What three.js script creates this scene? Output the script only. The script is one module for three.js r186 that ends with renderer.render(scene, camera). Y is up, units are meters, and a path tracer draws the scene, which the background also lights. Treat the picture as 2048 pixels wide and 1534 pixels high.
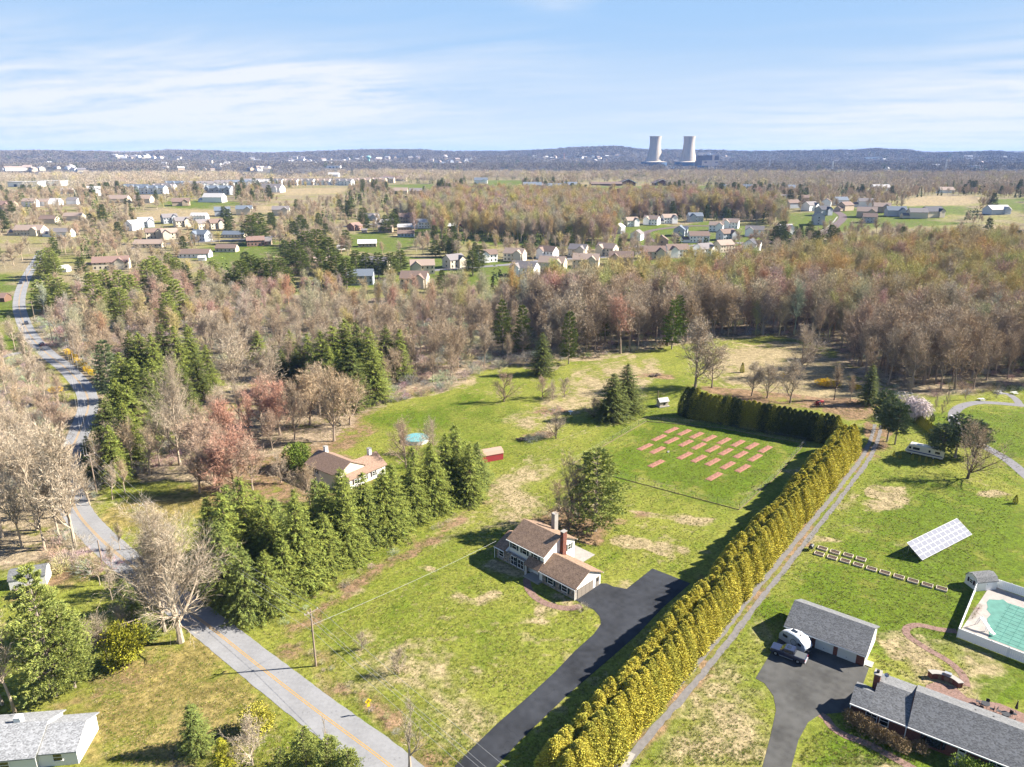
import * as THREE from 'three';
import { mergeGeometries } from 'three/addons/utils/BufferGeometryUtils.js';

// ------------------------------------------------------------------ camera, sky, sun, exposure
const scene = new THREE.Scene();
const EYE = new THREE.Vector3(0, 80, 0), FOCAL = 1422, PITCH = Math.atan((767 - 318) / FOCAL);
const camera = new THREE.PerspectiveCamera(2 * Math.atan(767 / FOCAL) * 180 / Math.PI, 1024 / 767, 0.5, 30000);
camera.position.copy(EYE);
camera.rotation.set(-PITCH, 0, 0);
const renderer = new THREE.WebGLRenderer({ antialias: true });
renderer.setSize(1024, 767);
renderer.toneMapping = THREE.LinearToneMapping;
renderer.toneMappingExposure = 4.1;
renderer.shadowMap.enabled = true;

const SUN_DIR = new THREE.Vector3(0.822, 0.559, -0.108).normalize();
const sun = new THREE.DirectionalLight(new THREE.Color().setRGB(1, 0.93, 0.82), 5);
sun.position.copy(SUN_DIR).multiplyScalar(600).add(new THREE.Vector3(30, 0, -170));
sun.target.position.set(30, 0, -170);
sun.castShadow = true;
sun.shadow.mapSize.set(4096, 4096);
Object.assign(sun.shadow.camera, { left: -260, right: 260, top: 260, bottom: -260, near: 10, far: 1400 });
scene.add(sun, sun.target);
scene.fog = new THREE.FogExp2(new THREE.Color().setRGB(0.27, 0.48, 1.0), 0.000045);

// ------------------------------------------------------------------ small maths
const { clamp, lerp } = THREE.MathUtils;
const ss = (a, b, x) => { const t = clamp((x - a) / (b - a), 0, 1); return t * t * (3 - 2 * t); };
function rngOf(seed) { let a = seed >>> 0; return () => { a = (a + 0x6D2B79F5) | 0; let t = Math.imul(a ^ (a >>> 15), 1 | a); t = (t + Math.imul(t ^ (t >>> 7), 61 | t)) ^ t; return ((t ^ (t >>> 14)) >>> 0) / 4294967296; }; }
const LAT = new Float32Array(65536); { const r = rngOf(77); for (let i = 0; i < 65536; i++) LAT[i] = r() * 2 - 1; }
function noise(x, y) {                                   // value noise, -1..1, period 256
  const xf = Math.floor(x), yf = Math.floor(y), ix = xf & 255, iy = yf & 255, jx = (ix + 1) & 255, jy = (iy + 1) & 255;
  let u = x - xf, v = y - yf; u = u * u * (3 - 2 * u); v = v * v * (3 - 2 * v);
  const a = LAT[ix + iy * 256], b = LAT[jx + iy * 256], c = LAT[ix + jy * 256], d = LAT[jx + jy * 256];
  return a + (b - a) * u + (c - a) * v + (a - b - c + d) * u * v;
}
const fbm = (x, y, n = 4) => { let s = 0, a = 0.5; for (let i = 0; i < n; i++) { s += a * noise(x, y); x = x * 2.03 + 17.3; y = y * 2.03 + 9.1; a *= 0.5; } return s; };

// ------------------------------------------------------------------ the sky: pale blue air with thin high clouds
{
  const W = 4096, H = 2048, data = new Float32Array(W * H * 4), INV = 1 / 4.1;
  const low = [0.70, 0.82, 0.93], mid = [0.40, 0.635, 0.955], high = [0.09, 0.21, 0.55], cloud = [0.93, 0.955, 0.99];
  const bank = (az, el, a0, e0, sa, se) => Math.exp(-(((az - a0) / sa) ** 2) - (((el - e0) / se) ** 2));
  for (let j = 0; j < H; j++) {
    const el = ((j + 0.5) / H - 0.5) * Math.PI, eld = el * 180 / Math.PI, sy = Math.max(0, Math.sin(el));
    const t1 = ss(0, 11, eld), t2 = ss(9, 60, eld);
    for (let i = 0; i < W; i++) {
      const o = (j * W + i) * 4;
      let c0 = lerp(lerp(low[0], mid[0], t1), high[0], t2), c1 = lerp(lerp(low[1], mid[1], t1), high[1], t2), c2 = lerp(lerp(low[2], mid[2], t1), high[2], t2);
      if (eld > -3) {
        const a = ((i + 0.5) / W - 0.5) * 2 * Math.PI, dx = Math.cos(a) * Math.cos(el), dz = Math.sin(a) * Math.cos(el);
        let az = (a + Math.PI / 2) * 180 / Math.PI; if (az > 180) az -= 360;
        const px = dx / (sy + 0.05), pz = dz / (sy + 0.05);
        // thin streaks drawn out along the wind
        const wx = px * 0.93 + pz * 0.36, wz = -px * 0.36 + pz * 0.93;
        const warp = fbm(wx * 0.5 + 3, wz * 0.5, 3) * 1.6;
        const streak = fbm(wx * 0.55 + warp * 0.4, wz * 1.9 + warp, 6);
        const fine = fbm(wx * 3.2 + warp, wz * 8.5 + warp * 2, 4), veil = fbm(wx * 0.22 + 40, wz * 0.3 + 11, 4);
        let cover = 1.2 * bank(az, eld, -27, 3.6, 20, 3.4) + 0.65 * bank(az, eld, -12, 5.0, 9, 1.8) + 0.85 * bank(az, eld, 27, 2.4, 13, 2.6) + 0.55 * bank(az, eld, 35, 5.4, 7, 2.6) + 0.5 * bank(az, eld, 3.6, 10.7, 2.6, 0.5) + 0.25 * bank(az, eld, 1.5, 7.6, 7, 1.2);
        const beyond = 1 - ss(30, 60, 60 - Math.abs(az) + 30) * (1 - ss(11, 20, eld));
        cover += beyond * clamp(0.2 + veil * 1.4, 0, 0.7) * (1 - ss(18, 55, eld) * 0.85);
        cover += 0.35 * Math.exp(-((eld / 1.6) ** 2));
        let k = clamp(cover * (0.74 + 0.95 * streak + 0.5 * fine) + 0.10 * (streak + 0.3 * veil), 0, 0.9);
        c0 = lerp(c0, cloud[0], k); c1 = lerp(c1, cloud[1], k); c2 = lerp(c2, cloud[2], k);
      }
      data[o] = c0 * INV; data[o + 1] = c1 * INV; data[o + 2] = c2 * INV; data[o + 3] = 1;
    }
  }
  const sky = new THREE.DataTexture(data, W, H, THREE.RGBAFormat, THREE.FloatType);
  sky.mapping = THREE.EquirectangularReflectionMapping; sky.magFilter = sky.minFilter = THREE.LinearFilter; sky.wrapS = THREE.RepeatWrapping; sky.needsUpdate = true;
  scene.background = sky; scene.environment = sky;
}

// ------------------------------------------------------------------ the lie of the land
const RIDGE = [[0, 308], [80, 307], [180, 308], [250, 310], [350, 305], [420, 306], [520, 310], [600, 308], [640, 306], [750, 303], [830, 303], [900, 306], [1000, 306], [1090, 303], [1150, 299], [1230, 297], [1290, 303], [1400, 304], [1500, 307], [1600, 306], [1700, 305], [1750, 303], [1800, 305], [1860, 311], [1940, 309], [1990, 308], [2048, 312]];
function ridgeAt(tanAz) {                                 // skyline of the wooded ridge, read along the horizon
  const s = clamp(1024 + 1491 * tanAz, -400, 2448);
  let y = s < 0 ? 308 + 3 * noise(s / 90, 3) : s > 2048 ? 311 + 3 * noise(s / 90, 7) : 306;
  for (let i = 0; i < RIDGE.length - 1; i++) if (s >= RIDGE[i][0] && s <= RIDGE[i + 1][0]) { y = lerp(RIDGE[i][1], RIDGE[i + 1][1], ss(RIDGE[i][0], RIDGE[i + 1][0], s)); break; }
  return y;
}
function land(x, z) {
  const r = Math.hypot(x, z);
  if (r < 420) return 0;
  let h = 27 * ss(420, 1350, r) + ss(700, 1500, r) * 7 * noise(x / 420, z / 420);
  if (r > 2200) {
    h += -22 * ss(2300, 2900, r) + 38 * ss(2900, 3550, r) + ss(2600, 3600, r) * 6 * noise(x / 600 + 5, z / 600);
    if (r > 3900) {
      const y = ridgeAt(z < -1 ? clamp(x / -z, -1.2, 1.2) : 1.2 * Math.sign(x));
      const near = 80 + (318 - y) * 4.43 - 10, k = ss(4000, 6200, r);
      h = lerp(h, near, k * (0.55 + 0.45 * ss(5000, 6250, r))) + ss(4200, 5000, r) * (1 - ss(5600, 6200, r)) * 14 * noise(x / 700, z / 700 + 3);
      h -= 60 * ss(6400, 7600, r);
      if (r > 7600) h = lerp(h, 80 + (318 - (308 - 1.5 * noise(x / 1800 + 2, z / 1800))) * 7.7 - 10, ss(8000, 10800, r));
    }
  }
  return h;
}
// a sight line through a point of the survey picture (2048 x 1534), met with the land raised by h
const cP = Math.cos(PITCH), sP = Math.sin(PITCH);
function at(px, py, h = 0) {
  const x = (px - 1024) / FOCAL, y = -(py - 767) / FOCAL, dy = y * cP - sP, dz = -(cP + y * sP);
  const gap = (t) => EYE.y + dy * t - land(x * t, dz * t) - h;
  let a = 40, b = 40; while (b < 13000 && gap(b) > 0) { a = b; b *= 1.02; }
  for (let i = 0; i < 24; i++) { const m = (a + b) / 2; if (gap(m) > 0) a = m; else b = m; }
  const t = b;
  return new THREE.Vector3(x * t, land(x * t, dz * t), dz * t);
}
const A2 = (...pts) => pts.map(([a, b]) => { const p = at(a, b); return [p.x, p.z]; });
const inside = (poly, x, z) => { let c = false; for (let i = 0, j = poly.length - 1; i < poly.length; j = i++) { const [xi, zi] = poly[i], [xj, zj] = poly[j]; if ((zi > z) !== (zj > z) && x < (xj - xi) * (z - zi) / (zj - zi) + xi) c = !c; } return c; };

// ------------------------------------------------------------------ naming and adding
const taken = {};
function numbered(n) { const k = taken[n] = (taken[n] ?? -1) + 1; return k ? n + '_' + String(k).padStart(3, '0') : n; }
function put(o, name, label, category, group) { o.name = numbered(name); o.userData = { label, category }; if (group) o.userData.group = group; scene.add(o); return o; }
function thing(name, label, category, pos, yaw = 0, group) { const g = new THREE.Group(); put(g, name, label, category, group); if (pos) g.position.copy(pos); g.rotation.y = yaw; return g; }
function part(parent, name, geo, mat, label) { const m = new THREE.Mesh(geo, mat); m.name = name; if (label) m.userData.label = label; parent.add(m); return m; }
function structure(name, geo, mat) { const m = new THREE.Mesh(geo, mat); m.name = numbered(name); m.userData = { kind: 'structure' }; scene.add(m); return m; }

// ------------------------------------------------------------------ geometry helpers
function box(w, h, d, x = 0, y = 0, z = 0, ry = 0) { const g = new THREE.BoxGeometry(w, h, d); if (ry) g.rotateY(ry); g.translate(x, y, z); return metreUV(g); }
const slab = (x0, x1, y0, y1, z0, z1) => box(x1 - x0, y1 - y0, z1 - z0, (x0 + x1) / 2, (y0 + y1) / 2, (z0 + z1) / 2);
function metreUV(g) {                                      // uv in metres from the way each face points
  if (g.index) g = g.toNonIndexed();
  const p = g.attributes.position, uv = new Float32Array(p.count * 2), a = new THREE.Vector3(), b = new THREE.Vector3(), c = new THREE.Vector3();
  for (let i = 0; i < p.count; i += 3) {
    a.fromBufferAttribute(p, i); b.fromBufferAttribute(p, i + 1); c.fromBufferAttribute(p, i + 2);
    const n = b.clone().sub(a).cross(c.clone().sub(a)).normalize();
    for (let k = 0; k < 3; k++) {
      const v = k === 0 ? a : k === 1 ? b : c, o = (i + k) * 2;
      if (Math.abs(n.y) > 0.4) { if (Math.abs(n.x) > Math.abs(n.z)) { uv[o] = v.z; uv[o + 1] = v.x / Math.max(0.3, Math.abs(n.y)); } else { uv[o] = v.x; uv[o + 1] = v.z / Math.max(0.3, Math.abs(n.y)); } }
      else if (Math.abs(n.x) > Math.abs(n.z)) { uv[o] = v.z; uv[o + 1] = v.y; } else { uv[o] = v.x; uv[o + 1] = v.y; }
    }
  }
  g.setAttribute('uv', new THREE.BufferAttribute(uv, 2)); return g;
}
function extrude(pts, depth, bevel = 0) {                  // outline in x,y pushed along z
  const s = new THREE.Shape(pts.map(([x, y]) => new THREE.Vector2(x, y)));
  return metreUV(new THREE.ExtrudeGeometry(s, { depth, bevelEnabled: bevel > 0, bevelSize: bevel, bevelThickness: bevel, bevelSegments: 2, curveSegments: 6 }));
}
// a gabled roof of two thick slopes; the ridge runs along x from x0 to x1
function gableRoof(x0, x1, zf, zb, yEave, yRidge, t = 0.18) {
  const zr = (zf + zb) / 2;
  const g = extrude([[-zf, yEave], [-zr, yRidge], [-zb, yEave], [-zb, yEave + t], [-zr, yRidge + t], [-zf, yEave + t]], x1 - x0);
  g.rotateY(Math.PI / 2); g.translate(x0, 0, 0);
  return metreUV(g);
}
// the walls of a gabled block with the same ridge
function gableWalls(x0, x1, zf, zb, yEave, yRidge) {
  const zr = (zf + zb) / 2, g = extrude([[-zf, 0], [-zb, 0], [-zb, yEave], [-zr, yRidge], [-zf, yEave]], x1 - x0);
  g.rotateY(Math.PI / 2); g.translate(x0, 0, 0); return metreUV(g);
}
function cyl(r0, r1, h, x, y, z, n = 10) { const g = new THREE.CylinderGeometry(r1, r0, h, n); g.translate(x, y + h / 2, z); return g.toNonIndexed(); }
function bar(a, b, r, n = 6) { const A = new THREE.Vector3(...a), B = new THREE.Vector3(...b), d = B.clone().sub(A), g = new THREE.CylinderGeometry(r, r, d.length(), n); g.applyQuaternion(new THREE.Quaternion().setFromUnitVectors(new THREE.Vector3(0, 1, 0), d.clone().normalize())); g.translate((A.x + B.x) / 2, (A.y + B.y) / 2, (A.z + B.z) / 2); return g.toNonIndexed(); }
const merge = (...g) => mergeGeometries(g.flat().map((q) => { q = q.index ? q.toNonIndexed() : q; if (!q.attributes.uv) q.setAttribute('uv', new THREE.BufferAttribute(new Float32Array(q.attributes.position.count * 2), 2)); for (const k of Object.keys(q.attributes)) if (!['position', 'normal', 'uv'].includes(k)) q.deleteAttribute(k); return q; }));
// a sheet over the land along a line of world points
function ribbon(pts, width, lift, offset = 0, closed = false, step = 3, ragged = 0) {
  const curve = new THREE.CatmullRomCurve3(pts.map(([x, z]) => new THREE.Vector3(x, 0, z)), closed, 'centripetal'), n = Math.max(8, Math.round(curve.getLength() / step));
  const P = curve.getSpacedPoints(n), pos = [], uv = [], idx = [], L = curve.getLength();
  for (let i = 0; i <= n; i++) {
    const a = P[Math.max(0, i - 1)], b = P[Math.min(n, i + 1)], d = b.clone().sub(a).normalize(), nx = -d.z, nz = d.x;
    const w = (typeof width === 'function' ? width(i / n) : width);
    for (const s of [-1, 0, 1]) { const rag = ragged * s * (noise(i * 0.9 + 7 * s, 3) + 0.6 * noise(i * 0.23, 9 * s)), x = P[i].x + nx * (offset + s * w / 2 + rag), z = P[i].z + nz * (offset + s * w / 2 + rag); pos.push(x, land(x, z) + lift, z); uv.push(offset + s * w / 2, i / n * L); }
    if (i < n) { const k = i * 3; for (const q of [0, 1]) idx.push(k + q, k + q + 1, k + q + 3, k + q + 1, k + q + 4, k + q + 3); }
  }
  const g = new THREE.BufferGeometry(); g.setAttribute('position', new THREE.Float32BufferAttribute(pos, 3)); g.setAttribute('uv', new THREE.Float32BufferAttribute(uv, 2)); g.setIndex(idx); g.computeVertexNormals();
  if (g.attributes.normal.getY(0) < 0) { const ix = g.index.array; for (let i = 0; i < ix.length; i += 3) { const t = ix[i]; ix[i] = ix[i + 1]; ix[i + 1] = t; } g.computeVertexNormals(); }
  return g;
}
function sheet(poly, lift, smooth = false) {               // a flat polygon laid on the land
  let pts = poly.map(([x, z]) => new THREE.Vector2(x, -z));
  if (smooth) pts = new THREE.SplineCurve([...pts, pts[0]]).getPoints(pts.length * 6);
  const g = new THREE.ShapeGeometry(new THREE.Shape(pts)); g.rotateX(-Math.PI / 2);
  const p = g.attributes.position, uv = g.attributes.uv;
  for (let i = 0; i < p.count; i++) { p.setY(i, land(p.getX(i), p.getZ(i)) + lift); uv.setXY(i, p.getX(i), p.getZ(i)); }
  g.computeVertexNormals(); return g;
}

// ------------------------------------------------------------------ procedural textures
const toS = (c) => { c = clamp(c, 0, 1); return 255 * (c <= 0.0031308 ? c * 12.92 : 1.055 * c ** (1 / 2.4) - 0.055); };
function texture(n, fn, metres, srgb = true) {
  const d = new Uint8Array(n * n * 4);
  for (let j = 0; j < n; j++) for (let i = 0; i < n; i++) { const c = fn(i / n, j / n, i, j), o = (j * n + i) * 4; d[o] = toS2(c[0], srgb); d[o + 1] = toS2(c[1], srgb); d[o + 2] = toS2(c[2], srgb); d[o + 3] = 255; }
  const t = new THREE.DataTexture(d, n, n, THREE.RGBAFormat); if (srgb) t.colorSpace = THREE.SRGBColorSpace;
  t.wrapS = t.wrapT = THREE.RepeatWrapping; t.magFilter = THREE.LinearFilter; t.minFilter = THREE.LinearMipmapLinearFilter; t.generateMipmaps = true; t.repeat.set(1 / metres, 1 / metres); t.needsUpdate = true; return t;
}
function toS2(c, srgb) { return srgb ? toS(c) : clamp(c, 0, 1) * 255; }
const hash = (i, j, k = 0) => LAT[((i * 73 + j * 1291 + k * 40503) >>> 0) & 65535];
const tnoise = (u, v, f) => { const g = (a, b) => LAT[((a % f + f) % f) + 256 * ((b % f + f) % f)]; const x = u * f, y = v * f, xi = Math.floor(x), yi = Math.floor(y); let a = x - xi, b = y - yi; a = a * a * (3 - 2 * a); b = b * b * (3 - 2 * b); return lerp(lerp(g(xi, yi), g(xi + 1, yi), a), lerp(g(xi, yi + 1), g(xi + 1, yi + 1), a), b); };
const M = {};
const std = (rgb, o = {}) => new THREE.MeshPhysicalMaterial({ color: new THREE.Color().setRGB(...rgb), roughness: 0.85, specularIntensity: (o.roughness ?? 0.85) > 0.75 ? 0.3 : 1, ...o });
const grainTex = (base, amp, metres, n = 512, coarse = 0.5) => texture(n, (u, v, i, j) => { const k = 1 + amp * (hash(i, j) * 0.7 + coarse * (tnoise(u, v, 8) + 0.6 * tnoise(u, v, 32) + 0.5 * tnoise(u, v, 128))); return base.map((c) => c * k); }, metres);
const bumpTex = (metres, n = 512) => texture(n, (u, v, i, j) => { const k = 0.5 + 0.25 * hash(i, j, 3) + 0.16 * tnoise(u, v, 64) + 0.1 * tnoise(u, v, 128); return [k, k, k]; }, metres, false);

M.asphalt = std([1, 1, 1], { map: texture(1024, (u, v, i, j) => { const crack = Math.abs(tnoise(u, v, 9) + 0.5 * tnoise(u, v, 23)) < 0.012 ? 0.72 : 1, k = (1 + 0.10 * hash(i, j) + 0.09 * tnoise(u, v, 6) + 0.07 * tnoise(u, v, 40)) * crack; return [0.188 * k, 0.188 * k, 0.192 * k]; }, 14), roughness: 0.93 });
M.driveway = std([1, 1, 1], { map: texture(1024, (u, v, i, j) => { const crack = Math.abs(tnoise(u, v, 7) + 0.45 * tnoise(u, v, 19)) < 0.008 ? 0.55 : 1, k = (1 + 0.22 * hash(i, j) + 0.3 * tnoise(u, v, 5) + 0.2 * tnoise(u, v, 22)) * crack; return [0.025 * k, 0.027 * k, 0.032 * k]; }, 17), roughness: 0.8 });
M.drivewayGrey = std([1, 1, 1], { map: texture(512, (u, v, i, j) => { const crack = Math.abs(tnoise(u, v, 6) + 0.45 * tnoise(u, v, 17)) < 0.008 ? 0.6 : 1, k = (1 + 0.18 * hash(i, j) + 0.26 * tnoise(u, v, 4) + 0.16 * tnoise(u, v, 16)) * crack; return [0.058 * k, 0.057 * k, 0.054 * k]; }, 12), roughness: 0.9 });
M.gravel = std([1, 1, 1], { map: texture(512, (u, v, i, j) => { const k = 1 + 0.35 * hash(i, j) + 0.14 * tnoise(u, v, 12); return [0.135 * k, 0.126 * k, 0.122 * k]; }, 5), roughness: 0.95 });
M.pathGrey = std([1, 1, 1], { map: grainTex([0.145, 0.14, 0.15], 0.15, 9), roughness: 0.95 });
M.roadFar = std([1, 1, 1], { map: grainTex([0.105, 0.078, 0.078], 0.12, 15), roughness: 0.95 });
M.concrete = std([1, 1, 1], { map: grainTex([0.25, 0.235, 0.215], 0.16, 6), roughness: 0.9 });
M.deck = std([1, 1, 1], { map: grainTex([0.26, 0.235, 0.215], 0.18, 7), roughness: 0.9 });
M.yellowPaint = std([0.33, 0.19, 0.035], { roughness: 0.7 });
M.shingleBrown = std([1, 1, 1], { map: texture(512, (u, v, i, j) => { const r = Math.floor(v * 28), c = Math.floor(u * 20 + (r % 2) * 0.5 + hash(r, 5) * 0.4), e = (v * 28) % 1 < 0.14 ? 0.72 : 1, k = e * (1 + 0.32 * hash(c % 20, r) + 0.1 * hash(i, j) + 0.12 * tnoise(u, v, 5)); return [0.205 * k, 0.140 * k, 0.098 * k]; }, 4.2), roughness: 0.95 });
M.shingleGrey = std([1, 1, 1], { map: texture(512, (u, v, i, j) => { const r = Math.floor(v * 28), c = Math.floor(u * 20 + (r % 2) * 0.5 + hash(r, 9) * 0.4), e = (v * 28) % 1 < 0.14 ? 0.72 : 1, k = e * (1 + 0.34 * hash(c % 20, r, 2) + 0.1 * hash(i, j) + 0.1 * tnoise(u, v, 5)); return [0.122 * k, 0.124 * k, 0.128 * k]; }, 4.2), roughness: 0.95 });
M.shingleTan = std([1, 1, 1], { map: texture(512, (u, v, i, j) => { const r = Math.floor(v * 28), c = Math.floor(u * 20 + (r % 2) * 0.5), e = (v * 28) % 1 < 0.14 ? 0.75 : 1, k = e * (1 + 0.26 * hash(c % 20, r, 4) + 0.1 * hash(i, j)); return [0.20 * k, 0.135 * k, 0.10 * k]; }, 4.2), roughness: 0.95 });
const lapBump = texture(256, (u, v) => { const k = (v * 16) % 1; return [k, k, k]; }, 3.2, false);
M.sidingWhite = std([0.62, 0.61, 0.58], { bumpMap: lapBump, bumpScale: 0.02, roughness: 0.6 });
M.sidingCream = std([0.50, 0.44, 0.35], { bumpMap: lapBump, bumpScale: 0.02, roughness: 0.7 });
M.trim = std([0.68, 0.67, 0.65], { roughness: 0.5 });
M.stone = std([1, 1, 1], { map: texture(512, (u, v) => { const n = 11, gx = u * n, gy = v * n; let best = 9, second = 9, id = 0; for (let a = -1; a <= 1; a++) for (let b = -1; b <= 1; b++) { const cx = Math.floor(gx) + a, cy = Math.floor(gy) + b, mx = ((cx % n) + n) % n, my = ((cy % n) + n) % n, d = Math.hypot(cx + 0.5 + 0.42 * hash(mx, my, 1) - gx, (cy + 0.5 + 0.42 * hash(mx, my, 2) - gy) * 1.3); if (d < best) { second = best; best = d; id = mx * 31 + my; } else if (d < second) second = d; } const e = second - best < 0.09 ? 0 : 1, q = 0.5 + 0.5 * hash(id, 7), w = 0.5 + 0.5 * hash(id, 8); const c = w < 0.35 ? [0.20, 0.15, 0.11] : w < 0.7 ? [0.16, 0.155, 0.16] : [0.24, 0.20, 0.165]; return e ? c.map((x) => x * (0.45 + 1.0 * q)) : [0.27, 0.26, 0.24]; }, 3.2), roughness: 0.95 });
M.brick = std([1, 1, 1], { map: texture(512, (u, v, i, j) => { const r = Math.floor(v * 26), s = u * 10 + (r % 2) * 0.5, c = Math.floor(s) % 10, mort = (v * 26) % 1 < 0.14 || s % 1 < 0.05, k = 1 + 0.3 * hash(c, r, 6) + 0.08 * hash(i, j); return mort ? [0.16, 0.12, 0.10] : [0.13 * k, 0.043 * k, 0.03 * k]; }, 2.1), roughness: 0.95 });
M.brickWalk = std([1, 1, 1], { map: texture(256, (u, v, i, j) => { const r = Math.floor(v * 20), c = Math.floor(u * 10 + (r % 2) * 0.5) % 10, k = 1 + 0.3 * hash(c, r, 1) + 0.1 * hash(i, j); return [0.165 * k, 0.105 * k, 0.086 * k]; }, 2), roughness: 0.95 });
M.glass = new THREE.MeshPhysicalMaterial({ color: new THREE.Color().setRGB(0.012, 0.014, 0.017), roughness: 0.08, clearcoat: 1, clearcoatRoughness: 0.05 });
M.shutterGreen = std([0.018, 0.035, 0.034]); M.shutterDark = std([0.03, 0.018, 0.02]);
M.doorTaupe = std([0.17, 0.145, 0.12], { roughness: 0.6 }); M.doorWhite = std([0.5, 0.52, 0.5], { roughness: 0.5 });
M.wood = std([1, 1, 1], { map: grainTex([0.17, 0.125, 0.085], 0.3, 2, 256) }); M.woodPale = std([1, 1, 1], { map: grainTex([0.42, 0.36, 0.28], 0.25, 2, 256) }); M.poleWood = std([1, 1, 1], { map: grainTex([0.22, 0.17, 0.13], 0.3, 2, 256) });
M.metal = std([0.42, 0.43, 0.45], { roughness: 0.4, metalness: 0.7 }); M.darkMetal = std([0.02, 0.02, 0.022], { roughness: 0.5 }); M.wire = std([0.30, 0.30, 0.30], { roughness: 0.5 });
M.rubber = std([0.012, 0.012, 0.013]); M.soil = std([1, 1, 1], { map: grainTex([0.055, 0.036, 0.024], 0.4, 2, 256) }); M.redMulch = std([1, 1, 1], { map: grainTex([0.215, 0.105, 0.075], 0.5, 2.2, 256) });
M.redPaint = std([0.27, 0.022, 0.026], { roughness: 0.6 }); M.vinyl = std([0.62, 0.63, 0.65], { roughness: 0.45 });
M.white = std([0.6, 0.6, 0.59], { roughness: 0.5 });

// ------------------------------------------------------------------ what grows on the ground: one list of regions for every sheet of the terrain
// kinds: g lush grass, t dry tan grass, l leaf litter and bare soil, w woodland floor, d drab olive grass
const REG = [];
const reg = (kind, amount, soft, ...pts) => REG.push({ kind, amount, soft, poly: A2(...pts) });
const patch = (kind, amount, px, py, rx, rz, turn = 0) => { const p = at(px, py), poly = []; for (let i = 0; i < 18; i++) { const a = i / 18 * 2 * Math.PI, k = 1 + 0.3 * hash(i, Math.round(px), 4), x = Math.cos(a) * rx * k, z = Math.sin(a) * rz * k; poly.push([p.x + x * Math.cos(turn) + z * Math.sin(turn), p.z - x * Math.sin(turn) + z * Math.cos(turn)]); } REG.push({ kind, amount, soft: 1.2, poly }); };
const WOODS = {
  east: A2([1140, 722], [1250, 706], [1360, 690], [1470, 672], [1600, 678], [1680, 706], [1735, 772], [1800, 790], [1900, 782], [2060, 772], [2300, 790], [2300, 560], [2048, 512], [1850, 516], [1740, 530], [1600, 545], [1500, 565], [1390, 572], [1250, 590], [1130, 600], [1000, 610]),
  centre: A2([450, 740], [560, 760], [720, 800], [800, 782], [905, 770], [1010, 735], [1140, 722], [1130, 600], [1000, 600], [870, 606], [760, 600], [640, 590], [520, 600], [420, 600], [380, 640], [400, 690]),
  west: A2([60, 720], [180, 760], [300, 740], [400, 690], [380, 640], [420, 600], [330, 580], [190, 590], [90, 610], [60, 650]),
  meadowEdge: A2([820, 478], [930, 476], [1060, 486], [1235, 494], [1232, 470], [1250, 440], [1400, 432], [1530, 440], [1580, 470], [1560, 425], [1470, 414], [1250, 405], [960, 402], [860, 415], [800, 440]),
};
reg('w', 1, 5, ...[[1140, 722], [1250, 706], [1360, 690], [1470, 672], [1600, 678], [1680, 706], [1735, 772], [1800, 790], [1900, 782], [2060, 772], [2400, 790], [2400, 540], [2048, 505], [1850, 510], [1740, 520], [1600, 535], [1500, 555], [1390, 565], [1250, 580], [1130, 595], [1000, 600]]);
reg('w', 1, 5, [450, 750], [560, 770], [720, 815], [800, 790], [905, 775], [1010, 740], [1140, 722], [1130, 600], [1000, 598], [870, 604], [760, 598], [640, 588], [520, 598], [420, 596], [330, 580], [190, 590], [80, 620], [60, 720], [180, 790]);
reg('w', 0.9, 6, [0, 700], [120, 760], [180, 830], [190, 1010], [200, 1120], [110, 1140], [0, 1110], [-200, 1050], [-500, 900], [-300, 700]);
reg('w', 0.9, 4, [160, 800], [420, 760], [740, 800], [720, 860], [560, 900], [420, 970], [260, 960], [190, 940]);
reg('l', 0.9, 4, [560, 900], [610, 800], [735, 830], [745, 880], [690, 900], [735, 960], [600, 985], [470, 1010], [380, 980], [470, 930]);
reg('t', 0.75, 9, [1050, 770], [1180, 730], [1290, 715], [1310, 760], [1180, 800]);
reg('t', 1, 6, [1400, 700], [1470, 682], [1600, 690], [1690, 720], [1745, 780], [1650, 800], [1500, 790], [1420, 740]);
reg('l', 0.85, 3, [1395, 775], [1500, 782], [1690, 798], [1760, 800], [1770, 830], [1700, 835], [1560, 808], [1400, 790]);
reg('l', 0.8, 2.5, [1722, 905], [1745, 840], [1775, 845], [1790, 880], [1760, 920]);
reg('g', 0.9, 4, [1190, 905], [1300, 842], [1440, 850], [1612, 890], [1590, 925], [1480, 1018], [1240, 955]);
reg('g', 1, 9, [1640, 1080], [1780, 930], [1900, 960], [2100, 1010], [2100, 1200], [1900, 1260], [1700, 1250], [1560, 1240]);
reg('g', 0.75, 7, [1850, 830], [2060, 800], [2300, 900], [2200, 1000], [2000, 960], [1950, 880]);
reg('g', 1, 6, [1560, 1220], [1720, 1190], [1880, 1250], [1800, 1260], [1740, 1290]);
reg('t', 0.85, 3, [1745, 1275], [1850, 1245], [1960, 1330], [1960, 1400], [1860, 1390], [1770, 1345], [1745, 1330]);
reg('g', 0.8, 3, [1900, 1300], [2048, 1340], [2100, 1420], [1990, 1400]);
reg('g', 0.75, 3, [1600, 1440], [1690, 1430], [1800, 1500], [1900, 1600], [1580, 1600]);
reg('t', 0.7, 3, [1640, 1510], [1720, 1490], [1790, 1560], [1620, 1580]);
reg('t', 0.45, 3, [1290, 1534], [1520, 1215], [1545, 1270], [1500, 1360], [1545, 1400], [1540, 1480], [1520, 1600], [1270, 1600]);
reg('l', 0.55, 1.2, [1215, 1534], [1400, 1320], [1712, 905], [1740, 905], [1420, 1340], [1300, 1500]);
reg('d', 0.8, 2, [1100, 1500], [1330, 1215], [1400, 1150], [1440, 1150], [1240, 1400], [1150, 1560]);
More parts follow.
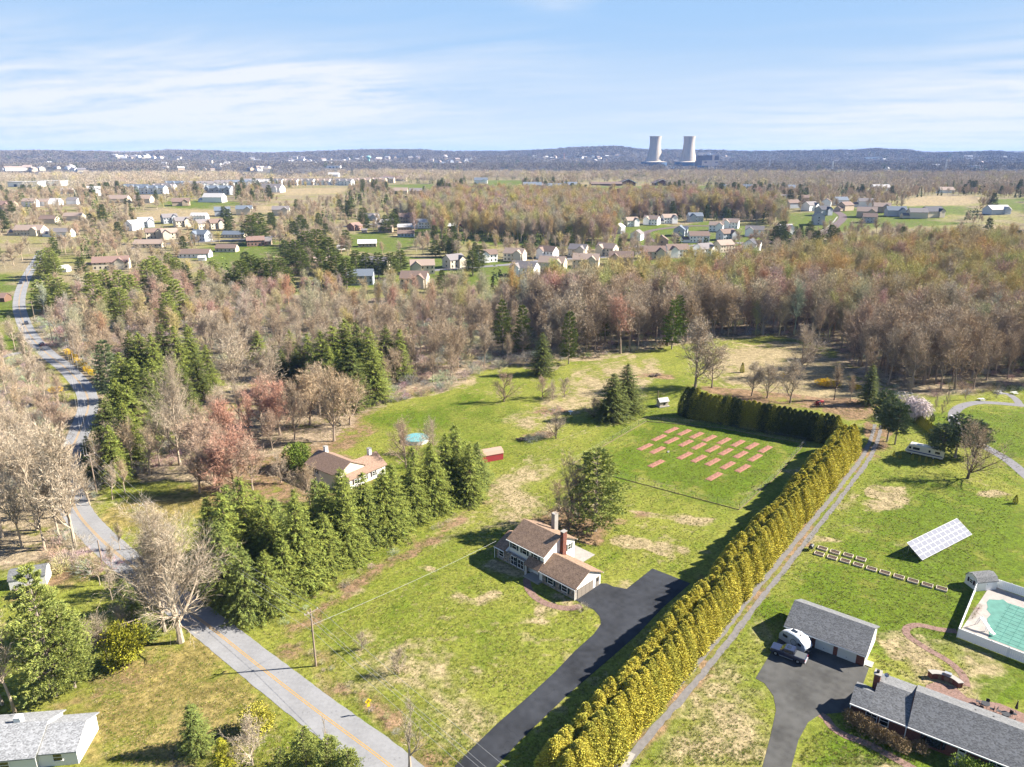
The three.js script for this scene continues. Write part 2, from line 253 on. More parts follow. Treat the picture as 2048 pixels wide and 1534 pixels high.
reg('l', 0.6, 1.4, [540, 1275], [800, 1105], [980, 992], [1000, 985], [975, 1005], [820, 1118], [590, 1275]);
reg('t', 0.65, 5, [985, 985], [1010, 900], [1080, 930], [1060, 1010], [900, 1085], [830, 1110]);
reg('t', 0.6, 5, [1000, 850], [1160, 760], [1250, 740], [1080, 880]);
reg('l', 0.8, 2, [1040, 1040], [1120, 1010], [1215, 1030], [1260, 1030], [1190, 1090], [1070, 1070]);
reg('d', 0.8, 5, [400, 1280], [500, 1370], [560, 1480], [300, 1534], [100, 1500], [0, 1420], [100, 1390], [300, 1290]);
reg('l', 0.75, 4, [90, 1390], [350, 1280], [400, 1310], [330, 1370], [150, 1430]);
reg('l', 0.7, 4, [150, 1400], [260, 1370], [400, 1340], [330, 1400], [220, 1440], [120, 1450]);
reg('t', 0.6, 6, [800, 760], [900, 700], [960, 690], [960, 740], [900, 775], [830, 790]);
reg('t', 0.8, 4, [250, 1440], [420, 1400], [500, 1500], [400, 1534], [250, 1600]);
reg('l', 0.6, 2, [600, 1275], [780, 1420], [960, 1560], [880, 1560], [740, 1440], [560, 1290]);
reg('t', 0.55, 5, [620, 1330], [760, 1380], [920, 1500], [1000, 1420], [830, 1330], [700, 1290]);
reg('l', 0.7, 3, [0, 1130], [90, 1120], [200, 1135], [200, 1160], [80, 1180], [0, 1220]);
reg('d', 0.9, 5, [200, 1030], [300, 970], [400, 980], [470, 1000], [400, 1040], [260, 1080]);
reg('g', 0.7, 4, [740, 830], [900, 790], [960, 790], [900, 840], [860, 850], [770, 870]);
for (const a of [[1165, 1175, 3.5, 1.6], [925, 1195, 2.5, 1], [975, 1195, 3, 1.2], [1070, 1240, 3, 1.5], [700, 1180, 3, 1.3], [860, 1140, 3, 1], [1090, 1220, 4, 1.2], [950, 1345, 3, 1], [740, 1275, 2, 1.2], [800, 1350, 1.6, 1.4], [725, 1305, 1.2, 1]]) patch('t', 0.75, ...a);
patch('t', 0.9, 1258, 1085, 4.2, 2.6); patch('t', 0.8, 1330, 1095, 5, 2.4); patch('t', 0.8, 1310, 1030, 9, 1.2, -0.4); patch('l', 0.7, 1275, 1028, 2.6, 2); patch('t', 0.75, 1390, 1045, 5, 2.5);
patch('t', 0.85, 1780, 990, 6, 5); patch('t', 0.8, 1755, 1012, 5, 2); patch('t', 0.6, 1840, 1090, 6, 2); patch('t', 0.7, 1690, 1000, 1, 8, -0.7); patch('t', 0.7, 1985, 990, 6, 2); patch('t', 0.6, 1590, 945, 6, 3); patch('t', 0.6, 1640, 1075, 5, 1.5);
patch('t', 0.9, 1010, 1140, 4.5, 1.8, -0.7); patch('t', 0.8, 1240, 1168, 3.5, 1, 0.1); patch('t', 0.9, 1130, 1205, 3, 1.2, -0.7);
patch('l', 0.8, 1100, 822, 7, 3.5, 0.3); patch('l', 0.7, 1080, 870, 6, 3); patch('t', 0.9, 1180, 718, 9, 4); patch('l', 0.5, 1310, 752, 9, 4);
// wheel tracks and trodden lines in the turf
const track = (kind, amount, width, pts) => { const c = new THREE.CatmullRomCurve3(A2(...pts).map(([x, z]) => new THREE.Vector3(x, 0, z))).getPoints(16); for (const off of [-0.75, 0.75]) { const L = [], Rr = []; c.forEach((p, i) => { const a = c[Math.max(0, i - 1)], b = c[Math.min(16, i + 1)], d = b.clone().sub(a).normalize(); L.push([p.x - d.z * (off - width), p.z + d.x * (off - width)]); Rr.unshift([p.x - d.z * (off + width), p.z + d.x * (off + width)]); }); REG.push({ kind, amount, soft: 0.35, poly: [...L, ...Rr] }); } };
track('t', 0.42, 0.22, [[700, 1330], [790, 1270], [860, 1225], [905, 1175]]); track('t', 0.4, 0.2, [[620, 1300], [720, 1240], [800, 1190], [900, 1140]]); track('l', 0.45, 0.2, [[1390, 1165], [1370, 1130], [1340, 1105], [1330, 1075]]); track('t', 0.4, 0.25, [[1330, 1500], [1400, 1420], [1470, 1345], [1510, 1290]]); track('t', 0.45, 0.3, [[1000, 960], [1090, 900], [1180, 860], [1290, 835]]); track('t', 0.4, 0.2, [[1560, 1210], [1600, 1130], [1650, 1060], [1720, 990]]);
// lawns, fields and gardens further off
reg('g', 1, 6, [690, 470], [830, 455], [960, 462], [1090, 470], [1240, 488], [1200, 500], [1050, 492], [880, 480], [760, 510], [700, 500]);
reg('g', 0.9, 6, [1215, 440], [1340, 452], [1420, 442], [1530, 455], [1560, 470], [1480, 492], [1400, 500], [1230, 490], [1210, 466]);
reg('g', 0.9, 6, [640, 512], [900, 515], [1250, 540], [1290, 520], [1500, 500], [1500, 515], [1300, 548], [1000, 570], [700, 575], [640, 545]);
reg('g', 0.9, 6, [390, 500], [520, 478], [600, 520], [500, 560], [430, 560]);
reg('g', 0.8, 5, [0, 545], [40, 560], [30, 640], [0, 650], [-100, 640]); reg('g', 0.8, 4, [50, 560], [75, 560], [80, 600], [55, 640]); reg('g', 0.7, 4, [0, 660], [35, 660], [80, 720], [0, 720]);
reg('g', 0.9, 8, [1570, 430], [1690, 415], [1880, 440], [1960, 450], [1800, 452], [1700, 460], [1560, 475]);
reg('t', 1, 10, [1805, 404], [1850, 392], [1950, 393], [1965, 404], [1925, 411], [1810, 411]);
reg('g', 1, 8, [1805, 412], [1935, 412], [1930, 428], [1870, 434], [1830, 424]);
reg('g', 0.9, 10, [1985, 400], [2060, 395], [2060, 420], [2000, 424]);
reg('g', 0.9, 12, [1150, 374], [1330, 372], [1340, 384], [1310, 390], [1180, 386]); reg('g', 0.9, 12, [960, 362], [1042, 360], [1045, 372], [1000, 380], [930, 375]); reg('g', 0.8, 12, [770, 370], [880, 368], [860, 380], [790, 382]);
reg('t', 1, 10, [260, 424], [330, 418], [430, 421], [430, 434], [390, 441], [300, 440]); reg('t', 1, 10, [545, 378], [700, 376], [690, 386], [560, 390]); reg('t', 0.9, 8, [510, 414], [560, 409], [555, 424], [515, 426]);
reg('g', 0.8, 10, [330, 404], [460, 400], [500, 412], [380, 417], [340, 416]); reg('t', 0.8, 20, [470, 356], [720, 352], [740, 357], [480, 361]); reg('t', 0.8, 10, [120, 396], [160, 396], [160, 405], [125, 406]);
reg('t', 0.6, 8, [1920, 460], [2020, 450], [2040, 475], [1960, 480]); reg('t', 0.8, 6, [780, 455], [830, 458], [830, 474], [770, 476]);
reg('g', 0.6, 12, [1990, 345], [2060, 345], [2060, 356], [1990, 355]); reg('g', 0.9, 10, [1395, 372], [1430, 370], [1430, 380], [1395, 384]);
const COL = { p: [0.150, 0.156, 0.029], g: [0.060, 0.092, 0.007], t: [0.230, 0.180, 0.105], l: [0.155, 0.098, 0.060], w: [0.195, 0.152, 0.104], d: [0.155, 0.122, 0.042] };
const KEYS = ['g', 't', 'l', 'w', 'd'];
const noGrow = [];                                        // places that stay clear of scattered trees
function paintedGround(x0, z0, size, n, wild) {
  const R = n / 4 | 0, W = KEYS.map(() => new Float32Array(R * R)), cell = size / R;
  for (const q of REG) {                                   // each region spreads into its layer with a soft, ragged rim
    const xs = q.poly.map((p) => p[0]), zs = q.poly.map((p) => p[1]), pad = q.soft * 2;
    const i0 = Math.max(0, Math.floor((Math.min(...xs) - pad - x0) / cell)), i1 = Math.min(R - 1, Math.ceil((Math.max(...xs) + pad - x0) / cell)), j0 = Math.max(0, Math.floor((Math.min(...zs) - pad - z0) / cell)), j1 = Math.min(R - 1, Math.ceil((Math.max(...zs) + pad - z0) / cell));
    if (i1 < i0 || j1 < j0) continue;
    const L = W[KEYS.indexOf(q.kind)];
    for (let j = j0; j <= j1; j++) for (let i = i0; i <= i1; i++) {
      const x = x0 + (i + 0.5) * cell, z = z0 + (j + 0.5) * cell; let k = 0;
      for (const [a, b] of [[0, 0], [1, 0.3], [-0.3, 1], [-1, -0.3], [0.3, -1]]) if (inside(q.poly, x + q.soft * (a + 1.4 * noise(x / q.soft / 3 + 9, z / q.soft / 3)), z + q.soft * (b + 1.4 * noise(x / q.soft / 3, z / q.soft / 3 + 5)))) k += 0.2;
      if (k) L[j * R + i] = Math.max(L[j * R + i], k * q.amount);
    }
  }
  const d = new Uint8Array(n * n * 4), w = [0, 0, 0, 0, 0], LUT = new Uint8Array(4096); for (let i = 0; i < 4096; i++) LUT[i] = toS(i / 4095 * 0.5);
  const px = size / n, fine = px < 0.3;
  for (let j = 0; j < n; j++) for (let i = 0; i < n; i++) {
    const x = x0 + (i + 0.5) * px, z = z0 + (j + 0.5) * px;
    let fi = clamp((i + 0.5) / 4 - 0.5, 0, R - 1.001), fj = clamp((j + 0.5) / 4 - 0.5, 0, R - 1.001); const a = fi | 0, b = fj | 0; fi -= a; fj -= b; const k0 = b * R + a;
    for (let q = 0; q < 5; q++) { const L = W[q]; w[q] = (L[k0] * (1 - fi) + L[k0 + 1] * fi) * (1 - fj) + (L[k0 + R] * (1 - fi) + L[k0 + R + 1] * fi) * fj; }
    const big = noise(x / 17, z / 17), med = noise(x / 4.3 + 31, z / 5.1), sm = noise(x / 1.3, z / 1.1 + 13), mow = noise((x * 0.75 + z * 0.66) / 1.1, (x * 0.66 - z * 0.75) / 14 + 3);
    const grain = fine ? noise(x / 0.42 + 8, z / 0.36) * 0.5 + hash(i, j, 5) * 0.5 : hash(i, j, 5);
    const green = clamp(0.36 + 0.34 * big + 0.34 * med + 0.26 * sm + 0.26 * mow, 0, 1), dry = clamp((0.9 * noise(x / 2.6 + 70, z / 2.1 + 11) + 0.7 * noise(x / 0.9, z / 0.8 + 50) + 0.5 * noise(x / 11 + 4, z / 11) - 0.8) * 1.5, 0, 0.8);
    const f = 0.75 * green;
    let c0 = lerp(COL.p[0], COL.g[0], f), c1 = lerp(COL.p[1], COL.g[1], f), c2 = lerp(COL.p[2], COL.g[2], f);
    c0 = lerp(c0, COL.t[0], dry * 0.6); c1 = lerp(c1, COL.t[1], dry * 0.6); c2 = lerp(c2, COL.t[2], dry * 0.6);
    if (wild > 0) { const k = wild * ss(330, 520, Math.hypot(x, z)) * clamp(0.75 + 0.5 * big, 0, 1); c0 = lerp(c0, COL.w[0], k); c1 = lerp(c1, COL.w[1], k); c2 = lerp(c2, COL.w[2], k); }
    for (let q = 0; q < 5; q++) if (w[q] > 0) {
      const t = ss(0.12, 0.72, w[q] * (1 + 0.55 * med + 0.45 * sm + 0.2 * grain)) * (KEYS[q] === 'g' ? 0.82 : 0.92), C = COL[KEYS[q]], v = 1 + (q > 1 ? 0.28 : 0.12) * sm + 0.1 * med;
      c0 = lerp(c0, C[0] * v, t); c1 = lerp(c1, C[1] * v, t); c2 = lerp(c2, C[2] * v, t);
    }
    const g = 1 + (fine ? 0.62 : 0.42) * grain + 0.1 * sm, o = (j * n + i) * 4;
    d[o] = LUT[clamp(c0 * g * 8190, 0, 4095) | 0]; d[o + 1] = LUT[clamp(c1 * g * 8190, 0, 4095) | 0]; d[o + 2] = LUT[clamp(c2 * g * 8190, 0, 4095) | 0]; d[o + 3] = 255;
  }
  const t = new THREE.DataTexture(d, n, n, THREE.RGBAFormat); t.colorSpace = THREE.SRGBColorSpace; t.magFilter = THREE.LinearFilter; t.minFilter = THREE.LinearMipmapLinearFilter; t.generateMipmaps = true; t.needsUpdate = true;
  return t;
}
{
  const steps = (from, to, first, grow) => { const out = []; let s = first, x = from; const dir = Math.sign(to - from); while (dir * (to - x) > s * 1.2) { x += dir * s; out.push(x); s = Math.min(s * grow, 260); } out.push(to); return out; };
  const line = (a, b) => { const o = []; for (let x = a; x <= b + 1e-6; x += 12) o.push(x); return o; };
  const xs = [...steps(-480, -1536, 12, 1.06).reverse(), ...line(-480, 480), ...steps(480, 1536, 12, 1.06)];
  const XS = [...steps(-1536, -14000, 60, 1.06).reverse(), ...xs, ...steps(1536, 14000, 60, 1.06)];
  const ZS = [...steps(-984, -3072, 12, 1.04), ].reverse(); const far = steps(-3072, -13000, 50, 1.03).reverse();
  const zs = [...far, ...ZS, ...line(-984, -24), 0, 60, 200, 800, 3000];
  const LA = [-72, -300, 240], LB = [-480, -984, 960], LD = [-1536, -3072, 3072];
  const within = (r, x, z) => x > r[0] && x < r[0] + r[2] && z > r[1] && z < r[1] + r[2];
  const sets = [[], [], [], []];
  const D = new THREE.Vector3();
  for (let j = 0; j < zs.length - 1; j++) for (let i = 0; i < XS.length - 1; i++) { const x = (XS[i] + XS[i + 1]) / 2, z = (zs[j] + zs[j + 1]) / 2; sets[within(LA, x, z) ? 0 : within(LB, x, z) ? 1 : within(LD, x, z) ? 2 : 3].push([i, j]); }
  const build = (cells, uvOf) => {
    const pos = [], nor = [], uv = [], idx = [], map = new Map();
    const vert = (i, j) => { const k = i * 4096 + j; if (map.has(k)) return map.get(k); const x = XS[i], z = zs[j], e = 4; pos.push(x, land(x, z), z); D.set(land(x - e, z) - land(x + e, z), 2 * e, land(x, z - e) - land(x, z + e)).normalize(); nor.push(D.x, D.y, D.z); uv.push(...uvOf(x, z)); const n = map.size; map.set(k, n); return n; };
    for (const [i, j] of cells) { const a = vert(i, j), b = vert(i + 1, j), c = vert(i + 1, j + 1), d = vert(i, j + 1); idx.push(a, d, b, b, d, c); }
    const g = new THREE.BufferGeometry(); g.setAttribute('position', new THREE.Float32BufferAttribute(pos, 3)); g.setAttribute('normal', new THREE.Float32BufferAttribute(nor, 3)); g.setAttribute('uv', new THREE.Float32BufferAttribute(uv, 2)); g.setIndex(idx); return g;
  };
  const rectUV = (r) => (x, z) => [(x - r[0]) / r[2], (z - r[1]) / r[2]];
  const bump = bumpTex(1, 512);
  const nb = (m) => { const t = bump.clone(); t.repeat.set(m, m); t.needsUpdate = true; return t; };
  structure('lawn_ground', build(sets[0], rectUV(LA)), new THREE.MeshPhysicalMaterial({ specularIntensity: 0.12, map: paintedGround(...LA, 2048, 0), bumpMap: nb(240 / 22), bumpScale: 0.10, roughness: 0.95 }));
  structure('field_ground', build(sets[1], rectUV(LB)), new THREE.MeshPhysicalMaterial({ specularIntensity: 0.12, map: paintedGround(...LB, 2048, 0.85), bumpMap: nb(960 / 60), bumpScale: 0.25, roughness: 0.95 }));
  structure('valley_ground', build(sets[2], rectUV(LD)), new THREE.MeshPhysicalMaterial({ specularIntensity: 0.12, map: paintedGround(...LD, 2048, 0.9), roughness: 0.95 }));
  const hillTex = texture(512, (u, v, i, j) => { const k = 1 + 0.4 * tnoise(u, v, 7) + 0.3 * tnoise(u, v, 31) + 0.2 * hash(i, j); return [0.075 * k, 0.066 * k, 0.054 * k]; }, 1400);
  structure('hill_terrain', build(sets[3], (x, z) => [x, z]), new THREE.MeshPhysicalMaterial({ specularIntensity: 0.12, map: hillTex, roughness: 0.95 }));
}

// ------------------------------------------------------------------ roads, drives and paths
const ROAD = A2([960, 1700], [875, 1620], [783, 1534], [700, 1471], [618, 1410], [528, 1340], [435, 1266], [350, 1201], [280, 1146], [231, 1105], [195, 1072], [158, 1030], [140, 990], [133, 950], [142, 905], [160, 860], [176, 815], [172, 785], [152, 757], [128, 733], [100, 712], [78, 692], [57, 665], [44, 636], [38, 608], [44, 575], [58, 545], [72, 522], [84, 500]);
const roadGeo = ribbon(ROAD, 6.2, 0.03, 0, false, 1, 0.07);
structure('road', roadGeo, M.asphalt);
structure('road_marking', ribbon(ROAD, 0.13, 0.036, 0.16), M.yellowPaint);
structure('road_marking', ribbon(ROAD, 0.13, 0.036, -0.16), M.yellowPaint);
structure('side_road', ribbon(A2([128, 945], [90, 955], [40, 972], [-20, 985], [-120, 1000]), 5, 0.026), M.asphalt);
structure('side_drive', ribbon(A2([70, 700], [40, 705], [0, 715], [-80, 730]), 4, 0.026), M.asphalt);
structure('driveway', sheet(A2([1150, 1200], [1197, 1167], [1213, 1167], [1226, 1173], [1253, 1178], [1305, 1137], [1381, 1167], [1326, 1215], [1276, 1268], [1225, 1313], [1175, 1356], [1130, 1395], [1040, 1482], [992, 1534], [930, 1610], [860, 1610], [915, 1525], [995, 1447], [1055, 1395], [1112, 1342], [1150, 1302], [1188, 1268], [1202, 1248], [1200, 1234], [1188, 1220], [1170, 1211]), 0.034), M.driveway);
const LANE = A2([1200, 1600], [1248, 1512], [1262, 1494], [1400, 1337], [1536, 1165], [1637, 1040], [1690, 972], [1732, 915], [1748, 880], [1756, 850]);
structure('gravel_lane', ribbon(LANE, 1.05, 0.03, 0.92, false, 1, 0.16), M.gravel); structure('gravel_lane', ribbon(LANE, 1.05, 0.03, -0.92, false, 1, 0.16), M.gravel);
structure('concrete_apron', sheet(A2([1233, 1510], [1246, 1498], [1271, 1509], [1250, 1545], [1215, 1580], [1180, 1580]), 0.04), M.concrete);
structure('parking_court', sheet(A2([1545, 1300], [1511, 1357], [1529, 1367], [1547, 1392], [1552, 1421], [1541, 1472], [1525, 1534], [1500, 1600], [1572, 1600], [1583, 1534], [1597, 1480], [1616, 1445], [1640, 1429], [1697, 1424], [1706, 1388], [1727, 1366], [1738, 1336], [1728, 1331], [1620, 1285], [1566, 1262]), 0.03), M.drivewayGrey);
structure('park_path', ribbon(A2([2300, 840], [2120, 815], [2048, 811], [1990, 806], [1958, 805], [1930, 810], [1912, 820], [1907, 833], [1915, 855], [1950, 882], [2012, 918], [2050, 949], [2090, 985], [2140, 1040]), 3.2, 0.03), M.pathGrey);
structure('park_path', ribbon(A2([1990, 787], [2012, 787], [2030, 797], [2040, 810]), 2.4, 0.026), M.pathGrey);
structure('suburb_street', ribbon(A2([1500, 490], [1560, 482], [1620, 474], [1655, 462], [1676, 447], [1686, 434], [1676, 425], [1655, 418], [1610, 413]), 9, 0.15, 0, false, 6), M.roadFar);
structure('suburb_street', ribbon(A2([1200, 505], [1290, 492], [1330, 496], [1400, 490], [1480, 486], [1500, 490]), 8, 0.15, 0, false, 6), M.pathGrey);
structure('suburb_street', ribbon(A2([1310, 484], [1290, 472], [1300, 462], [1330, 457], [1380, 452], [1420, 452]), 8, 0.15, 0, false, 6), M.roadFar);
structure('suburb_street', ribbon(A2([700, 552], [800, 546], [930, 536], [1010, 530], [1100, 520], [1180, 516], [1260, 510], [1300, 500]), 7.5, 0.15, 0, false, 6), M.pathGrey);
structure('sidewalk', ribbon(A2([1500, 490], [1560, 482], [1620, 474], [1655, 462], [1676, 447], [1686, 434]), 1.6, 0.2, -6, false, 6), M.concrete);
structure('suburb_street', ribbon(A2([260, 497], [330, 488], [400, 484], [470, 480], [540, 474], [620, 462], [700, 452], [790, 446]), 7, 0.15, 0, false, 6), M.pathGrey);
const kerbless = (pts, w) => structure('brick_walk', ribbon(A2(...pts), w, 0.03, 0, false, 1), M.brickWalk);
kerbless([[1053, 1157], [1056, 1175], [1070, 1194], [1100, 1210], [1137, 1217], [1163, 1212]], 1.5);
kerbless([[1640, 1429], [1652, 1436], [1662, 1452], [1684, 1468], [1740, 1490], [1790, 1517], [1840, 1545]], 1.3);
kerbless([[1914, 1263], [1880, 1259], [1835, 1250], [1813, 1257], [1815, 1270], [1850, 1295], [1900, 1325], [1925, 1350], [1932, 1372]], 1.3);

// ------------------------------------------------------------------ plants: shared shapes
class Soup {                                              // loose triangles with a colour each
  constructor() { this.p = []; this.c = []; }
  tri(a, b, c, k) { this.p.push(a.x, a.y, a.z, b.x, b.y, b.z, c.x, c.y, c.z); for (let i = 0; i < 3; i++) this.c.push(k[0], k[1], k[2]); }
  tube(a, b, ra, rb, n, k) {
    const d = b.clone().sub(a).normalize(), u = new THREE.Vector3(Math.abs(d.y) > 0.9 ? 1 : 0, Math.abs(d.y) > 0.9 ? 0 : 1, 0).cross(d).normalize(), v = d.clone().cross(u), A = [], B = [];
    for (let i = 0; i < n; i++) { const t = i / n * 2 * Math.PI, w = u.clone().multiplyScalar(Math.cos(t)).addScaledVector(v, Math.sin(t)); A.push(a.clone().addScaledVector(w, ra)); B.push(b.clone().addScaledVector(w, rb)); }
    for (let i = 0; i < n; i++) { const j = (i + 1) % n; this.tri(A[i], A[j], B[i], k); this.tri(A[j], B[j], B[i], k); }
  }
  blade(a, d, len, w, side, k) { const s = side.clone().multiplyScalar(w / 2); this.tri(a.clone().sub(s), a.clone().add(s), a.clone().addScaledVector(d, len), k); }
  leaf(a, d, len, w, side, k) { const m = a.clone().addScaledVector(d, len * 0.45), s = side.clone().multiplyScalar(w / 2), e = a.clone().addScaledVector(d, len), l = m.clone().sub(s), r = m.clone().add(s); this.tri(a, r, l, k); this.tri(l, r, e, k); }
  geo() { const g = new THREE.BufferGeometry(); g.setAttribute('position', new THREE.Float32BufferAttribute(this.p, 3)); g.setAttribute('color', new THREE.Float32BufferAttribute(this.c, 3)); g.computeVertexNormals(); return g; }
}
const V = (x, y, z) => new THREE.Vector3(x, y, z);
const dirOf = (R) => { const z = R() * 2 - 1, a = R() * 2 * Math.PI, r = Math.sqrt(1 - z * z); return V(r * Math.cos(a), z, r * Math.sin(a)); };
const vary = (R, c, a) => { const k = 1 + a * (R() * 2 - 1), h = 0.2 * a * (R() * 2 - 1); return [c[0] * k * (1 + h), c[1] * k, c[2] * k * (1 - h)]; };

// a leafless broadleaf tree: trunk and boughs in one shape, branchlets and twigs in the other
function bareTree(seed, o) {
  const R = rngOf(seed), wood = new Soup(), twig = new Soup();
  const { H = 20, clear = 0.3, spread = 0.75, r = 0.32, limbs = 10, twigs = 6, tw = 0.05, up = 0.25, droop = 0, thick = 0, stout = 1 } = o;
  const side = (d) => { const s = dirOf(R).cross(d); return s.lengthSq() < 1e-6 ? V(1, 0, 0) : s.normalize(); };
  const WOODC = [1, 0.93, 0.84], TW = [1, 0.9, 0.8];
  function grow(p, d, len, ra, lv) {
    const n = lv === 1 ? 4 : lv === 2 ? 3 : 2; let q = p, dd = d.clone(), rr = ra;
    for (let i = 0; i < n; i++) {
      dd = dd.addScaledVector(dirOf(R), lv === 1 ? 0.2 : 0.28).add(V(0, (lv === 1 ? up : up * 0.5) - droop * lv * 0.1, 0)).normalize();
      const e = q.clone().addScaledVector(dd, len / n), re = ra * (1 - 0.72 * (i + 1) / n); e.y = Math.max(e.y, 0.05 * H);
      if (lv < 3) wood.tube(q, e, rr, re, lv === 1 ? 5 : 3, vary(R, WOODC, 0.14)); else { const s = side(dd).multiplyScalar(rr * 1.3), c = vary(R, TW, 0.25); twig.tri(q.clone().sub(s), q.clone().add(s), e, c); }
      if (lv < 3) { const kids = lv === 1 ? (i ? 2 : 1) + thick : 3 + thick; for (let k = 0; k < kids; k++) { const cd = dd.clone().addScaledVector(side(dd), 0.75 + 0.35 * R()).normalize(); grow(q.clone().lerp(e, R()), cd, len * (lv === 1 ? 0.55 : 0.6) * (0.7 + 0.5 * R()) * (1 - 0.28 * i / n), re * 0.62 * (lv === 1 ? stout : 1) + 0.006, lv + 1); } }
      else for (let k = 0; k < twigs / 2; k++) { const cd = dd.clone().addScaledVector(side(dd), 0.35 + 0.75 * R()).add(V(0, 0.1 - droop, 0)).normalize(); twig.blade(q.clone().lerp(e, R()), cd, (0.55 + 0.75 * R()) * H / 20, tw * (0.5 + R()), side(cd), vary(R, TW, 0.5)); }
      q = e; rr = re;
    }
    if (lv < 3) grow(q, dd.clone().addScaledVector(dirOf(R), 0.3).normalize(), len * 0.5, rr, lv + 1);
  }
  let p = V(0, 0, 0), d = V(0.05 * (R() - 0.5), 1, 0.05 * (R() - 0.5)), nT = 6, rr = r * 1.25;
  for (let i = 0; i < nT; i++) {
    const t = (i + 1) / nT, e = p.clone().addScaledVector(d.addScaledVector(dirOf(R), 0.05).normalize(), H * 0.78 / nT), re = r * (1 - 0.82 * t);
    wood.tube(p, e, rr, re, 7, vary(R, WOODC, 0.08));
    if (t > clear) { const k = Math.max(1, Math.round(limbs / (nT * (1 - clear)))); for (let j = 0; j < k; j++) { const az = R() * 6.283, tilt = lerp(1.1, 0.4, t) * Math.min(spread / 0.75, 1.1), cd = V(Math.cos(az) * Math.sin(tilt), Math.cos(tilt), Math.sin(az) * Math.sin(tilt)); grow(p.clone().lerp(e, R()), cd, H * spread * lerp(0.62, 0.34, t) * (0.75 + 0.45 * R()), re * 0.62 * stout + 0.02, 1); } }
    p = e; rr = re;
  }
  grow(p, d, H * 0.22, rr, 1);
  return { trunk: wood.geo(), crown: twig.geo(), H };
}
// Norway spruce: tiers of drooping sprays
function spruce(seed, { H = 16, R: RAD = 3.9, tiers = 38, open = 0.05, pow = 0.7, len = 0.44 } = {}) {
  const R = rngOf(seed), f = new Soup(), t = new Soup(), G1 = [1, 1, 1];
  t.tube(V(0, 0, 0), V(0, H * 0.93, 0), 0.26, 0.03, 6, [1, 1, 1]);
  for (let i = 0; i < tiers; i++) {
    const k = (i + 0.5) / tiers, y0 = H * (open + (1 - open) * k), r0 = RAD * Math.pow(1 - k, pow) + 0.18, nb = Math.round(5 + r0 * 3.2);
    for (let b = 0; b < nb; b++) {
      const az = (b + R() * 0.8) / nb * 6.283 + i * 2.4, L = r0 * (0.5 + 0.66 * R()), ca = Math.cos(az), sa = Math.sin(az), sag = 0.12 + 0.26 * (1 - k), y = y0 + (R() - 0.5) * 3.2 * H / tiers;
      if (L > 1) t.tube(V(0, y, 0), V(ca * L * 0.75, y - sag * L * 0.5, sa * L * 0.75), 0.045, 0.012, 3, [0.8, 0.75, 0.7]);
      for (let s = 0.22 + 0.1 * R(); s <= 1.001; s += 0.27 / Math.max(L, 0.8)) {
        const bx = V(ca * L * s, y - sag * L * s + 0.16 * L * s * s, sa * L * s), c = vary(R, G1, 0.42);
        for (let q = 0; q < 3; q++) { const turn = az + (q - 1) * (0.75 + 0.4 * R()) + (R() - 0.5) * 0.9, d = V(Math.cos(turn) * 0.6, 0.25 - 1.2 * R(), Math.sin(turn) * 0.6).normalize(), sd = V(-Math.sin(turn), 0.5 * (R() - 0.5), Math.cos(turn)).normalize(); f.leaf(bx, d, len * (0.6 + R()), len * 0.3, sd, vary(R, c, 0.2)); }
      }
    }
  }
  for (let q = 0; q < 14; q++) f.leaf(V(0, H * (0.93 + 0.05 * R()), 0), V(R() - 0.5, 0.9, R() - 0.5).normalize(), 0.7, 0.2, dirOf(R), vary(R, G1, 0.2));
  return { trunk: t.geo(), crown: f.geo(), H };
}
// white pine: feathery tufts on upswept irregular boughs
function pine(seed, { H = 20, R: RAD = 5, tiers = 13, open = 0.12, round = 0.6, tuft = 0.5, boughs = 12 } = {}) {
  const R = rngOf(seed), f = new Soup(), t = new Soup(), C = [1, 1, 1];
  t.tube(V(0, 0, 0), V(0, H * 0.55, 0), 0.32, 0.2, 7, C); t.tube(V(0, H * 0.55, 0), V(0, H * 0.96, 0), 0.2, 0.03, 6, C);
  for (let i = 0; i < tiers; i++) {
    const k = (i + 0.4 * R()) / tiers, y0 = H * (open + (1 - open) * k), prof = Math.pow(Math.max(0.02, 1 - k), round) * (0.7 + 0.3 * ss(0, 0.25, k)), nb = boughs - Math.round(3 * k);
    for (let b = 0; b < nb; b++) {
      const az = (b + R()) / nb * 6.283, L = RAD * prof * (0.55 + 0.6 * R()) + 0.35, ca = Math.cos(az), sa = Math.sin(az), rise = 0.05 + 0.3 * R() + 0.35 * k, end = V(ca * L, y0 + rise * L, sa * L);
      t.tube(V(0, y0, 0), end, 0.07, 0.015, 3, [0.85, 0.8, 0.75]);
      const nT = Math.round(5 + L * 5);
      for (let s = 0; s < nT; s++) {
        const w = 0.3 + 0.7 * Math.sqrt(R()), q = V(0, y0, 0).lerp(end, w).add(V((R() - 0.5) * 0.55 * L * w, (R() - 0.4) * 0.35, (R() - 0.5) * 0.55 * L * w)), c = vary(R, C, 0.32);
        for (let n = 0; n < 13; n++) { const d = V(ca * 0.9, 0.45, sa * 0.9).addScaledVector(dirOf(R), 0.75).normalize(); f.leaf(q, d, tuft * (0.6 + 0.8 * R()), tuft * 0.19, dirOf(R).cross(d).normalize(), vary(R, c, 0.1)); }
      }
    }
  }
  return { trunk: t.geo(), crown: f.geo(), H };
}
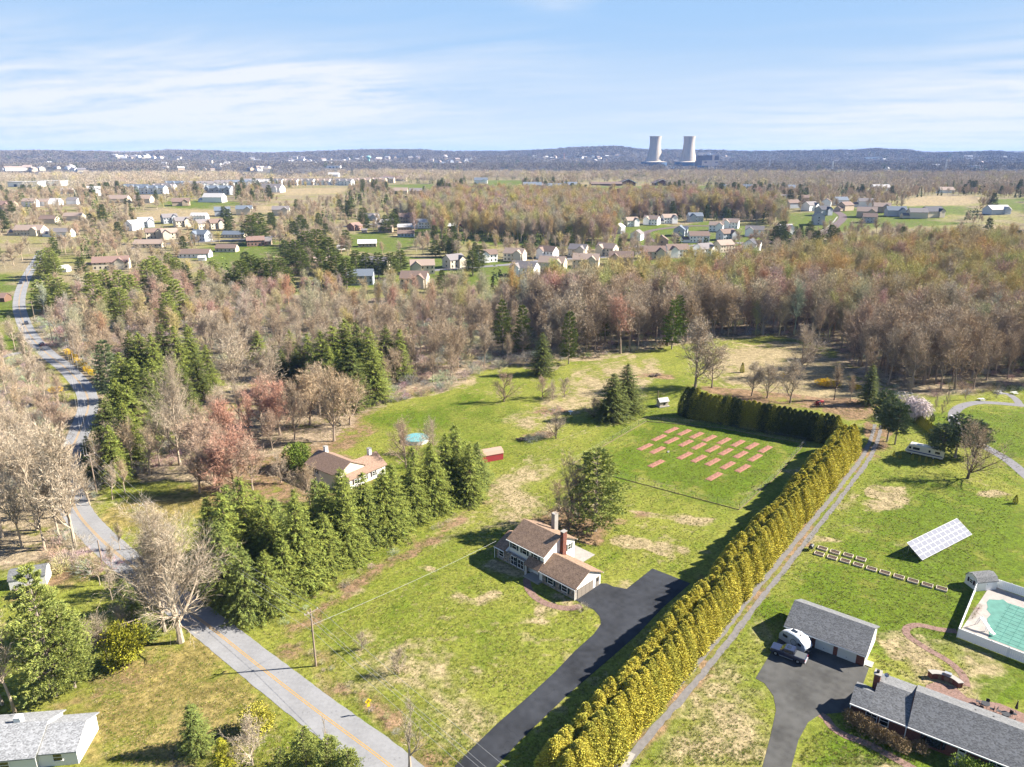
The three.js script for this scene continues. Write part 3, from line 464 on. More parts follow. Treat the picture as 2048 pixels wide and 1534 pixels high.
// arborvitae: one tight flame of upright sprays
function arbor(seed, { H = 7, R: RAD = 1.15, n = 9000, point = 2.2, leaf = 0.175 } = {}) {
  const R = rngOf(seed), f = new Soup(), t = new Soup();
  t.tube(V(0, 0, 0), V(0, H * 0.9, 0), 0.12, 0.02, 5, [1, 1, 1]);
  const ph = R() * 6, lob = 3 + Math.floor(R() * 3);
  for (let i = 0; i < n; i++) {
    const k = Math.pow(R(), 1.25), az = R() * 6.283, rad = RAD * Math.pow(1 - Math.pow(k, point), 0.9) * (1 + 0.08 * Math.sin(az * lob + ph + k * 9)) * (0.72 + 0.32 * R()) * (0.82 + 0.18 * ss(0, 0.1, k)), p = V(Math.cos(az) * rad, 0.1 + k * (H - 0.25), Math.sin(az) * rad);
    const d = V(Math.cos(az) * 0.55, 0.75, Math.sin(az) * 0.55).addScaledVector(dirOf(R), 0.7).normalize(), sd = dirOf(R).cross(d).normalize();
    f.leaf(p, d, leaf * (0.6 + 0.8 * R()), leaf * 0.42, sd, vary(R, [1, 1, 1], 0.5));
  }
  return { trunk: t.geo(), crown: f.geo(), H };
}
// a leafy or twiggy mound built of lobes; hang > 0 lets the sprays weep
function mound(seed, { H = 2.5, R: RAD = 1.6, n = 1600, leaf = 0.22, slim = 0.6, lobes = 7, hang = 0, stems = 6, lift = 0, upright = 0.3 } = {}) {
  const R = rngOf(seed), f = new Soup(), t = new Soup(), L = [];
  for (let i = 0; i < lobes; i++) { const a = R() * 6.283, q = Math.sqrt(R()) * 0.62 * RAD; L.push([V(Math.cos(a) * q, lift + (H - lift) * (0.35 + 0.3 * R()), Math.sin(a) * q), RAD * (0.42 + 0.25 * R()), (H - lift) * (0.3 + 0.12 * R())]); }
  for (let i = 0; i < stems; i++) { const a = R() * 6.283, q = RAD * 0.5 * R(); t.tube(V(Math.cos(a) * 0.15, 0, Math.sin(a) * 0.15), V(Math.cos(a) * q, H * (0.45 + 0.3 * R()), Math.sin(a) * q), 0.03 + H * 0.012, 0.01, 4, [1, 1, 1]); }
  for (let i = 0; i < n; i++) {
    const [c, r, h] = L[Math.floor(R() * lobes)], u = dirOf(R), m = 0.72 + 0.32 * R(), p = V(c.x + u.x * r * m, Math.max(0.04, c.y + u.y * h * m), c.z + u.z * r * m), d = u.clone().add(V(0, upright - hang * 2.2, 0)).addScaledVector(dirOf(R), 0.6).normalize();
    f.leaf(p, d, leaf * (0.6 + 0.8 * R()) * (1 + hang * 2), leaf * slim, dirOf(R).cross(d).normalize(), vary(R, [1, 1, 1], 0.3));
  }
  return { trunk: t.geo(), crown: f.geo(), H };
}
const leafy = (rgb) => new THREE.MeshPhysicalMaterial({ specularIntensity: 0.25, color: new THREE.Color().setRGB(...rgb), vertexColors: true, roughness: 0.9, side: THREE.DoubleSide });
const bark = leafy([0.24, 0.20, 0.165]), barkPale = leafy([0.33, 0.29, 0.24]), barkDark = leafy([0.085, 0.068, 0.056]), barkBrown = leafy([0.15, 0.105, 0.075]);
const TWIG = { grey: leafy([0.335, 0.305, 0.25]), brown: leafy([0.315, 0.27, 0.205]), tan: leafy([0.35, 0.295, 0.21]), red: leafy([0.40, 0.25, 0.20]), olive: leafy([0.36, 0.33, 0.155]), pale: leafy([0.35, 0.32, 0.265]), pink: leafy([0.325, 0.262, 0.212]) };
const LEAF = { spruce: leafy([0.135, 0.158, 0.030]), spruceDark: leafy([0.080, 0.095, 0.022]), pine: leafy([0.235, 0.265, 0.068]), pineBlue: leafy([0.120, 0.150, 0.066]), gold: leafy([0.400, 0.350, 0.052]), goldDark: leafy([0.320, 0.295, 0.046]), yellowGreen: leafy([0.230, 0.225, 0.022]), bright: leafy([0.120, 0.165, 0.025]), russet: leafy([0.18, 0.13, 0.07]), blossom: leafy([0.52, 0.44, 0.43]), forsythia: leafy([0.56, 0.37, 0.015]), redbush: leafy([0.20, 0.035, 0.028]), hemlock: leafy([0.120, 0.145, 0.034]) };

const SHAPE = {
  bare: [11, 12, 13, 14].map((s, i) => bareTree(s, { H: 20, clear: 0.28, spread: 0.72 + 0.06 * i, limbs: 11, tw: 0.07 })),
  forest: [21, 22, 23, 24].map((s) => bareTree(s, { H: 22, clear: 0.42, spread: 0.62, r: 0.3, limbs: 9, up: 0.22, twigs: 2, tw: 0.065, stout: 1.75 })),
  round: [31, 32].map((s) => bareTree(s, { H: 12, clear: 0.15, spread: 0.95, r: 0.24, limbs: 12, up: 0.16, tw: 0.035, twigs: 8 })),
  small: [41, 42].map((s) => bareTree(s, { H: 6, clear: 0.1, spread: 0.9, r: 0.11, limbs: 9, up: 0.12, tw: 0.022, twigs: 6 })),
  great: [51].map((s) => bareTree(s, { H: 24, clear: 0.24, spread: 0.82, r: 0.5, limbs: 15, up: 0.14, tw: 0.03, twigs: 6, thick: 1 })),
  snag: [61].map((s) => bareTree(s, { H: 11, clear: 0.2, spread: 0.6, r: 0.24, limbs: 7, up: 0.35, tw: 0.02, twigs: 1 })),
  spruce: [71, 72, 73, 74].map((s, i) => spruce(s, { R: 3.6 + 0.4 * i })),
  pine: [81, 82, 83].map((s) => pine(s)),
  pineCone: [85].map((s) => pine(s, { H: 22, R: 6.2, tiers: 17, open: 0.08, round: 0.8, tuft: 0.45 })),
  pineRound: [91, 92].map((s) => pine(s, { H: 12, R: 4.4, tiers: 9, open: 0.3, round: 0.42, tuft: 0.5 })),
  arbor: [101, 102, 103, 104].map((s) => arbor(s)),
  shrub: [111, 112, 113].map((s) => mound(s)),
  dome: [121, 122].map((s) => mound(s, { H: 6, R: 3, n: 4200, leaf: 0.34, lobes: 11 })),
  weep: [131].map((s) => mound(s, { H: 7, R: 4.2, n: 5200, leaf: 0.4, slim: 0.28, hang: 0.7, lobes: 12, lift: 1 })),
  brush: [141, 142, 143].map((s) => mound(s, { H: 2.6, R: 2, n: 420, leaf: 1.0, slim: 0.035, lobes: 5, stems: 9, upright: 0.8 })),
};
// one plant as a thing: a trunk and a crown
function plant(name, shape, variant, pos, height, crownMat, trunkMat, label, category, group, wide = 1, yaw) {
  const list = SHAPE[shape], s = list[variant % list.length], g = thing(name, label, category, pos, yaw ?? (variant * 2.399 + pos.x) % 6.283, group), k = height / s.H;
  g.scale.set(k * wide, k, k * wide); part(g, 'trunk', s.trunk, trunkMat); part(g, 'crown', s.crown, crownMat); return g;
}
// the same plants by the hundred, beyond the count of single ones
function mass(parent, name, geo, mat, list) {
  const m = new THREE.InstancedMesh(geo, mat, list.length), q = new THREE.Quaternion(), Y = V(0, 1, 0), T = new THREE.Matrix4(), c = new THREE.Color();
  list.forEach((e, i) => { m.setMatrixAt(i, T.compose(e.p, q.setFromAxisAngle(Y, e.yaw), V(e.s * (e.w ?? 1), e.s, e.s * (e.w ?? 1)))); m.setColorAt(i, c.setRGB(...e.c)); });
  m.name = name; m.userData = { kind: 'stuff' }; parent.add(m); return m;
}

// ------------------------------------------------------------------ building parts
const UNIT = new THREE.BoxGeometry(1, 1, 1);
function boxPart(parent, name, mat, x0, x1, y0, y1, z0, z1) { const m = part(parent, name, UNIT, mat); m.scale.set(x1 - x0, y1 - y0, z1 - z0); m.position.set((x0 + x1) / 2, (y0 + y1) / 2, (z0 + z1) / 2); return m; }
// a window: frame with pane, glazing bars and shutters below it; side 'f' front (+z), 'b' back, 'r' right (+x), 'l' left
const frameGeo = {};
function windowOn(parent, side, x, y, z, w, h, shutter, mat = M.trim, bars = true) {
  const key = w + '_' + h; frameGeo[key] ??= merge(box(w + 0.16, 0.09, 0.1, 0, h / 2, 0), box(w + 0.16, 0.09, 0.14, 0, -h / 2, 0.02), box(0.09, h, 0.1, -w / 2, 0, 0), box(0.09, h, 0.1, w / 2, 0, 0));
  const f = part(parent, 'window', frameGeo[key], mat); f.position.set(x, y, z); f.rotation.y = { f: 0, b: Math.PI, r: Math.PI / 2, l: -Math.PI / 2 }[side];
  boxPart(f, 'pane', M.glass, -w / 2, w / 2, -h / 2, h / 2, -0.02, 0.03);
  if (bars) { boxPart(f, 'glazing_bar', mat, -w / 2, w / 2, -0.03, 0.03, 0.03, 0.05); if (w > 1.4) boxPart(f, 'glazing_bar', mat, -0.03, 0.03, -h / 2, h / 2, 0.031, 0.052); }
  if (shutter) for (const s of [-1, 1]) boxPart(f, 'shutter', shutter, s < 0 ? -w / 2 - 0.52 : w / 2 + 0.09, s < 0 ? -w / 2 - 0.09 : w / 2 + 0.52, -h / 2 - 0.05, h / 2 + 0.05, -0.02, 0.05);
  return f;
}
function panelDoor(parent, name, side, x, z, w, h, mat, rows, cols, y0 = 0) {   // a sectional door of raised panels
  const g = [box(w, h, 0.08, 0, h / 2, 0)]; const m = part(parent, name, merge(g), mat); m.position.set(x, y0, z); m.rotation.y = { f: 0, b: Math.PI, r: Math.PI / 2, l: -Math.PI / 2 }[side];
  for (let i = 0; i < rows; i++) for (let j = 0; j < cols; j++) boxPart(m, 'panel', mat, -w / 2 + w * j / cols + 0.06, -w / 2 + w * (j + 1) / cols - 0.06, h * i / rows + 0.05, h * (i + 1) / rows - 0.05, 0.04, 0.065);
  return m;
}
const V2 = (x, z) => new THREE.Vector3(x, 0, z);

// ------------------------------------------------------------------ the two-storey house with the stone front
{
  const h = thing('colonial_house', 'two-storey white house with stone ground floor, brown roof and attached garage beside the dark driveway', 'house', V2(12.02, -116.53), -0.7797);
  part(h, 'wall', gableWalls(-18.7, -9, -1, -10.4, 5.25, 7.65), M.sidingWhite, 'white sided two-storey block');
  part(h, 'wall', gableWalls(-21.6, -18.72, -0.3, -8, 2.65, 4.45), M.sidingWhite, 'low wing at the far end');
  part(h, 'wall', gableWalls(-9.3, 0, 0, -7.7, 2.65, 4.6), M.sidingWhite, 'garage block');
  part(h, 'stone_facing', merge(slab(-21.66, -12.9, 0, 2.55, -0.62, -0.2), slab(-21.7, -21.55, 0, 2.55, -3, -0.25)), M.stone, 'mixed field stone veneer');
  part(h, 'stone_facing', slab(-8.4, 0.02, 0, 2.5, -0.3, 0.12), M.stone, 'mixed field stone veneer on the garage front');
  const roof = part(h, 'roof', gableRoof(-19.05, -8.65, -0.55, -10.85, 5.1, 7.72), M.shingleBrown);
  part(h, 'roof', gableRoof(-22, -19.06, 0.15, -8.4, 2.5, 4.5), M.shingleBrown, 'roof of the low wing');
  part(h, 'roof', gableRoof(-8.95, 0.35, 0.5, -8.1, 2.5, 4.68), M.shingleBrown, 'garage roof');
  const porch = extrude([[0.75, 2.45], [-1.05, 3.75], [-1.05, 3.9], [0.75, 2.6]], 3.9); porch.rotateY(-Math.PI / 2); porch.translate(-8.96, 0, 0);
  part(h, 'porch_roof', metreUV(porch), M.shingleBrown);
  for (const [a, b, z, y] of [[-19.05, -8.65, -0.5, 5.08], [-22, -19.06, 0.2, 2.48], [-12.9, 0.35, 0.55, 2.44]]) boxPart(h, 'gutter', M.trim, a, b, y - 0.05, y + 0.12, z, z + 0.12);
  for (const z of [-10.96, -8.2]) boxPart(h, 'gutter', M.trim, z < -9 ? -19.05 : -8.95, z < -9 ? -8.65 : 0.35, z < -9 ? 5.03 : 2.43, z < -9 ? 5.2 : 2.6, z, z + 0.11);
  for (const x of [-21.9, -12.75, -0.06]) boxPart(h, 'downspout', M.trim, x, x + 0.1, 0, 2.45, 0.14, 0.24);
  const ch = part(h, 'chimney', slab(-9, -8.2, 0, 8.75, -6.9, -5.8), M.brick, 'red brick chimney on the gable end'); boxPart(ch, 'chimney_cap', M.concrete, -9.08, -8.12, 8.75, 8.87, -6.98, -5.72);
  const c2 = part(h, 'chimney', slab(-14.4, -13.5, 5, 9.5, -10.3, -9.2), M.concrete, 'tall grey stuccoed chimney'); boxPart(c2, 'chimney_cap', M.stone, -14.48, -13.42, 9.5, 9.62, -10.38, -9.12);
  for (const x of [-17.2, -14.3, -11.2]) windowOn(h, 'f', x, 4.15, -0.97, 1.25, 1.35, M.shutterGreen);
  windowOn(h, 'f', -20.2, 1.5, -0.17, 1.3, 1.3, null);
  windowOn(h, 'f', -16.6, 1.35, -0.17, 1.5, 1.9, null); windowOn(h, 'f', -14.6, 1.35, -0.17, 1.7, 1.9, M.shutterGreen);
  for (const x of [-6.2, -2.6]) windowOn(h, 'f', x, 1.4, 0.15, 1.4, 1.3, M.shutterGreen);
  windowOn(h, 'r', -8.97, 4.2, -8.7, 0.95, 1.3, M.shutterGreen);
  windowOn(h, 'b', -12, 4.1, -10.42, 1.2, 1.3, null); windowOn(h, 'b', -17, 4.1, -10.42, 1.2, 1.3, null); windowOn(h, 'b', -16, 1.4, -10.42, 1.8, 1.4, null);
  windowOn(h, 'l', -21.62, 1.5, -5, 1.2, 1.3, null);
  const fd = part(h, 'front_door', box(1, 2.1, 0.1, -9.8, 1.4, -0.92), M.shutterDark); boxPart(fd, 'door_frame', M.trim, -10.42, -10.32, 0.35, 2.5, -0.97, -0.84);
  panelDoor(h, 'garage_door', 'r', 0.05, -2.9, 4.8, 2.15, M.doorTaupe, 4, 4);
  const sd = part(h, 'side_door', box(0.09, 2.05, 0.9, 0.04, 1.03, -6.7), M.doorTaupe); boxPart(sd, 'door_glass', M.glass, 0.08, 0.1, 1.1, 1.9, -7, -6.4);
  boxPart(h, 'garage_door_frame', M.trim, -0.02, 0.09, 2.15, 2.3, -5.45, -0.35);
  boxPart(h, 'stoop', M.concrete, -12.2, -8.45, 0, 0.32, -1, 1.25); boxPart(h, 'stoop_step', M.concrete, -12.6, -12.2, 0, 0.16, -0.4, 1.2);
  boxPart(h, 'porch_post', M.trim, -12.7, -12.58, 0.02, 2.5, 0.5, 0.62);
  const pat = structure('patio', slab(-13.1, -7.4, 0.02, 0.1, -15.4, -10.5), M.concrete); pat.position.copy(h.position); pat.rotation.y = h.rotation.y;
}
// ------------------------------------------------------------------ the neighbour's house behind the spruces
{
  const h = thing('neighbour_house', 'cream house with tan roof and two white chimneys behind the spruce row', 'house', V2(-53.9, -170.7), -0.6575);
  part(h, 'wall', gableWalls(0.3, 13, 0, -8.6, 4.35, 6.6), M.sidingCream); part(h, 'roof', gableRoof(-0.1, 13.2, 0.5, -9.1, 4.1, 6.65), M.shingleTan);
  const w = gableWalls(-2.6, 9.4, 3.6, -3.6, 2.8, 5.3); w.rotateY(Math.PI / 2); w.translate(10.6, 0, -5.2); part(h, 'wall', metreUV(w), M.sidingWhite, 'white gabled wing');
  const r = gableRoof(-3, 9.8, 4.1, -4.1, 2.55, 5.35); r.rotateY(Math.PI / 2); r.translate(10.6, 0, -5.2); part(h, 'roof', metreUV(r), M.shingleTan, 'roof of the gabled wing');
  for (const [x, z, y] of [[2.4, -4.9, 8], [10.6, -12.6, 7]]) { const c = part(h, 'chimney', slab(x - 0.45, x + 0.45, 3, y, z - 0.45, z + 0.45), M.white); boxPart(c, 'chimney_cap', M.concrete, x - 0.55, x + 0.55, y, y + 0.12, z - 0.55, z + 0.55); }
  for (const x of [1.7, 2.75, 3.8]) windowOn(h, 'f', x + 0.4, 3.3, 0.03, 0.9, 1.2, x === 1.7 || x === 3.8 ? M.shutterDark : null);
  windowOn(h, 'f', 2.6, 1.3, 0.03, 1.6, 1.2, M.shutterDark);
  for (const x of [9.1, 12.2]) windowOn(h, 'f', x, 1.7, -2.57, 0.9, 1.3, M.shutterDark);
  for (const z of [-4.5, -7.5, -10.5]) windowOn(h, 'r', 14.23, 1.5, z, 0.95, 1.2, M.shutterDark);
}
// ------------------------------------------------------------------ the long brick ranch house
{
  const h = thing('ranch_house', 'long brick ranch house under a stepped grey shingle roof', 'house', V2(50.88, -87.46), -0.6237);
  part(h, 'wall', slab(0.1, 2.74, 0, 2.6, -4.3, 0.3), M.brick); part(h, 'wall', gableWalls(7.6, 26, 0.3, -8.7, 2.6, 5), M.brick);
  part(h, 'wall', gableWalls(2.76, 7.58, 0.3, -8.4, 2.5, 4.25), M.brick);
  const low = extrude([[0.8, 2.45], [-2, 3.72], [-4.6, 2.6], [-4.6, 2.75], [-2, 3.9], [0.8, 2.62]].map(([z, y]) => [-z, y]), 2.75); low.rotateY(Math.PI / 2); part(h, 'roof', metreUV(low), M.shingleGrey, 'low end of the roof');
  part(h, 'roof', gableRoof(2.72, 7.7, 0.85, -9.2, 2.42, 4.4), M.shingleGrey); part(h, 'roof', gableRoof(7.72, 26.4, 1, -9.4, 2.5, 5.05), M.shingleGrey, 'highest length of the roof');
  for (const [a, b, z, y] of [[0, 2.74, 0.8, 2.5], [2.74, 7.7, 0.87, 2.46], [7.72, 26.4, 1.02, 2.54]]) boxPart(h, 'gutter', M.trim, a, b, y - 0.08, y + 0.1, z, z + 0.12);
  for (const [x, z] of [[0.05, 0.35], [7.5, 0.35]]) boxPart(h, 'downspout', M.trim, x, x + 0.12, 0, 2.45, z, z + 0.12);
  const c = part(h, 'chimney', slab(2.1, 2.95, 0, 5.6, -5.2, -3.9), M.brick); boxPart(c, 'chimney_cap', M.concrete, 2, 3.05, 5.6, 5.75, -5.3, -3.8); part(c, 'flue', cyl(0.22, 0.2, 0.45, 2.5, 5.75, -4.5), M.darkMetal);
  const dish = new THREE.SphereGeometry(0.42, 14, 6, 0, 6.283, 0, 0.9); dish.rotateX(-2.3); dish.translate(3.6, 5.1, -5.6); const dm = part(h, 'satellite_dish', dish.toNonIndexed(), M.metal); part(dm, 'dish_arm', bar([3.6, 4.3, -5.4], [3.6, 4.9, -5.5], 0.03), M.darkMetal);
  windowOn(h, 'f', 3, 1.45, 0.34, 1.5, 1.5, null); windowOn(h, 'f', 4.7, 1.45, 0.34, 1.2, 1.5, null);
  const bay = part(h, 'bay_window', extrude([[9.4, -0.3], [9.9, -0.9], [12.1, -0.9], [12.6, -0.3]], 1.7).rotateX(Math.PI / 2).translate(0, 2.35, 0), M.trim);
  bay.geometry = metreUV(bay.geometry); boxPart(bay, 'pane', M.glass, 10.05, 11.95, 0.85, 2.2, 0.86, 0.93);
  for (const [a, b] of [[9.42, 9.9], [12.1, 12.58]]) { const p = part(bay, 'pane', box(0.55, 1.3, 0.05, 0, 0, 0), M.glass); p.position.set((a + b) / 2, 1.5, 0.63); p.rotation.y = a < 10 ? -0.86 : 0.86; }
  const fd = part(h, 'front_door', box(1, 2.1, 0.1, 14.5, 1.2, 0.35), M.doorWhite); boxPart(fd, 'door_glass', M.glass, 14.15, 14.85, 1.55, 2.1, 0.4, 0.42); boxPart(h, 'door_step', M.concrete, 13.6, 15.6, 0, 0.15, 0.35, 1.6);
  for (const x of [18.5, 22]) windowOn(h, 'f', x, 1.5, 0.34, 1.6, 1.3, null);
  for (const x of [11, 16, 21]) windowOn(h, 'b', x, 1.5, -8.74, 1.6, 1.3, null);
  for (const x of [15.2, 17.4]) part(h, 'roof_vent', cyl(0.12, 0.12, 0.4, x, 4.1, -5.9, 8), M.darkMetal);
}
// ------------------------------------------------------------------ the detached garage
{
  const h = thing('detached_garage', 'brick garage with grey shingle roof and white overhead doors at the parking court', 'garage', V2(58.1, -98.04), -0.6598);
  part(h, 'wall', gableWalls(-12.6, -0.02, 0, -8.1, 2.8, 4.85), M.brick); boxPart(h, 'end_wall', M.trim, -0.02, 0.06, 0, 2.7, -8.1, 0);
  const ge = extrude([[0, 2.7], [8.1, 2.7], [4.05, 4.8]], 0.08); ge.rotateY(Math.PI / 2); ge.translate(-0.02, 0, 0); part(h, 'gable_end', metreUV(ge), M.sidingWhite);
  part(h, 'roof', gableRoof(-12.95, 0.3, 0.95, -9, 2.5, 4.95), M.shingleGrey);
  boxPart(h, 'fascia', M.trim, -12.95, 0.3, 2.42, 2.62, 0.96, 1.02);
  for (const x of [-9.9, -6.3, -2.7]) { const d = panelDoor(h, 'overhead_door', 'f', x, 0.03, 2.9, 2.1, M.doorWhite, 4, 1); boxPart(d, 'door_handle', M.darkMetal, -0.06, 0.06, 0.5, 0.6, 0.065, 0.1); }
  windowOn(h, 'r', 0.09, 1.5, -4.2, 0.9, 1, null);
  boxPart(h, 'corner_board', M.trim, -12.66, -12.5, 0, 2.2, 0.01, 0.12);
  structure('door_slab', slab(0.1, 1.2, 0.02, 0.12, -2, -0.4), M.concrete).position.copy(h.position); scene.children.at(-1).rotation.y = h.rotation.y;
}
// ------------------------------------------------------------------ sheds with gambrel roofs
function gambrelShed(name, label, pos, yaw, w, d, h, wallMat, roofMat, extra) {
  const g = thing(name, label, 'shed', pos, yaw), e = h * 0.62, k = h * 0.86, T = 0.08;                 // ridge runs along x
  const wall = extrude([[-d / 2, 0], [d / 2, 0], [d / 2, e], [d * 0.33, k], [0, h], [-d * 0.33, k], [-d / 2, e]], w); wall.rotateY(Math.PI / 2); wall.translate(-w / 2, 0, 0); part(g, 'wall', metreUV(wall), wallMat);
  const o = 0.1, roof = extrude([[-d / 2 - o, e - 0.06], [-d * 0.33, k + 0.01], [0, h + 0.01], [d * 0.33, k + 0.01], [d / 2 + o, e - 0.06], [d / 2 + o, e + T], [d * 0.33 + 0.02, k + T + 0.03], [0, h + T + 0.02], [-d * 0.33 - 0.02, k + T + 0.03], [-d / 2 - o, e + T]], w + 0.3); roof.rotateY(Math.PI / 2); roof.translate(-w / 2 - 0.15, 0, 0); part(g, 'roof', metreUV(roof), roofMat);
  extra?.(g); return g;
}
{
  const p = at(1944, 1180); p.y = 0; const o = new THREE.Vector3(78.05, 0, -105.56), yaw = -0.7966, local = (x, z) => new THREE.Vector3(o.x + x * Math.cos(yaw) + z * Math.sin(yaw), 0, o.z - x * Math.sin(yaw) + z * Math.cos(yaw));
  gambrelShed('pool_shed', 'white gambrel pool shed with grey roof at the fence corner', local(-1.5, -20.9), yaw + 0.95, 4.3, 3.1, 3, M.sidingWhite, M.shingleGrey, (g) => { windowOn(g, 'l', -2.18, 1.35, 0, 0.8, 0.8, M.shutterDark); const d = part(g, 'shed_door', box(1.3, 1.75, 0.06, 0.4, 0.9, 1.58), M.trim); boxPart(d, 'hinge', M.darkMetal, -0.2, 0, 1.4, 1.46, 1.61, 1.63); });
  // swimming pool under its winter cover, inside a vinyl fence
  const deck = structure('pool_deck', slab(-0.1, 22, 0, 0.05, -22.6, -0.4), M.deck); deck.position.copy(o); deck.rotation.y = yaw;
  const cov = new THREE.Shape(); [[3.9, -3.6], [3.85, -4.5], [3.2, -7], [2.3, -9.8], [2.45, -11.7], [1.5, -12.9], [1.45, -14], [0.9, -15.4], [0.95, -16.9], [2.3, -18], [2.8, -18.8], [3.7, -18.1], [6.3, -18.4], [14, -18.8], [15, -12], [14, -4]].forEach(([x, z], i) => i ? cov.lineTo(x, -z) : cov.moveTo(x, -z));
  const pool = thing('swimming_pool', 'swimming pool under a green mesh winter cover', 'pool', o, yaw), cg = new THREE.ShapeGeometry(cov); cg.rotateX(-Math.PI / 2); cg.translate(0, 0.075, 0);
  part(pool, 'pool_cover', metreUV(cg.toNonIndexed()), std([1, 1, 1], { map: texture(256, (u, v, i, j) => { const k = 1 + 0.1 * hash(i, j) + 0.12 * tnoise(u, v, 6); return [0.072 * k, 0.175 * k, 0.145 * k]; }, 4) }));
  const strapM = std([0.04, 0.135, 0.115]); for (let i = 0; i < 11; i++) boxPart(pool, 'cover_strap', strapM, 3.9, 14.4, 0.08, 0.1, -4.6 - i * 1.3, -4.56 - i * 1.3);
  for (let i = 0; i < 8; i++) boxPart(pool, 'cover_strap', strapM, 4.2 + i * 1.3, 4.24 + i * 1.3, 0.081, 0.103, -18.2, -4);
  const slide = thing('pool_slide', 'white curved pool slide with ladder on the pool deck', 'slide', local(3, -5.6), yaw - 0.5);
  const sl = extrude([[-1.3, 1.95], [-0.6, 1.75], [0.4, 1.05], [1.3, 0.62], [1.75, 0.55], [1.75, 0.42], [1.25, 0.46], [0.3, 0.9], [-0.65, 1.6], [-1.3, 1.8]], 0.6); sl.translate(0, 0, -0.3); part(slide, 'chute', sl, M.white);
  for (const z of [-0.32, 0.32]) { part(slide, 'ladder_rail', bar([-1.9, 0, z], [-1.25, 2.2, z], 0.035), M.metal); part(slide, 'support_leg', bar([0.2, 0, z * 0.7], [0.2, 1.1, z * 0.7], 0.06), M.white); part(slide, 'chute_edge', bar([-1.3, 2, z], [0.4, 1.18, z], 0.05), M.white); }
  for (let i = 1; i < 6; i++) part(slide, 'rung', bar([-1.9 + 0.108 * i, 0.36 * i, -0.32], [-1.9 + 0.108 * i, 0.36 * i, 0.32], 0.03), M.metal);
  // fence boards, one by one
  const fence = (label, a, b) => {
    const f = thing('vinyl_fence', label, 'fence', local(...a), Math.atan2(-(local(...b).z - local(...a).z), local(...b).x - local(...a).x)), L = Math.hypot(b[0] - a[0], b[1] - a[1]), n = Math.round(L / 0.3);
    const board = box(0.285, 1.62, 0.03);
    for (let i = 0; i < n; i++) { const m = part(f, 'board', board, M.vinyl); m.position.set((i + 0.5) * L / n, 0.93, 0); }
    for (const y of [0.14, 1.76]) boxPart(f, 'rail', M.vinyl, 0, L, y - 0.07, y + 0.07, -0.035, 0.035);
    for (let i = 0; i <= Math.round(L / 2.4); i++) { const x = i * L / Math.round(L / 2.4), q = boxPart(f, 'post', M.vinyl, x - 0.065, x + 0.065, 0, 1.92, -0.065, 0.065); const cap = part(q, 'post_cap', new THREE.ConeGeometry(0.75, 0.06, 4, 1).rotateY(Math.PI / 4), M.vinyl); cap.position.y = 0.53; }
  };
  fence('white vinyl pool fence along the lawn side nearest the ranch house', [0, 0], [20, -0.6]); fence('white vinyl pool fence running from corner post to the pool shed', [0, -0.02], [-1.6, -17.9]); fence('white vinyl pool fence behind the pool, beyond the shed', [0.7, -22.6], [20, -23.4]);
  gambrelShed('red_shed', 'red gambrel shed with pale tan roof alone on the lawn', (() => { const q = at(978, 918); return q; })(), 0.42, 7.2, 3.6, 3.1, M.redPaint, std([0.30, 0.20, 0.15]), (g) => { const d = part(g, 'shed_door', box(0.06, 1.9, 1.7, -3.64, 0.97, 0), M.redPaint); boxPart(d, 'door_trim', M.trim, -3.69, -3.66, 0, 1.95, -0.05, 0.05); });
  gambrelShed('white_shed', 'white gambrel shed with grey roof in the yard by the road bend', at(63, 1164), 0.35, 6.2, 4, 3.3, M.sidingWhite, M.shingleGrey, (g) => { windowOn(g, 'r', 3.12, 1.5, 0.7, 0.7, 0.7, null); const d = part(g, 'shed_door', box(0.06, 1.8, 1.3, 3.13, 0.92, -0.8), M.trim); boxPart(d, 'hinge', M.darkMetal, 3.17, 3.19, 1.4, 1.48, -1.3, -1); });
}
// the grey-roofed house whose corner shows at the bottom of the picture
{
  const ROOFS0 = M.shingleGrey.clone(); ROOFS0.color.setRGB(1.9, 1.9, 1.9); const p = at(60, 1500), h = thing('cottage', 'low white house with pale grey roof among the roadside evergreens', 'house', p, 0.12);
  part(h, 'wall', gableWalls(-9, 3, 4, -4, 2.7, 4.6), M.sidingWhite); part(h, 'roof', gableRoof(-9.3, 3.3, 4.5, -4.5, 2.5, 4.7), ROOFS0);
  part(h, 'wall', gableWalls(3, 8, 3.4, -3, 2.6, 4.1), M.sidingWhite, 'lower end of the house'); part(h, 'roof', gableRoof(3.32, 8.3, 3.9, -3.5, 2.4, 4.2), ROOFS0, 'lower end of the roof');
  boxPart(h, 'chimney', M.white, -1.2, -0.3, 3.5, 5.6, -0.9, 0); for (const x of [-6, -1, 5.5]) windowOn(h, 'f', x, 1.5, x > 3 ? 3.44 : 4.04, 1.2, 1.2, null);
}

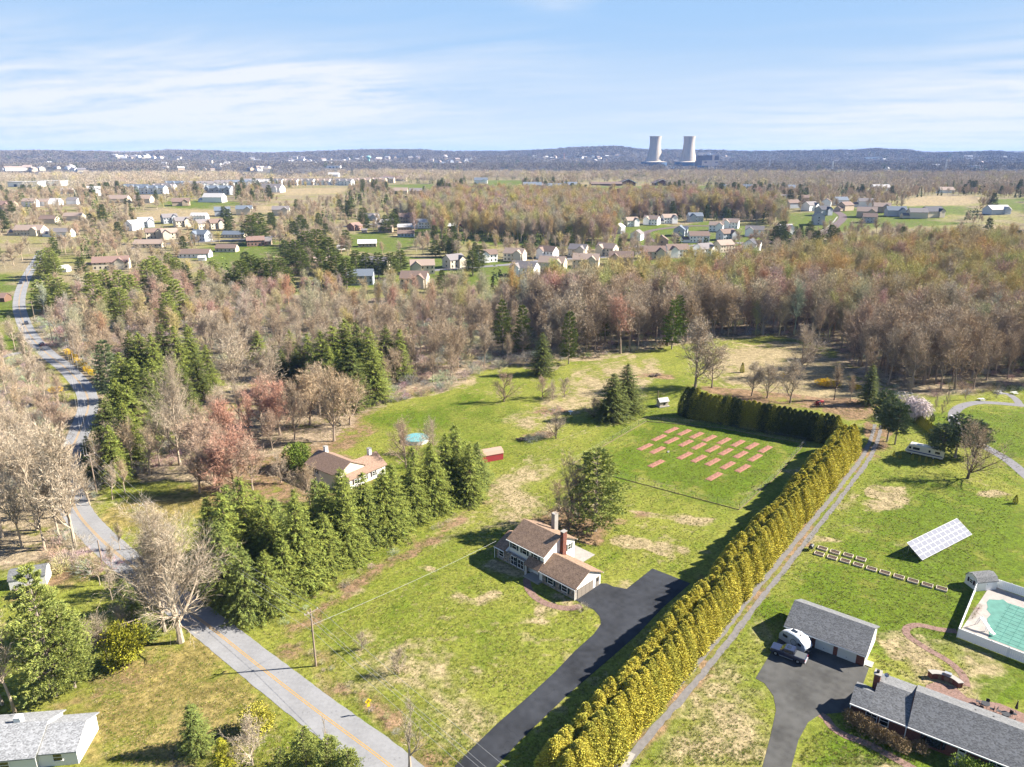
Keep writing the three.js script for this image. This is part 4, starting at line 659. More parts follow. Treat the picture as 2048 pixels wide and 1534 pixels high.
// ------------------------------------------------------------------ houses further off
const WALLS = { white: std([0.72, 0.71, 0.69]), cream: std([0.50, 0.44, 0.34]), grey: std([0.33, 0.35, 0.38]), tan: std([0.38, 0.30, 0.22]), brick: std([0.24, 0.15, 0.12]), blue: std([0.42, 0.45, 0.49]), brown: std([0.13, 0.075, 0.05]), red: std([0.24, 0.03, 0.03]) };
const ROOFS = { grey: std([0.165, 0.15, 0.15]), dark: std([0.065, 0.065, 0.075]), brown: std([0.16, 0.115, 0.095]), tan: std([0.26, 0.20, 0.165]), pale: std([0.36, 0.345, 0.34]), slate: std([0.12, 0.14, 0.17]), white: std([0.55, 0.54, 0.53]), rust: std([0.19, 0.125, 0.105]) };
const cache = {};
const memo = (k, f) => cache[k] ??= f();
function farHouse(label, group, px, py, yaw, w, d, storeys, wall, roof, style = 'plain', name = 'house') {
  const p = at(px, py), h = thing(name, label, storeys < 1 ? 'shed' : 'house', p, yaw * Math.PI / 180, group); h.scale.setScalar(py < 440 ? 1.15 : 1.08); const e = storeys < 1 ? 2.3 : 0.3 + 2.75 * storeys, rise = d * 0.33, Wm = WALLS[wall], Rm = ROOFS[roof], dist = Math.hypot(p.x, p.z);
  part(h, 'wall', memo(`w${w},${d},${e}`, () => gableWalls(-w / 2, w / 2, d / 2, -d / 2, e, e + rise)), Wm);
  part(h, 'roof', memo(`r${w},${d},${e}`, () => gableRoof(-w / 2 - 0.4, w / 2 + 0.4, d / 2 + 0.45, -d / 2 - 0.45, e - 0.25, e + rise + 0.05, 0.2)), Rm);
  if (style.includes('x')) {                                // a gable that faces forward
    const gw = Math.min(w * 0.45, 6), k = style.includes('l') ? -1 : 1, cx = k * w * 0.25;
    const a = part(h, 'wall', memo(`xw${gw},${d},${e}`, () => { const g = gableWalls(-1.8, d / 2, gw / 2, -gw / 2, e, e + gw * 0.42); g.rotateY(Math.PI / 2); g.translate(0, 0, d / 2); return metreUV(g); }), Wm), b = part(h, 'roof', memo(`xr${gw},${d},${e}`, () => { const g = gableRoof(-2.2, d / 2, gw / 2 + 0.4, -gw / 2 - 0.4, e - 0.25, e + gw * 0.42 + 0.05, 0.2); g.rotateY(Math.PI / 2); g.translate(0, 0, d / 2); return metreUV(g); }), Rm);
    a.position.x = b.position.x = cx;
  }
  if (style.includes('g')) { const k = style.includes('l') ? 1 : -1; const a = part(h, 'garage_wing', memo(`gw${d}`, () => gableWalls(0, 6, d / 2 - 0.8, -d / 2 + 1.5, 2.7, 4.6)), Wm), b = part(h, 'garage_roof', memo(`gr${d}`, () => gableRoof(0.02, 6.4, d / 2 - 0.4, -d / 2 + 1.1, 2.5, 4.65, 0.2)), Rm); a.position.x = b.position.x = k > 0 ? w / 2 : -w / 2 - 6; }
  if (style.includes('c')) boxPart(h, 'chimney', WALLS[wall === 'white' ? 'brick' : 'white'], w * 0.3, w * 0.3 + 1, e, e + rise + 1.2, -0.5, 0.5);
  if (dist < 900 && storeys >= 1) for (let s = 0; s < Math.round(storeys); s++) { const n = Math.max(2, Math.round(w / 3)); for (let i = 0; i < n; i++) { const x = -w / 2 + w * (i + 0.5) / n; if (!style.includes('x') || Math.abs(x - (style.includes('l') ? -1 : 1) * w * 0.25) > 3 || s) { if (!(style.includes('x') && Math.abs(x - (style.includes('l') ? -1 : 1) * w * 0.25) < 2.9)) boxPart(h, 'window', M.glass, x - 0.5, x + 0.5, 0.95 + 2.75 * s, 2.25 + 2.75 * s, d / 2, d / 2 + 0.05); } } for (const k of [-1, 1]) boxPart(h, 'window', M.glass, k > 0 ? w / 2 : -w / 2 - 0.05, k > 0 ? w / 2 + 0.05 : -w / 2, 0.95 + 2.75 * s, 2.25 + 2.75 * s, -0.6, 0.6); }
  noGrow.push([p.x, p.z, Math.max(w, d) * 0.5 + 5]);
  if (dist > 250) { const tv = V(-p.x, 0, -p.z).normalize(); for (const q of dist > 480 ? [12, 24, 38, 54, 72] : [11, 20, 28]) noGrow.push([p.x + tv.x * q, p.z + tv.z * q, Math.max(w, d) * 0.5]); }
  return h;
}
const ORD = ['first', 'second', 'third', 'fourth', 'fifth', 'sixth', 'seventh', 'eighth', 'ninth', 'tenth', 'eleventh', 'twelfth', 'thirteenth', 'fourteenth', 'fifteenth', 'sixteenth'];
function street(where, group, list) { list.sort((a, b) => a[0] - b[0]).forEach((q, i) => farHouse(`${q[6]} house with ${q[7]} roof, ${ORD[i]} from left ${where}`, group, ...q)); }
street('in the row along the near woods edge', 'houses along the near woods edge', [[652, 540, 20, 15, 10, 2, 'cream', 'tan', 'xg'], [752, 541, -8, 18, 11, 2, 'cream', 'grey', 'xl'], [715, 568, 5, 20, 10, 2, 'grey', 'slate', 'g'], [845, 546, 10, 16, 10, 2, 'cream', 'tan', 'xl'], [830, 573, -5, 16, 11, 2, 'cream', 'brown', 'x'], [908, 534, 40, 13, 10, 2, 'cream', 'grey', 'x'], [975, 523, 20, 13, 9, 2, 'white', 'brown', 'xl'], [1030, 521, -20, 15, 10, 2, 'cream', 'tan', 'x'], [1050, 551, -25, 17, 11, 2, 'white', 'grey', 'xl'], [1105, 540, -18, 18, 11, 2, 'cream', 'tan', 'x'], [1172, 534, -12, 18, 11, 2, 'cream', 'tan', 'x'], [1242, 529, -10, 17, 11, 2, 'tan', 'brown', 'xl']]);
street('in the back row', 'houses in the back row', [[1095, 516, -30, 14, 10, 2, 'white', 'brown', 'xl'], [1157, 512, -25, 14, 10, 2, 'cream', 'grey', 'x'], [1214, 510, -35, 15, 10, 2, 'cream', 'tan', 'xl'], [1307, 517, 0, 16, 11, 2, 'cream', 'brown', 'x'], [1352, 513, 10, 17, 11, 2, 'white', 'brown', 'xl'], [1407, 511, 30, 14, 11, 2, 'white', 'grey', 'x'], [1446, 503, 25, 14, 10, 2, 'cream', 'tan', ''], [1500, 502, 60, 14, 11, 2, 'white', 'dark', 'x']]);
street('around the green cul-de-sac lawns', 'houses around the cul-de-sac', [[1237, 466, 60, 11, 9, 2, 'blue', 'pale', ''], [1262, 452, 20, 13, 9, 2, 'white', 'tan', 'x'], [1303, 449, -30, 15, 10, 2, 'white', 'tan', 'xl'], [1337, 446, 15, 15, 10, 2, 'white', 'tan', 'xg'], [1274, 480, 65, 12, 9, 2, 'white', 'grey', ''], [1359, 471, 70, 12, 10, 2, 'grey', 'slate', 'x'], [1323, 493, 80, 13, 10, 2, 'tan', 'brown', ''], [1396, 484, 0, 17, 10, 2, 'white', 'brown', 'g'], [1389, 443, 5, 15, 10, 2, 'grey', 'slate', 'xl'], [1432, 462, -20, 13, 9, 2, 'white', 'tan', 'x'], [1461, 456, -25, 15, 10, 2, 'white', 'tan', 'xl'], [1452, 479, 25, 15, 10, 2, 'grey', 'brown', 'x'], [1508, 472, -20, 16, 10, 2, 'white', 'grey', 'xl'], [1568, 468, 15, 14, 9, 2, 'white', 'pale', 'x']]);
street('on the far street', 'houses on the far street', [[1562, 404, 10, 12, 9, 2, 'white', 'grey', 'x'], [1583, 416, 20, 15, 10, 2, 'grey', 'brown', ''], [1619, 421, 30, 15, 11, 2, 'white', 'grey', 'x'], [1652, 413, 65, 12, 10, 2, 'white', 'brown', ''], [1611, 405, 0, 12, 9, 2, 'tan', 'brown', ''], [1635, 449, 75, 11, 11, 3, 'grey', 'slate', ''], [1645, 430, 20, 13, 10, 2, 'grey', 'dark', 'x'], [1680, 410, 10, 15, 10, 2, 'white', 'slate', ''], [1690, 421, 30, 15, 10, 2, 'tan', 'brown', 'g'], [1729, 413, -10, 15, 10, 2, 'white', 'grey', 'g'], [1762, 424, -20, 16, 11, 2, 'tan', 'tan', 'x'], [1732, 434, -25, 18, 12, 2, 'tan', 'tan', 'x'], [1738, 445, -20, 13, 10, 2, 'grey', 'brown', ''], [1790, 432, -10, 18, 11, 2, 'grey', 'slate', 'x'], [1833, 436, -10, 16, 11, 2, 'cream', 'grey', 'g'], [1862, 434, 15, 20, 13, 2, 'cream', 'dark', 'x']]);
street('around the meadow', 'houses around the meadow', [[777, 452, 5, 16, 9, 1.4, 'white', 'pale', 'g'], [845, 456, -5, 17, 9, 2, 'white', 'pale', 'g'], [810, 461, 10, 14, 8, 1.2, 'tan', 'pale', ''], [772, 464, 0, 13, 8, 1.2, 'tan', 'tan', ''], [812, 473, 5, 15, 8, 1, 'grey', 'brown', ''], [951, 449, -10, 14, 10, 2, 'grey', 'slate', 'x'], [814, 445, 20, 17, 12, 2, 'tan', 'brown', 'x'], [1110, 456, 75, 11, 10, 2.4, 'tan', 'tan', ''], [745, 440, -10, 14, 9, 1.4, 'grey', 'grey', 'x'], [710, 460, 60, 12, 9, 1.4, 'brick', 'rust', ''], [735, 493, 8, 15, 8, 1, 'tan', 'white', '']]);
street('on the west suburb lane', 'west suburb near houses', [[225, 537, 20, 22, 10, 1.7, 'cream', 'rust', 'xg'], [392, 514, 3, 22, 9, 1, 'white', 'brown', ''], [404, 481, -15, 14, 10, 2, 'blue', 'slate', 'xl'], [470, 475, -5, 20, 8, 1, 'cream', 'slate', ''], [310, 477, 30, 14, 9, 2, 'cream', 'brown', 'x'], [340, 478, 35, 13, 10, 2, 'cream', 'tan', 'xl'], [64, 470, 0, 24, 12, 1.6, 'cream', 'tan', 'xg'], [125, 473, 0, 18, 9, 1.4, 'white', 'grey', 'g'], [300, 494, 5, 22, 9, 1, 'cream', 'tan', ''], [512, 491, 20, 14, 9, 1.6, 'brick', 'rust', ''], [455, 503, 0, 16, 8, 1, 'cream', 'brown', ''], [533, 489, 10, 9, 7, 1, 'tan', 'grey', ''], [563, 430, 10, 17, 10, 2, 'cream', 'grey', 'x']]);
street('beside the ploughed field', 'houses beside the ploughed field', [[292, 454, 40, 13, 10, 2, 'blue', 'pale', 'x'], [268, 460, 70, 12, 10, 2, 'white', 'pale', ''], [340, 446, 40, 14, 10, 2, 'grey', 'grey', 'x'], [365, 453, 40, 14, 10, 2, 'cream', 'grey', 'x'], [405, 458, 50, 12, 10, 2, 'cream', 'grey', ''], [433, 457, 40, 13, 10, 2, 'cream', 'brown', 'x'], [400, 440, 0, 16, 9, 1.5, 'white', 'pale', ''], [446, 432, 20, 15, 10, 2, 'grey', 'slate', 'x'], [490, 429, 10, 16, 10, 2, 'cream', 'slate', 'x'], [150, 440, 0, 18, 9, 1.4, 'cream', 'tan', ''], [100, 446, 0, 16, 9, 1.4, 'cream', 'brown', '']]);
street('among the far western trees', 'far western houses', [[12, 418, 0, 22, 12, 1.5, 'tan', 'rust', 'x'], [62, 413, 0, 14, 9, 2, 'white', 'tan', ''], [92, 411, 0, 12, 9, 1.5, 'white', 'tan', ''], [112, 410, 0, 12, 9, 1.5, 'white', 'pale', ''], [148, 408, 0, 12, 9, 1.5, 'white', 'grey', ''], [190, 392, 30, 16, 13, 3, 'white', 'pale', 'x'], [240, 405, 0, 22, 12, 1.5, 'cream', 'tan', ''], [288, 405, 0, 20, 12, 1.5, 'cream', 'tan', ''], [430, 404, -5, 24, 13, 2, 'white', 'pale', 'g'], [363, 411, 20, 18, 12, 1.5, 'tan', 'brown', 'x'], [133, 387, 0, 22, 12, 1.5, 'white', 'pale', ''], [546, 384, -10, 30, 16, 2, 'white', 'grey', 'x'], [802, 388, 0, 20, 12, 1.6, 'cream', 'tan', ''], [832, 388, 5, 18, 11, 1.5, 'tan', 'grey', '']]);
street('on the rim of the far fields', 'houses on the rim of the far fields', [[962, 367, 0, 24, 14, 2, 'white', 'slate', 'x'], [790, 362, 0, 50, 18, 1.6, 'tan', 'rust', ''], [832, 359, 0, 60, 20, 1.5, 'tan', 'tan', ''], [1448, 381, 20, 18, 12, 2, 'blue', 'slate', 'x'], [1494, 381, -10, 18, 12, 2, 'grey', 'slate', 'x'], [1586, 382, 0, 20, 12, 2, 'blue', 'slate', ''], [1612, 372, 0, 20, 12, 1.5, 'tan', 'brown', ''], [1992, 428, 10, 22, 12, 1.6, 'blue', 'pale', 'x'], [1380, 375, 0, 16, 10, 2, 'white', 'grey', ''], [1760, 381, 0, 26, 14, 1.6, 'white', 'pale', ''], [1890, 386, 0, 20, 12, 1.5, 'white', 'tan', ''], [700, 351, 0, 30, 16, 1.6, 'white', 'grey', ''], [668, 353, 0, 26, 16, 1.6, 'white', 'pale', '']]);
// terraces of town houses: long blocks with a gable for each home
let terraceCount = 0;
for (const [px, py, yaw, n, wall, roof] of [[275, 384, 5, 6, 'cream', 'slate'], [305, 388, 5, 6, 'white', 'slate'], [330, 383, 5, 5, 'white', 'grey'], [352, 376, 8, 5, 'white', 'slate'], [403, 377, 35, 5, 'white', 'grey'], [432, 378, 35, 5, 'white', 'grey'], [452, 374, 35, 5, 'white', 'grey'], [482, 374, 35, 5, 'white', 'slate'], [503, 370, 30, 5, 'white', 'grey'], [440, 389, 10, 5, 'grey', 'slate'], [548, 370, -4, 6, 'white', 'grey'], [578, 370, -4, 6, 'white', 'tan'], [610, 370, -4, 6, 'white', 'grey'], [642, 370, -4, 6, 'white', 'tan'], [674, 370, -4, 6, 'white', 'grey'], [692, 371, -4, 4, 'white', 'grey'], [722, 369, -2, 6, 'cream', 'tan'], [752, 368, -2, 6, 'cream', 'tan'], [775, 366, 10, 4, 'cream', 'grey'], [520, 373, 15, 5, 'white', 'pale']]) {
  const p = at(px, py), t = thing('town_house_terrace', `${wall} terrace of town houses with ${roof} roof, ${terraceCount < 10 ? ORD[terraceCount] + ' of the western blocks' : ORD[terraceCount - 10] + ' of the blocks behind the tan field'}`, 'terrace', p, (yaw - 14) * Math.PI / 180, 'town house terraces'); t.scale.setScalar(1.25); terraceCount++;
  const W = n * 6.5; part(t, 'wall', memo('tw' + n, () => gableWalls(-W / 2, W / 2, 5.5, -5.5, 7.5, 10.5)), WALLS[wall]); part(t, 'roof', memo('tr' + n, () => gableRoof(-W / 2 - 0.4, W / 2 + 0.4, 6, -6, 7.2, 10.6, 0.25)), ROOFS[roof]);
  for (let i = 0; i < n; i += 2) { const x = -W / 2 + (i + 0.5) * 6.5; const a = part(t, 'gable_bay', memo('tb', () => { const g = gableWalls(-1.2, 5, 2.6, -2.6, 7.4, 9.8); g.rotateY(Math.PI / 2); g.translate(0, 0, 5.5); return metreUV(g); }), WALLS[wall]), b = part(t, 'gable_roof', memo('tg', () => { const g = gableRoof(-1.6, 5, 3, -3, 7.15, 9.9, 0.25); g.rotateY(Math.PI / 2); g.translate(0, 0, 5.5); return metreUV(g); }), ROOFS[roof]); a.position.x = b.position.x = x; }
  for (let i = 0; i < n; i++) for (const s of [0, 1]) boxPart(t, 'window', M.glass, -W / 2 + (i + 0.5) * 6.5 - 0.9, -W / 2 + (i + 0.5) * 6.5 + 0.9, 1.2 + 3 * s, 2.8 + 3 * s, i % 2 ? 5.5 : 6.75, i % 2 ? 5.56 : 6.8);
  noGrow.push([p.x, p.z, W * 0.5 + 8]); const tv = V(-p.x, 0, -p.z).normalize(); for (const q of [15, 35, 60, 90, 120, 150]) noGrow.push([p.x + tv.x * q, p.z + tv.z * q, W * 0.5 + 4]);
}
// the school, the two pavilions and other large buildings at the edge of the fields
{
  const p = at(1100, 380), s = thing('school', 'long brick school with three blue-grey metal roofs at the edge of the fields', 'school', p, 0.06);
  for (const [x0, x1, e, r] of [[-50, -16, 9, 14], [-15.5, 26, 7.5, 11.5], [26.5, 50, 9.5, 14]]) { part(s, 'wall', gableWalls(x0, x1, 10, -10, e, r), WALLS.tan); part(s, 'roof', gableRoof(x0 - 0.6, x1 + 0.2, 11, -11, e - 0.4, r + 0.1, 0.4), ROOFS.slate); for (let x = x0 + 3; x < x1 - 2; x += 5) boxPart(s, 'window', M.glass, x, x + 2.6, 2, 5, 10, 10.1); }
  noGrow.push([p.x - 30, p.z, 35], [p.x + 30, p.z, 35], [p.x, p.z + 40, 50]);
  for (const [px, lab] of [[1253, 'broad brown pavilion with white gable trim, nearest the school'], [1321, 'broad brown pavilion with white gable trim, furthest from the school']]) {
    const q = at(px, 371), b = thing('pavilion', lab, 'building', q, 0); part(b, 'wall', (() => { const g = gableWalls(-20, 20, 16, -16, 6, 13); g.rotateY(Math.PI / 2); return metreUV(g); })(), WALLS.brown); part(b, 'roof', (() => { const g = gableRoof(-22, 22, 20, -20, 5, 13.5, 0.6); g.rotateY(Math.PI / 2); return metreUV(g); })(), ROOFS.brown);
    for (const k of [-1, 1]) { const t = part(b, 'gable_trim', box(22, 0.9, 0.5), M.white); t.position.set(k * 10, 9.7, 22.3); t.rotation.z = -k * 0.4; } for (let i = -2; i <= 2; i++) boxPart(b, 'doorway', M.darkMetal, i * 7 - 2, i * 7 + 2, 0, 4, 20.2, 20.4); noGrow.push([q.x, q.z, 32]);
  }
  const lg = at(1210, 371), lw = thing('low_hall', 'long low brown hall between school and pavilions', 'building', lg, 0); part(lw, 'wall', gableWalls(-30, 34, 8, -8, 3.5, 7), WALLS.brown); part(lw, 'roof', gableRoof(-31, 35, 9, -9, 3.2, 7.2, 0.4), ROOFS.brown); noGrow.push([lg.x, lg.z, 36]);
}
farHouse('small red barn with white roof on the meadow', undefined, 903, 458, 5, 12, 8, 1, 'red', 'white', '', 'barn'); farHouse('dark red barn annex beside the white-roofed barn', undefined, 921, 455, 5, 8, 7, 1.2, 'red', 'rust', '', 'barn');
farHouse('tiny grey garden shed on the meadow lawn', undefined, 729, 465, 10, 5, 4, 0.8, 'tan', 'grey', '', 'garden_shed'); farHouse('small white shed on the lawn below the white ranch', undefined, 405, 521, 15, 5, 4, 0.8, 'white', 'pale', '', 'garden_shed'); farHouse('white open carport roof by the road bend', undefined, 124, 543, 5, 9, 6, 0.8, 'white', 'white', '', 'carport'); farHouse('small white shed behind the dark pines', undefined, 682, 499, 20, 6, 5, 0.9, 'white', 'pale', '', 'garden_shed'); farHouse('orange-brown cabin on the lawn by the far road', undefined, 4, 602, 0, 7, 6, 0.9, 'brown', 'rust', '', 'cabin');

// ------------------------------------------------------------------ the power station on the skyline
{
  const concreteT = std([1, 1, 1], { map: texture(512, (u, v, i, j) => { const k = 1 + 0.1 * tnoise(u, v, 64) * tnoise(u, 0.3, 128) + 0.06 * hash(i, j) + 0.12 * tnoise(u, v * 0.2, 48); return [0.40 * k, 0.34 * k, 0.265 * k]; }, 1) });
  const profile = []; for (let i = 0; i <= 24; i++) { const k = i / 24, y = 14 + k * 140, w = (k - 0.78) / 0.78; profile.push(new THREE.Vector2(30 * Math.sqrt(1 + 1.9 * w * w) + (k > 0.9 ? 0 : 0), y)); }
  [['concrete cooling tower standing further from the turbine hall', 1308], ['concrete cooling tower standing beside the turbine hall', 1375]].forEach(([label, px]) => {
    const p = at(px, 331.5), t = thing('cooling_tower', label, 'cooling tower', p, 0.4, 'cooling towers'), shell = new THREE.LatheGeometry([...profile, ...profile.slice().reverse().map((q) => new THREE.Vector2(q.x - 1.5, q.y))], 64);
    part(t, 'shell', shell, concreteT); part(t, 'rim', new THREE.TorusGeometry(profile[24].x - 0.5, 1.6, 6, 64).rotateX(Math.PI / 2).translate(0, 154, 0), concreteT);
    const n = 40, col = cyl(1.2, 1, 16, 0, 0, 0, 6); for (let i = 0; i < n; i++) { const c = part(t, 'leg', col, concreteT); c.position.set(Math.cos(i / n * 6.283) * (profile[0].x - 0.8), 0, Math.sin(i / n * 6.283) * (profile[0].x - 0.8)); }
    part(t, 'louvre_ring', cyl(72, 72, 20, 0, 0, 0, 48), std([0.045, 0.075, 0.12])); part(t, 'ring_roof', cyl(73, 50, 4, 0, 20, 0, 48), concreteT); noGrow.push([p.x, p.z, 110]); for (let s = 80; s < 620; s += 90) noGrow.push([p.x * (1 - s / 3650), p.z * (1 - s / 3650), 110]);
  });
  const p = at(1412, 333), b = thing('turbine_hall', 'tall reactor building with dark upper band and pale orange walls beside the cooling tower', 'building', p, 0.05), or = std([0.68, 0.50, 0.37]), dk = std([0.16, 0.12, 0.105]);
  boxPart(b, 'lower_block', or, -32, 56, 0, 32, -30, 30); boxPart(b, 'upper_block', dk, -50, -12, 30, 56, -30, 30); boxPart(b, 'upper_block', dk, -11.5, 20, 32, 57, -30, 30); boxPart(b, 'stair_tower', or, 20.5, 32, 0, 58, -28, 32); boxPart(b, 'upper_block', dk, 32.5, 56, 32, 56.5, -30, 30); boxPart(b, 'end_block', dk, -52, -32.5, 0, 29.5, -30, 28);
  for (const x of [-20, 38]) boxPart(b, 'louvre', dk, x, x + 14, 19, 25, 30, 30.4); for (let i = 0; i < 6; i++) boxPart(b, 'roof_vent', M.white, -44 + i * 18, -40 + i * 18, 56, 60, -4, 4);
  noGrow.push([p.x, p.z, 100]); for (let s = 80; s < 620; s += 90) noGrow.push([p.x * (1 - s / 3650), p.z * (1 - s / 3650), 120]);
  [['low blue warehouse in front of the turbine hall', 1405, 338, 46, 14, 12, std([0.05, 0.13, 0.28])], ['pale pumphouse between the two cooling towers', 1340, 334, 24, 10, 10, or], ['long low white store in front of the cooling towers', 1350, 337, 50, 9, 10, M.white], ['pale orange annex beyond the turbine hall', 1438, 334, 26, 10, 14, or], ['cluster of low white plant sheds past the annex', 1452, 337, 40, 12, 14, M.concrete], ['small white plant building left of the cooling towers', 1268, 332, 24, 12, 12, std([0.42, 0.34, 0.28])], ['white tank house in front of the first cooling tower', 1295, 338, 30, 7, 10, M.white], ['low grey plant store at the station fence', 1472, 339, 40, 7, 10, M.concrete]].forEach(([label, px, py, w, hh, d, m]) => { const q = at(px, py), t = thing('plant_building', label, 'building', q, 0.05); part(t, 'wall', slab(-w / 2, w / 2, 0, hh, -d / 2, d / 2), m); part(t, 'roof', slab(-w / 2 - 1, w / 2 + 1, hh, hh + 1, -d / 2 - 1, d / 2 + 1), M.concrete); for (let i = -1; i < 2; i++) boxPart(t, 'doorway', M.darkMetal, i * w / 4 - 2, i * w / 4 + 2, 0, 5, d / 2, d / 2 + 0.2); noGrow.push([q.x, q.z, 40]); });
  const mast = (label, px, py, H, m, w) => { const q = at(px, py), t = thing('lattice_mast', label, 'mast', q, 0.3), s = w; for (const [a, c] of [[-1, -1], [1, -1], [1, 1], [-1, 1]]) part(t, 'leg', bar([a * s, 0, c * s], [a * s * 0.15, H, c * s * 0.15], w * 0.12, 4), m); for (let i = 1; i < 8; i++) { const k = s * (1 - 0.85 * i / 8); part(t, 'brace', merge(bar([-k, H * i / 8, -k], [k, H * i / 8, -k], w * 0.07, 4), bar([-k, H * i / 8, k], [k, H * i / 8, k], w * 0.07, 4)), m); } };
  mast('tall pale lattice mast above the eastern woods', 1889, 349, 58, M.white, 4); mast('red and white mast on the ridge near the towers', 1128, 325, 60, std([0.4, 0.2, 0.18]), 3.5); mast('white pylon by the power station substation', 1664, 343, 40, M.white, 4); mast('slim pylon left of the power station', 1207, 334, 44, M.metal, 3.5); mast('slim pylon beyond the first field', 1538, 340, 42, M.metal, 3.5);
  const w = at(738, 327), wt = thing('water_tower', 'mint green water tower on the far hillside', 'water tower', w), mint = std([0.22, 0.40, 0.36]); part(wt, 'shaft', cyl(8, 5, 34, 0, 0, 0, 16), mint); part(wt, 'tank', new THREE.SphereGeometry(15, 20, 12).scale(1, 0.6, 1).translate(0, 38, 0), mint);
  const wb = at(1698, 345); for (let i = 0; i < 1; i++) { const t = thing('substation', 'brown substation building among pylons in the eastern woods', 'building', at(1621, 336), 0); part(t, 'wall', slab(-16, 16, 0, 16, -10, 10), WALLS.tan); part(t, 'roof', slab(-17, 17, 16, 17.2, -11, 11), M.concrete); for (const x of [-9, 0, 9]) boxPart(t, 'louvre', M.darkMetal, x - 2, x + 2, 6, 10, 10, 10.3); }
}
// scattered homes on the far hillsides, each a few pixels
{
  const R = rngOf(900), wm = [WALLS.white, WALLS.cream, WALLS.tan], rm = [ROOFS.pale, ROOFS.grey, ROOFS.tan], wg = gableWalls(-9, 9, 6, -6, 6, 9.5), rg = gableRoof(-9.5, 9.5, 6.6, -6.6, 5.7, 9.7, 0.4);
  const bands = [[0, 200, 325, 345, 26], [230, 330, 312, 318, 22], [330, 560, 318, 342, 40], [560, 800, 316, 333, 54], [800, 960, 314, 331, 26], [1060, 1240, 313, 330, 26], [1380, 1460, 309, 316, 6], [1640, 2048, 315, 340, 30]];
  for (const [x0, x1, y0, y1, n] of bands) for (let i = 0; i < n; i++) {
    const p = at(x0 + R() * (x1 - x0), y0 + R() * (y1 - y0)); if (Math.hypot(p.x, p.z) > 7500) continue;
    const k = 0.9 + R() * 0.9, h = thing('hillside_house', 'tiny pale house on the far wooded hillside', 'house', p, R() * 3.1, 'far hillside houses'), q = Math.floor(R() * 3); h.scale.set(k * (R() < 0.08 ? 2 : 1), k, k); part(h, 'wall', wg, wm[q]); part(h, 'roof', rg, rm[Math.floor(R() * 3)]); noGrow.push([p.x, p.z, 35]); const tv = V(-p.x, 0, -p.z).normalize(); for (const s of [60, 120]) noGrow.push([p.x + tv.x * s, p.z + tv.z * s, 40]);
  }
  for (const [label, px, py, w, hh] of [['long white warehouse in the far valley', 178, 350, 70, 10], ['white hospital block with a taller wing on the far slope', 428, 335, 70, 18], ['low white depot at the far valley edge', 668, 336, 60, 9], ['long white store roof in the far eastern woods', 1745, 318, 90, 12], ['flat white shed beside the valley road', 55, 373, 60, 9], ['long pale warehouse behind the western trees', 105, 371, 50, 9]]) { const q = at(px, py), t = thing('warehouse', label, 'building', q, 0.05); part(t, 'wall', slab(-w / 2, w / 2, 0, hh, -15, 15), WALLS.white); part(t, 'roof', slab(-w / 2 - 1, w / 2 + 1, hh, hh + 1.2, -16, 16), ROOFS.pale); if (hh > 15) boxPart(t, 'tower', WALLS.cream, -16, -4, hh, hh + 14, -8, 8); for (let i = -1; i < 2; i++) boxPart(t, 'doorway', M.darkMetal, i * w / 4 - 3, i * w / 4 + 3, 0, 5, 15, 15.3); noGrow.push([q.x, q.z, 60]); const tv = V(-q.x, 0, -q.z).normalize(); for (const s of [70, 130]) noGrow.push([q.x + tv.x * s, q.z + tv.z * s, 60]); }
}

// ------------------------------------------------------------------ vehicles
const paint = (rgb) => new THREE.MeshPhysicalMaterial({ color: new THREE.Color().setRGB(...rgb), roughness: 0.35, clearcoat: 1, clearcoatRoughness: 0.08 });
const lampRed = std([0.35, 0.02, 0.02], { roughness: 0.3 }), lampClear = std([0.6, 0.6, 0.58], { roughness: 0.2 });
function wheels(v, xs, z, r, w = 0.24) { const ty = new THREE.CylinderGeometry(r, r, w, 18).rotateX(Math.PI / 2), rim = new THREE.CylinderGeometry(r * 0.6, r * 0.55, w + 0.03, 12).rotateX(Math.PI / 2); for (const x of xs) for (const s of [-1, 1]) { const t = part(v, 'wheel', ty, M.rubber); t.position.set(x, r, s * z); part(t, 'rim', rim, M.metal); } }
const along = (profile, width, bevel = 0.06) => extrude(profile, width - 2 * bevel, bevel).translate(0, 0, -width / 2 + bevel);   // side outline in x,y
function car(label, pos, yaw, rgb) {
  const c = thing('car', label, 'car', pos, yaw), p = paint(rgb);
  part(c, 'body', along([[-2.2, 0.35], [2.2, 0.35], [2.25, 0.75], [1.9, 0.88], [1.0, 0.95], [-1.6, 0.98], [-2.2, 0.9]], 1.76), p);
  const cab = part(c, 'cabin', along([[-1.7, 0.95], [1.1, 0.95], [0.4, 1.42], [-1.1, 1.45]], 1.5, 0.08), p);
  boxPart(cab, 'side_window', M.glass, -1.1, 0.45, 1.03, 1.34, 0.72, 0.78); boxPart(cab, 'side_window', M.glass, -1.1, 0.45, 1.03, 1.34, -0.78, -0.72);
  const ws = part(cab, 'windscreen', box(0.04, 0.62, 1.3), M.glass); ws.position.set(0.82, 1.19, 0); ws.rotation.z = 0.98; const rw = part(cab, 'rear_window', box(0.04, 0.55, 1.25), M.glass); rw.position.set(-1.46, 1.2, 0); rw.rotation.z = -0.87;
  for (const s of [-1, 1]) { boxPart(c, 'headlight', lampClear, 2.2, 2.27, 0.6, 0.74, s * 0.65 - 0.18, s * 0.65 + 0.18); boxPart(c, 'tail_light', lampRed, -2.27, -2.2, 0.65, 0.82, s * 0.65 - 0.18, s * 0.65 + 0.18); }
  wheels(c, [-1.35, 1.4], 0.8, 0.33); return c;
}
const heading = (a, b) => { const p = at(...a), q = at(...b); return Math.atan2(-(q.z - p.z), q.x - p.x); };
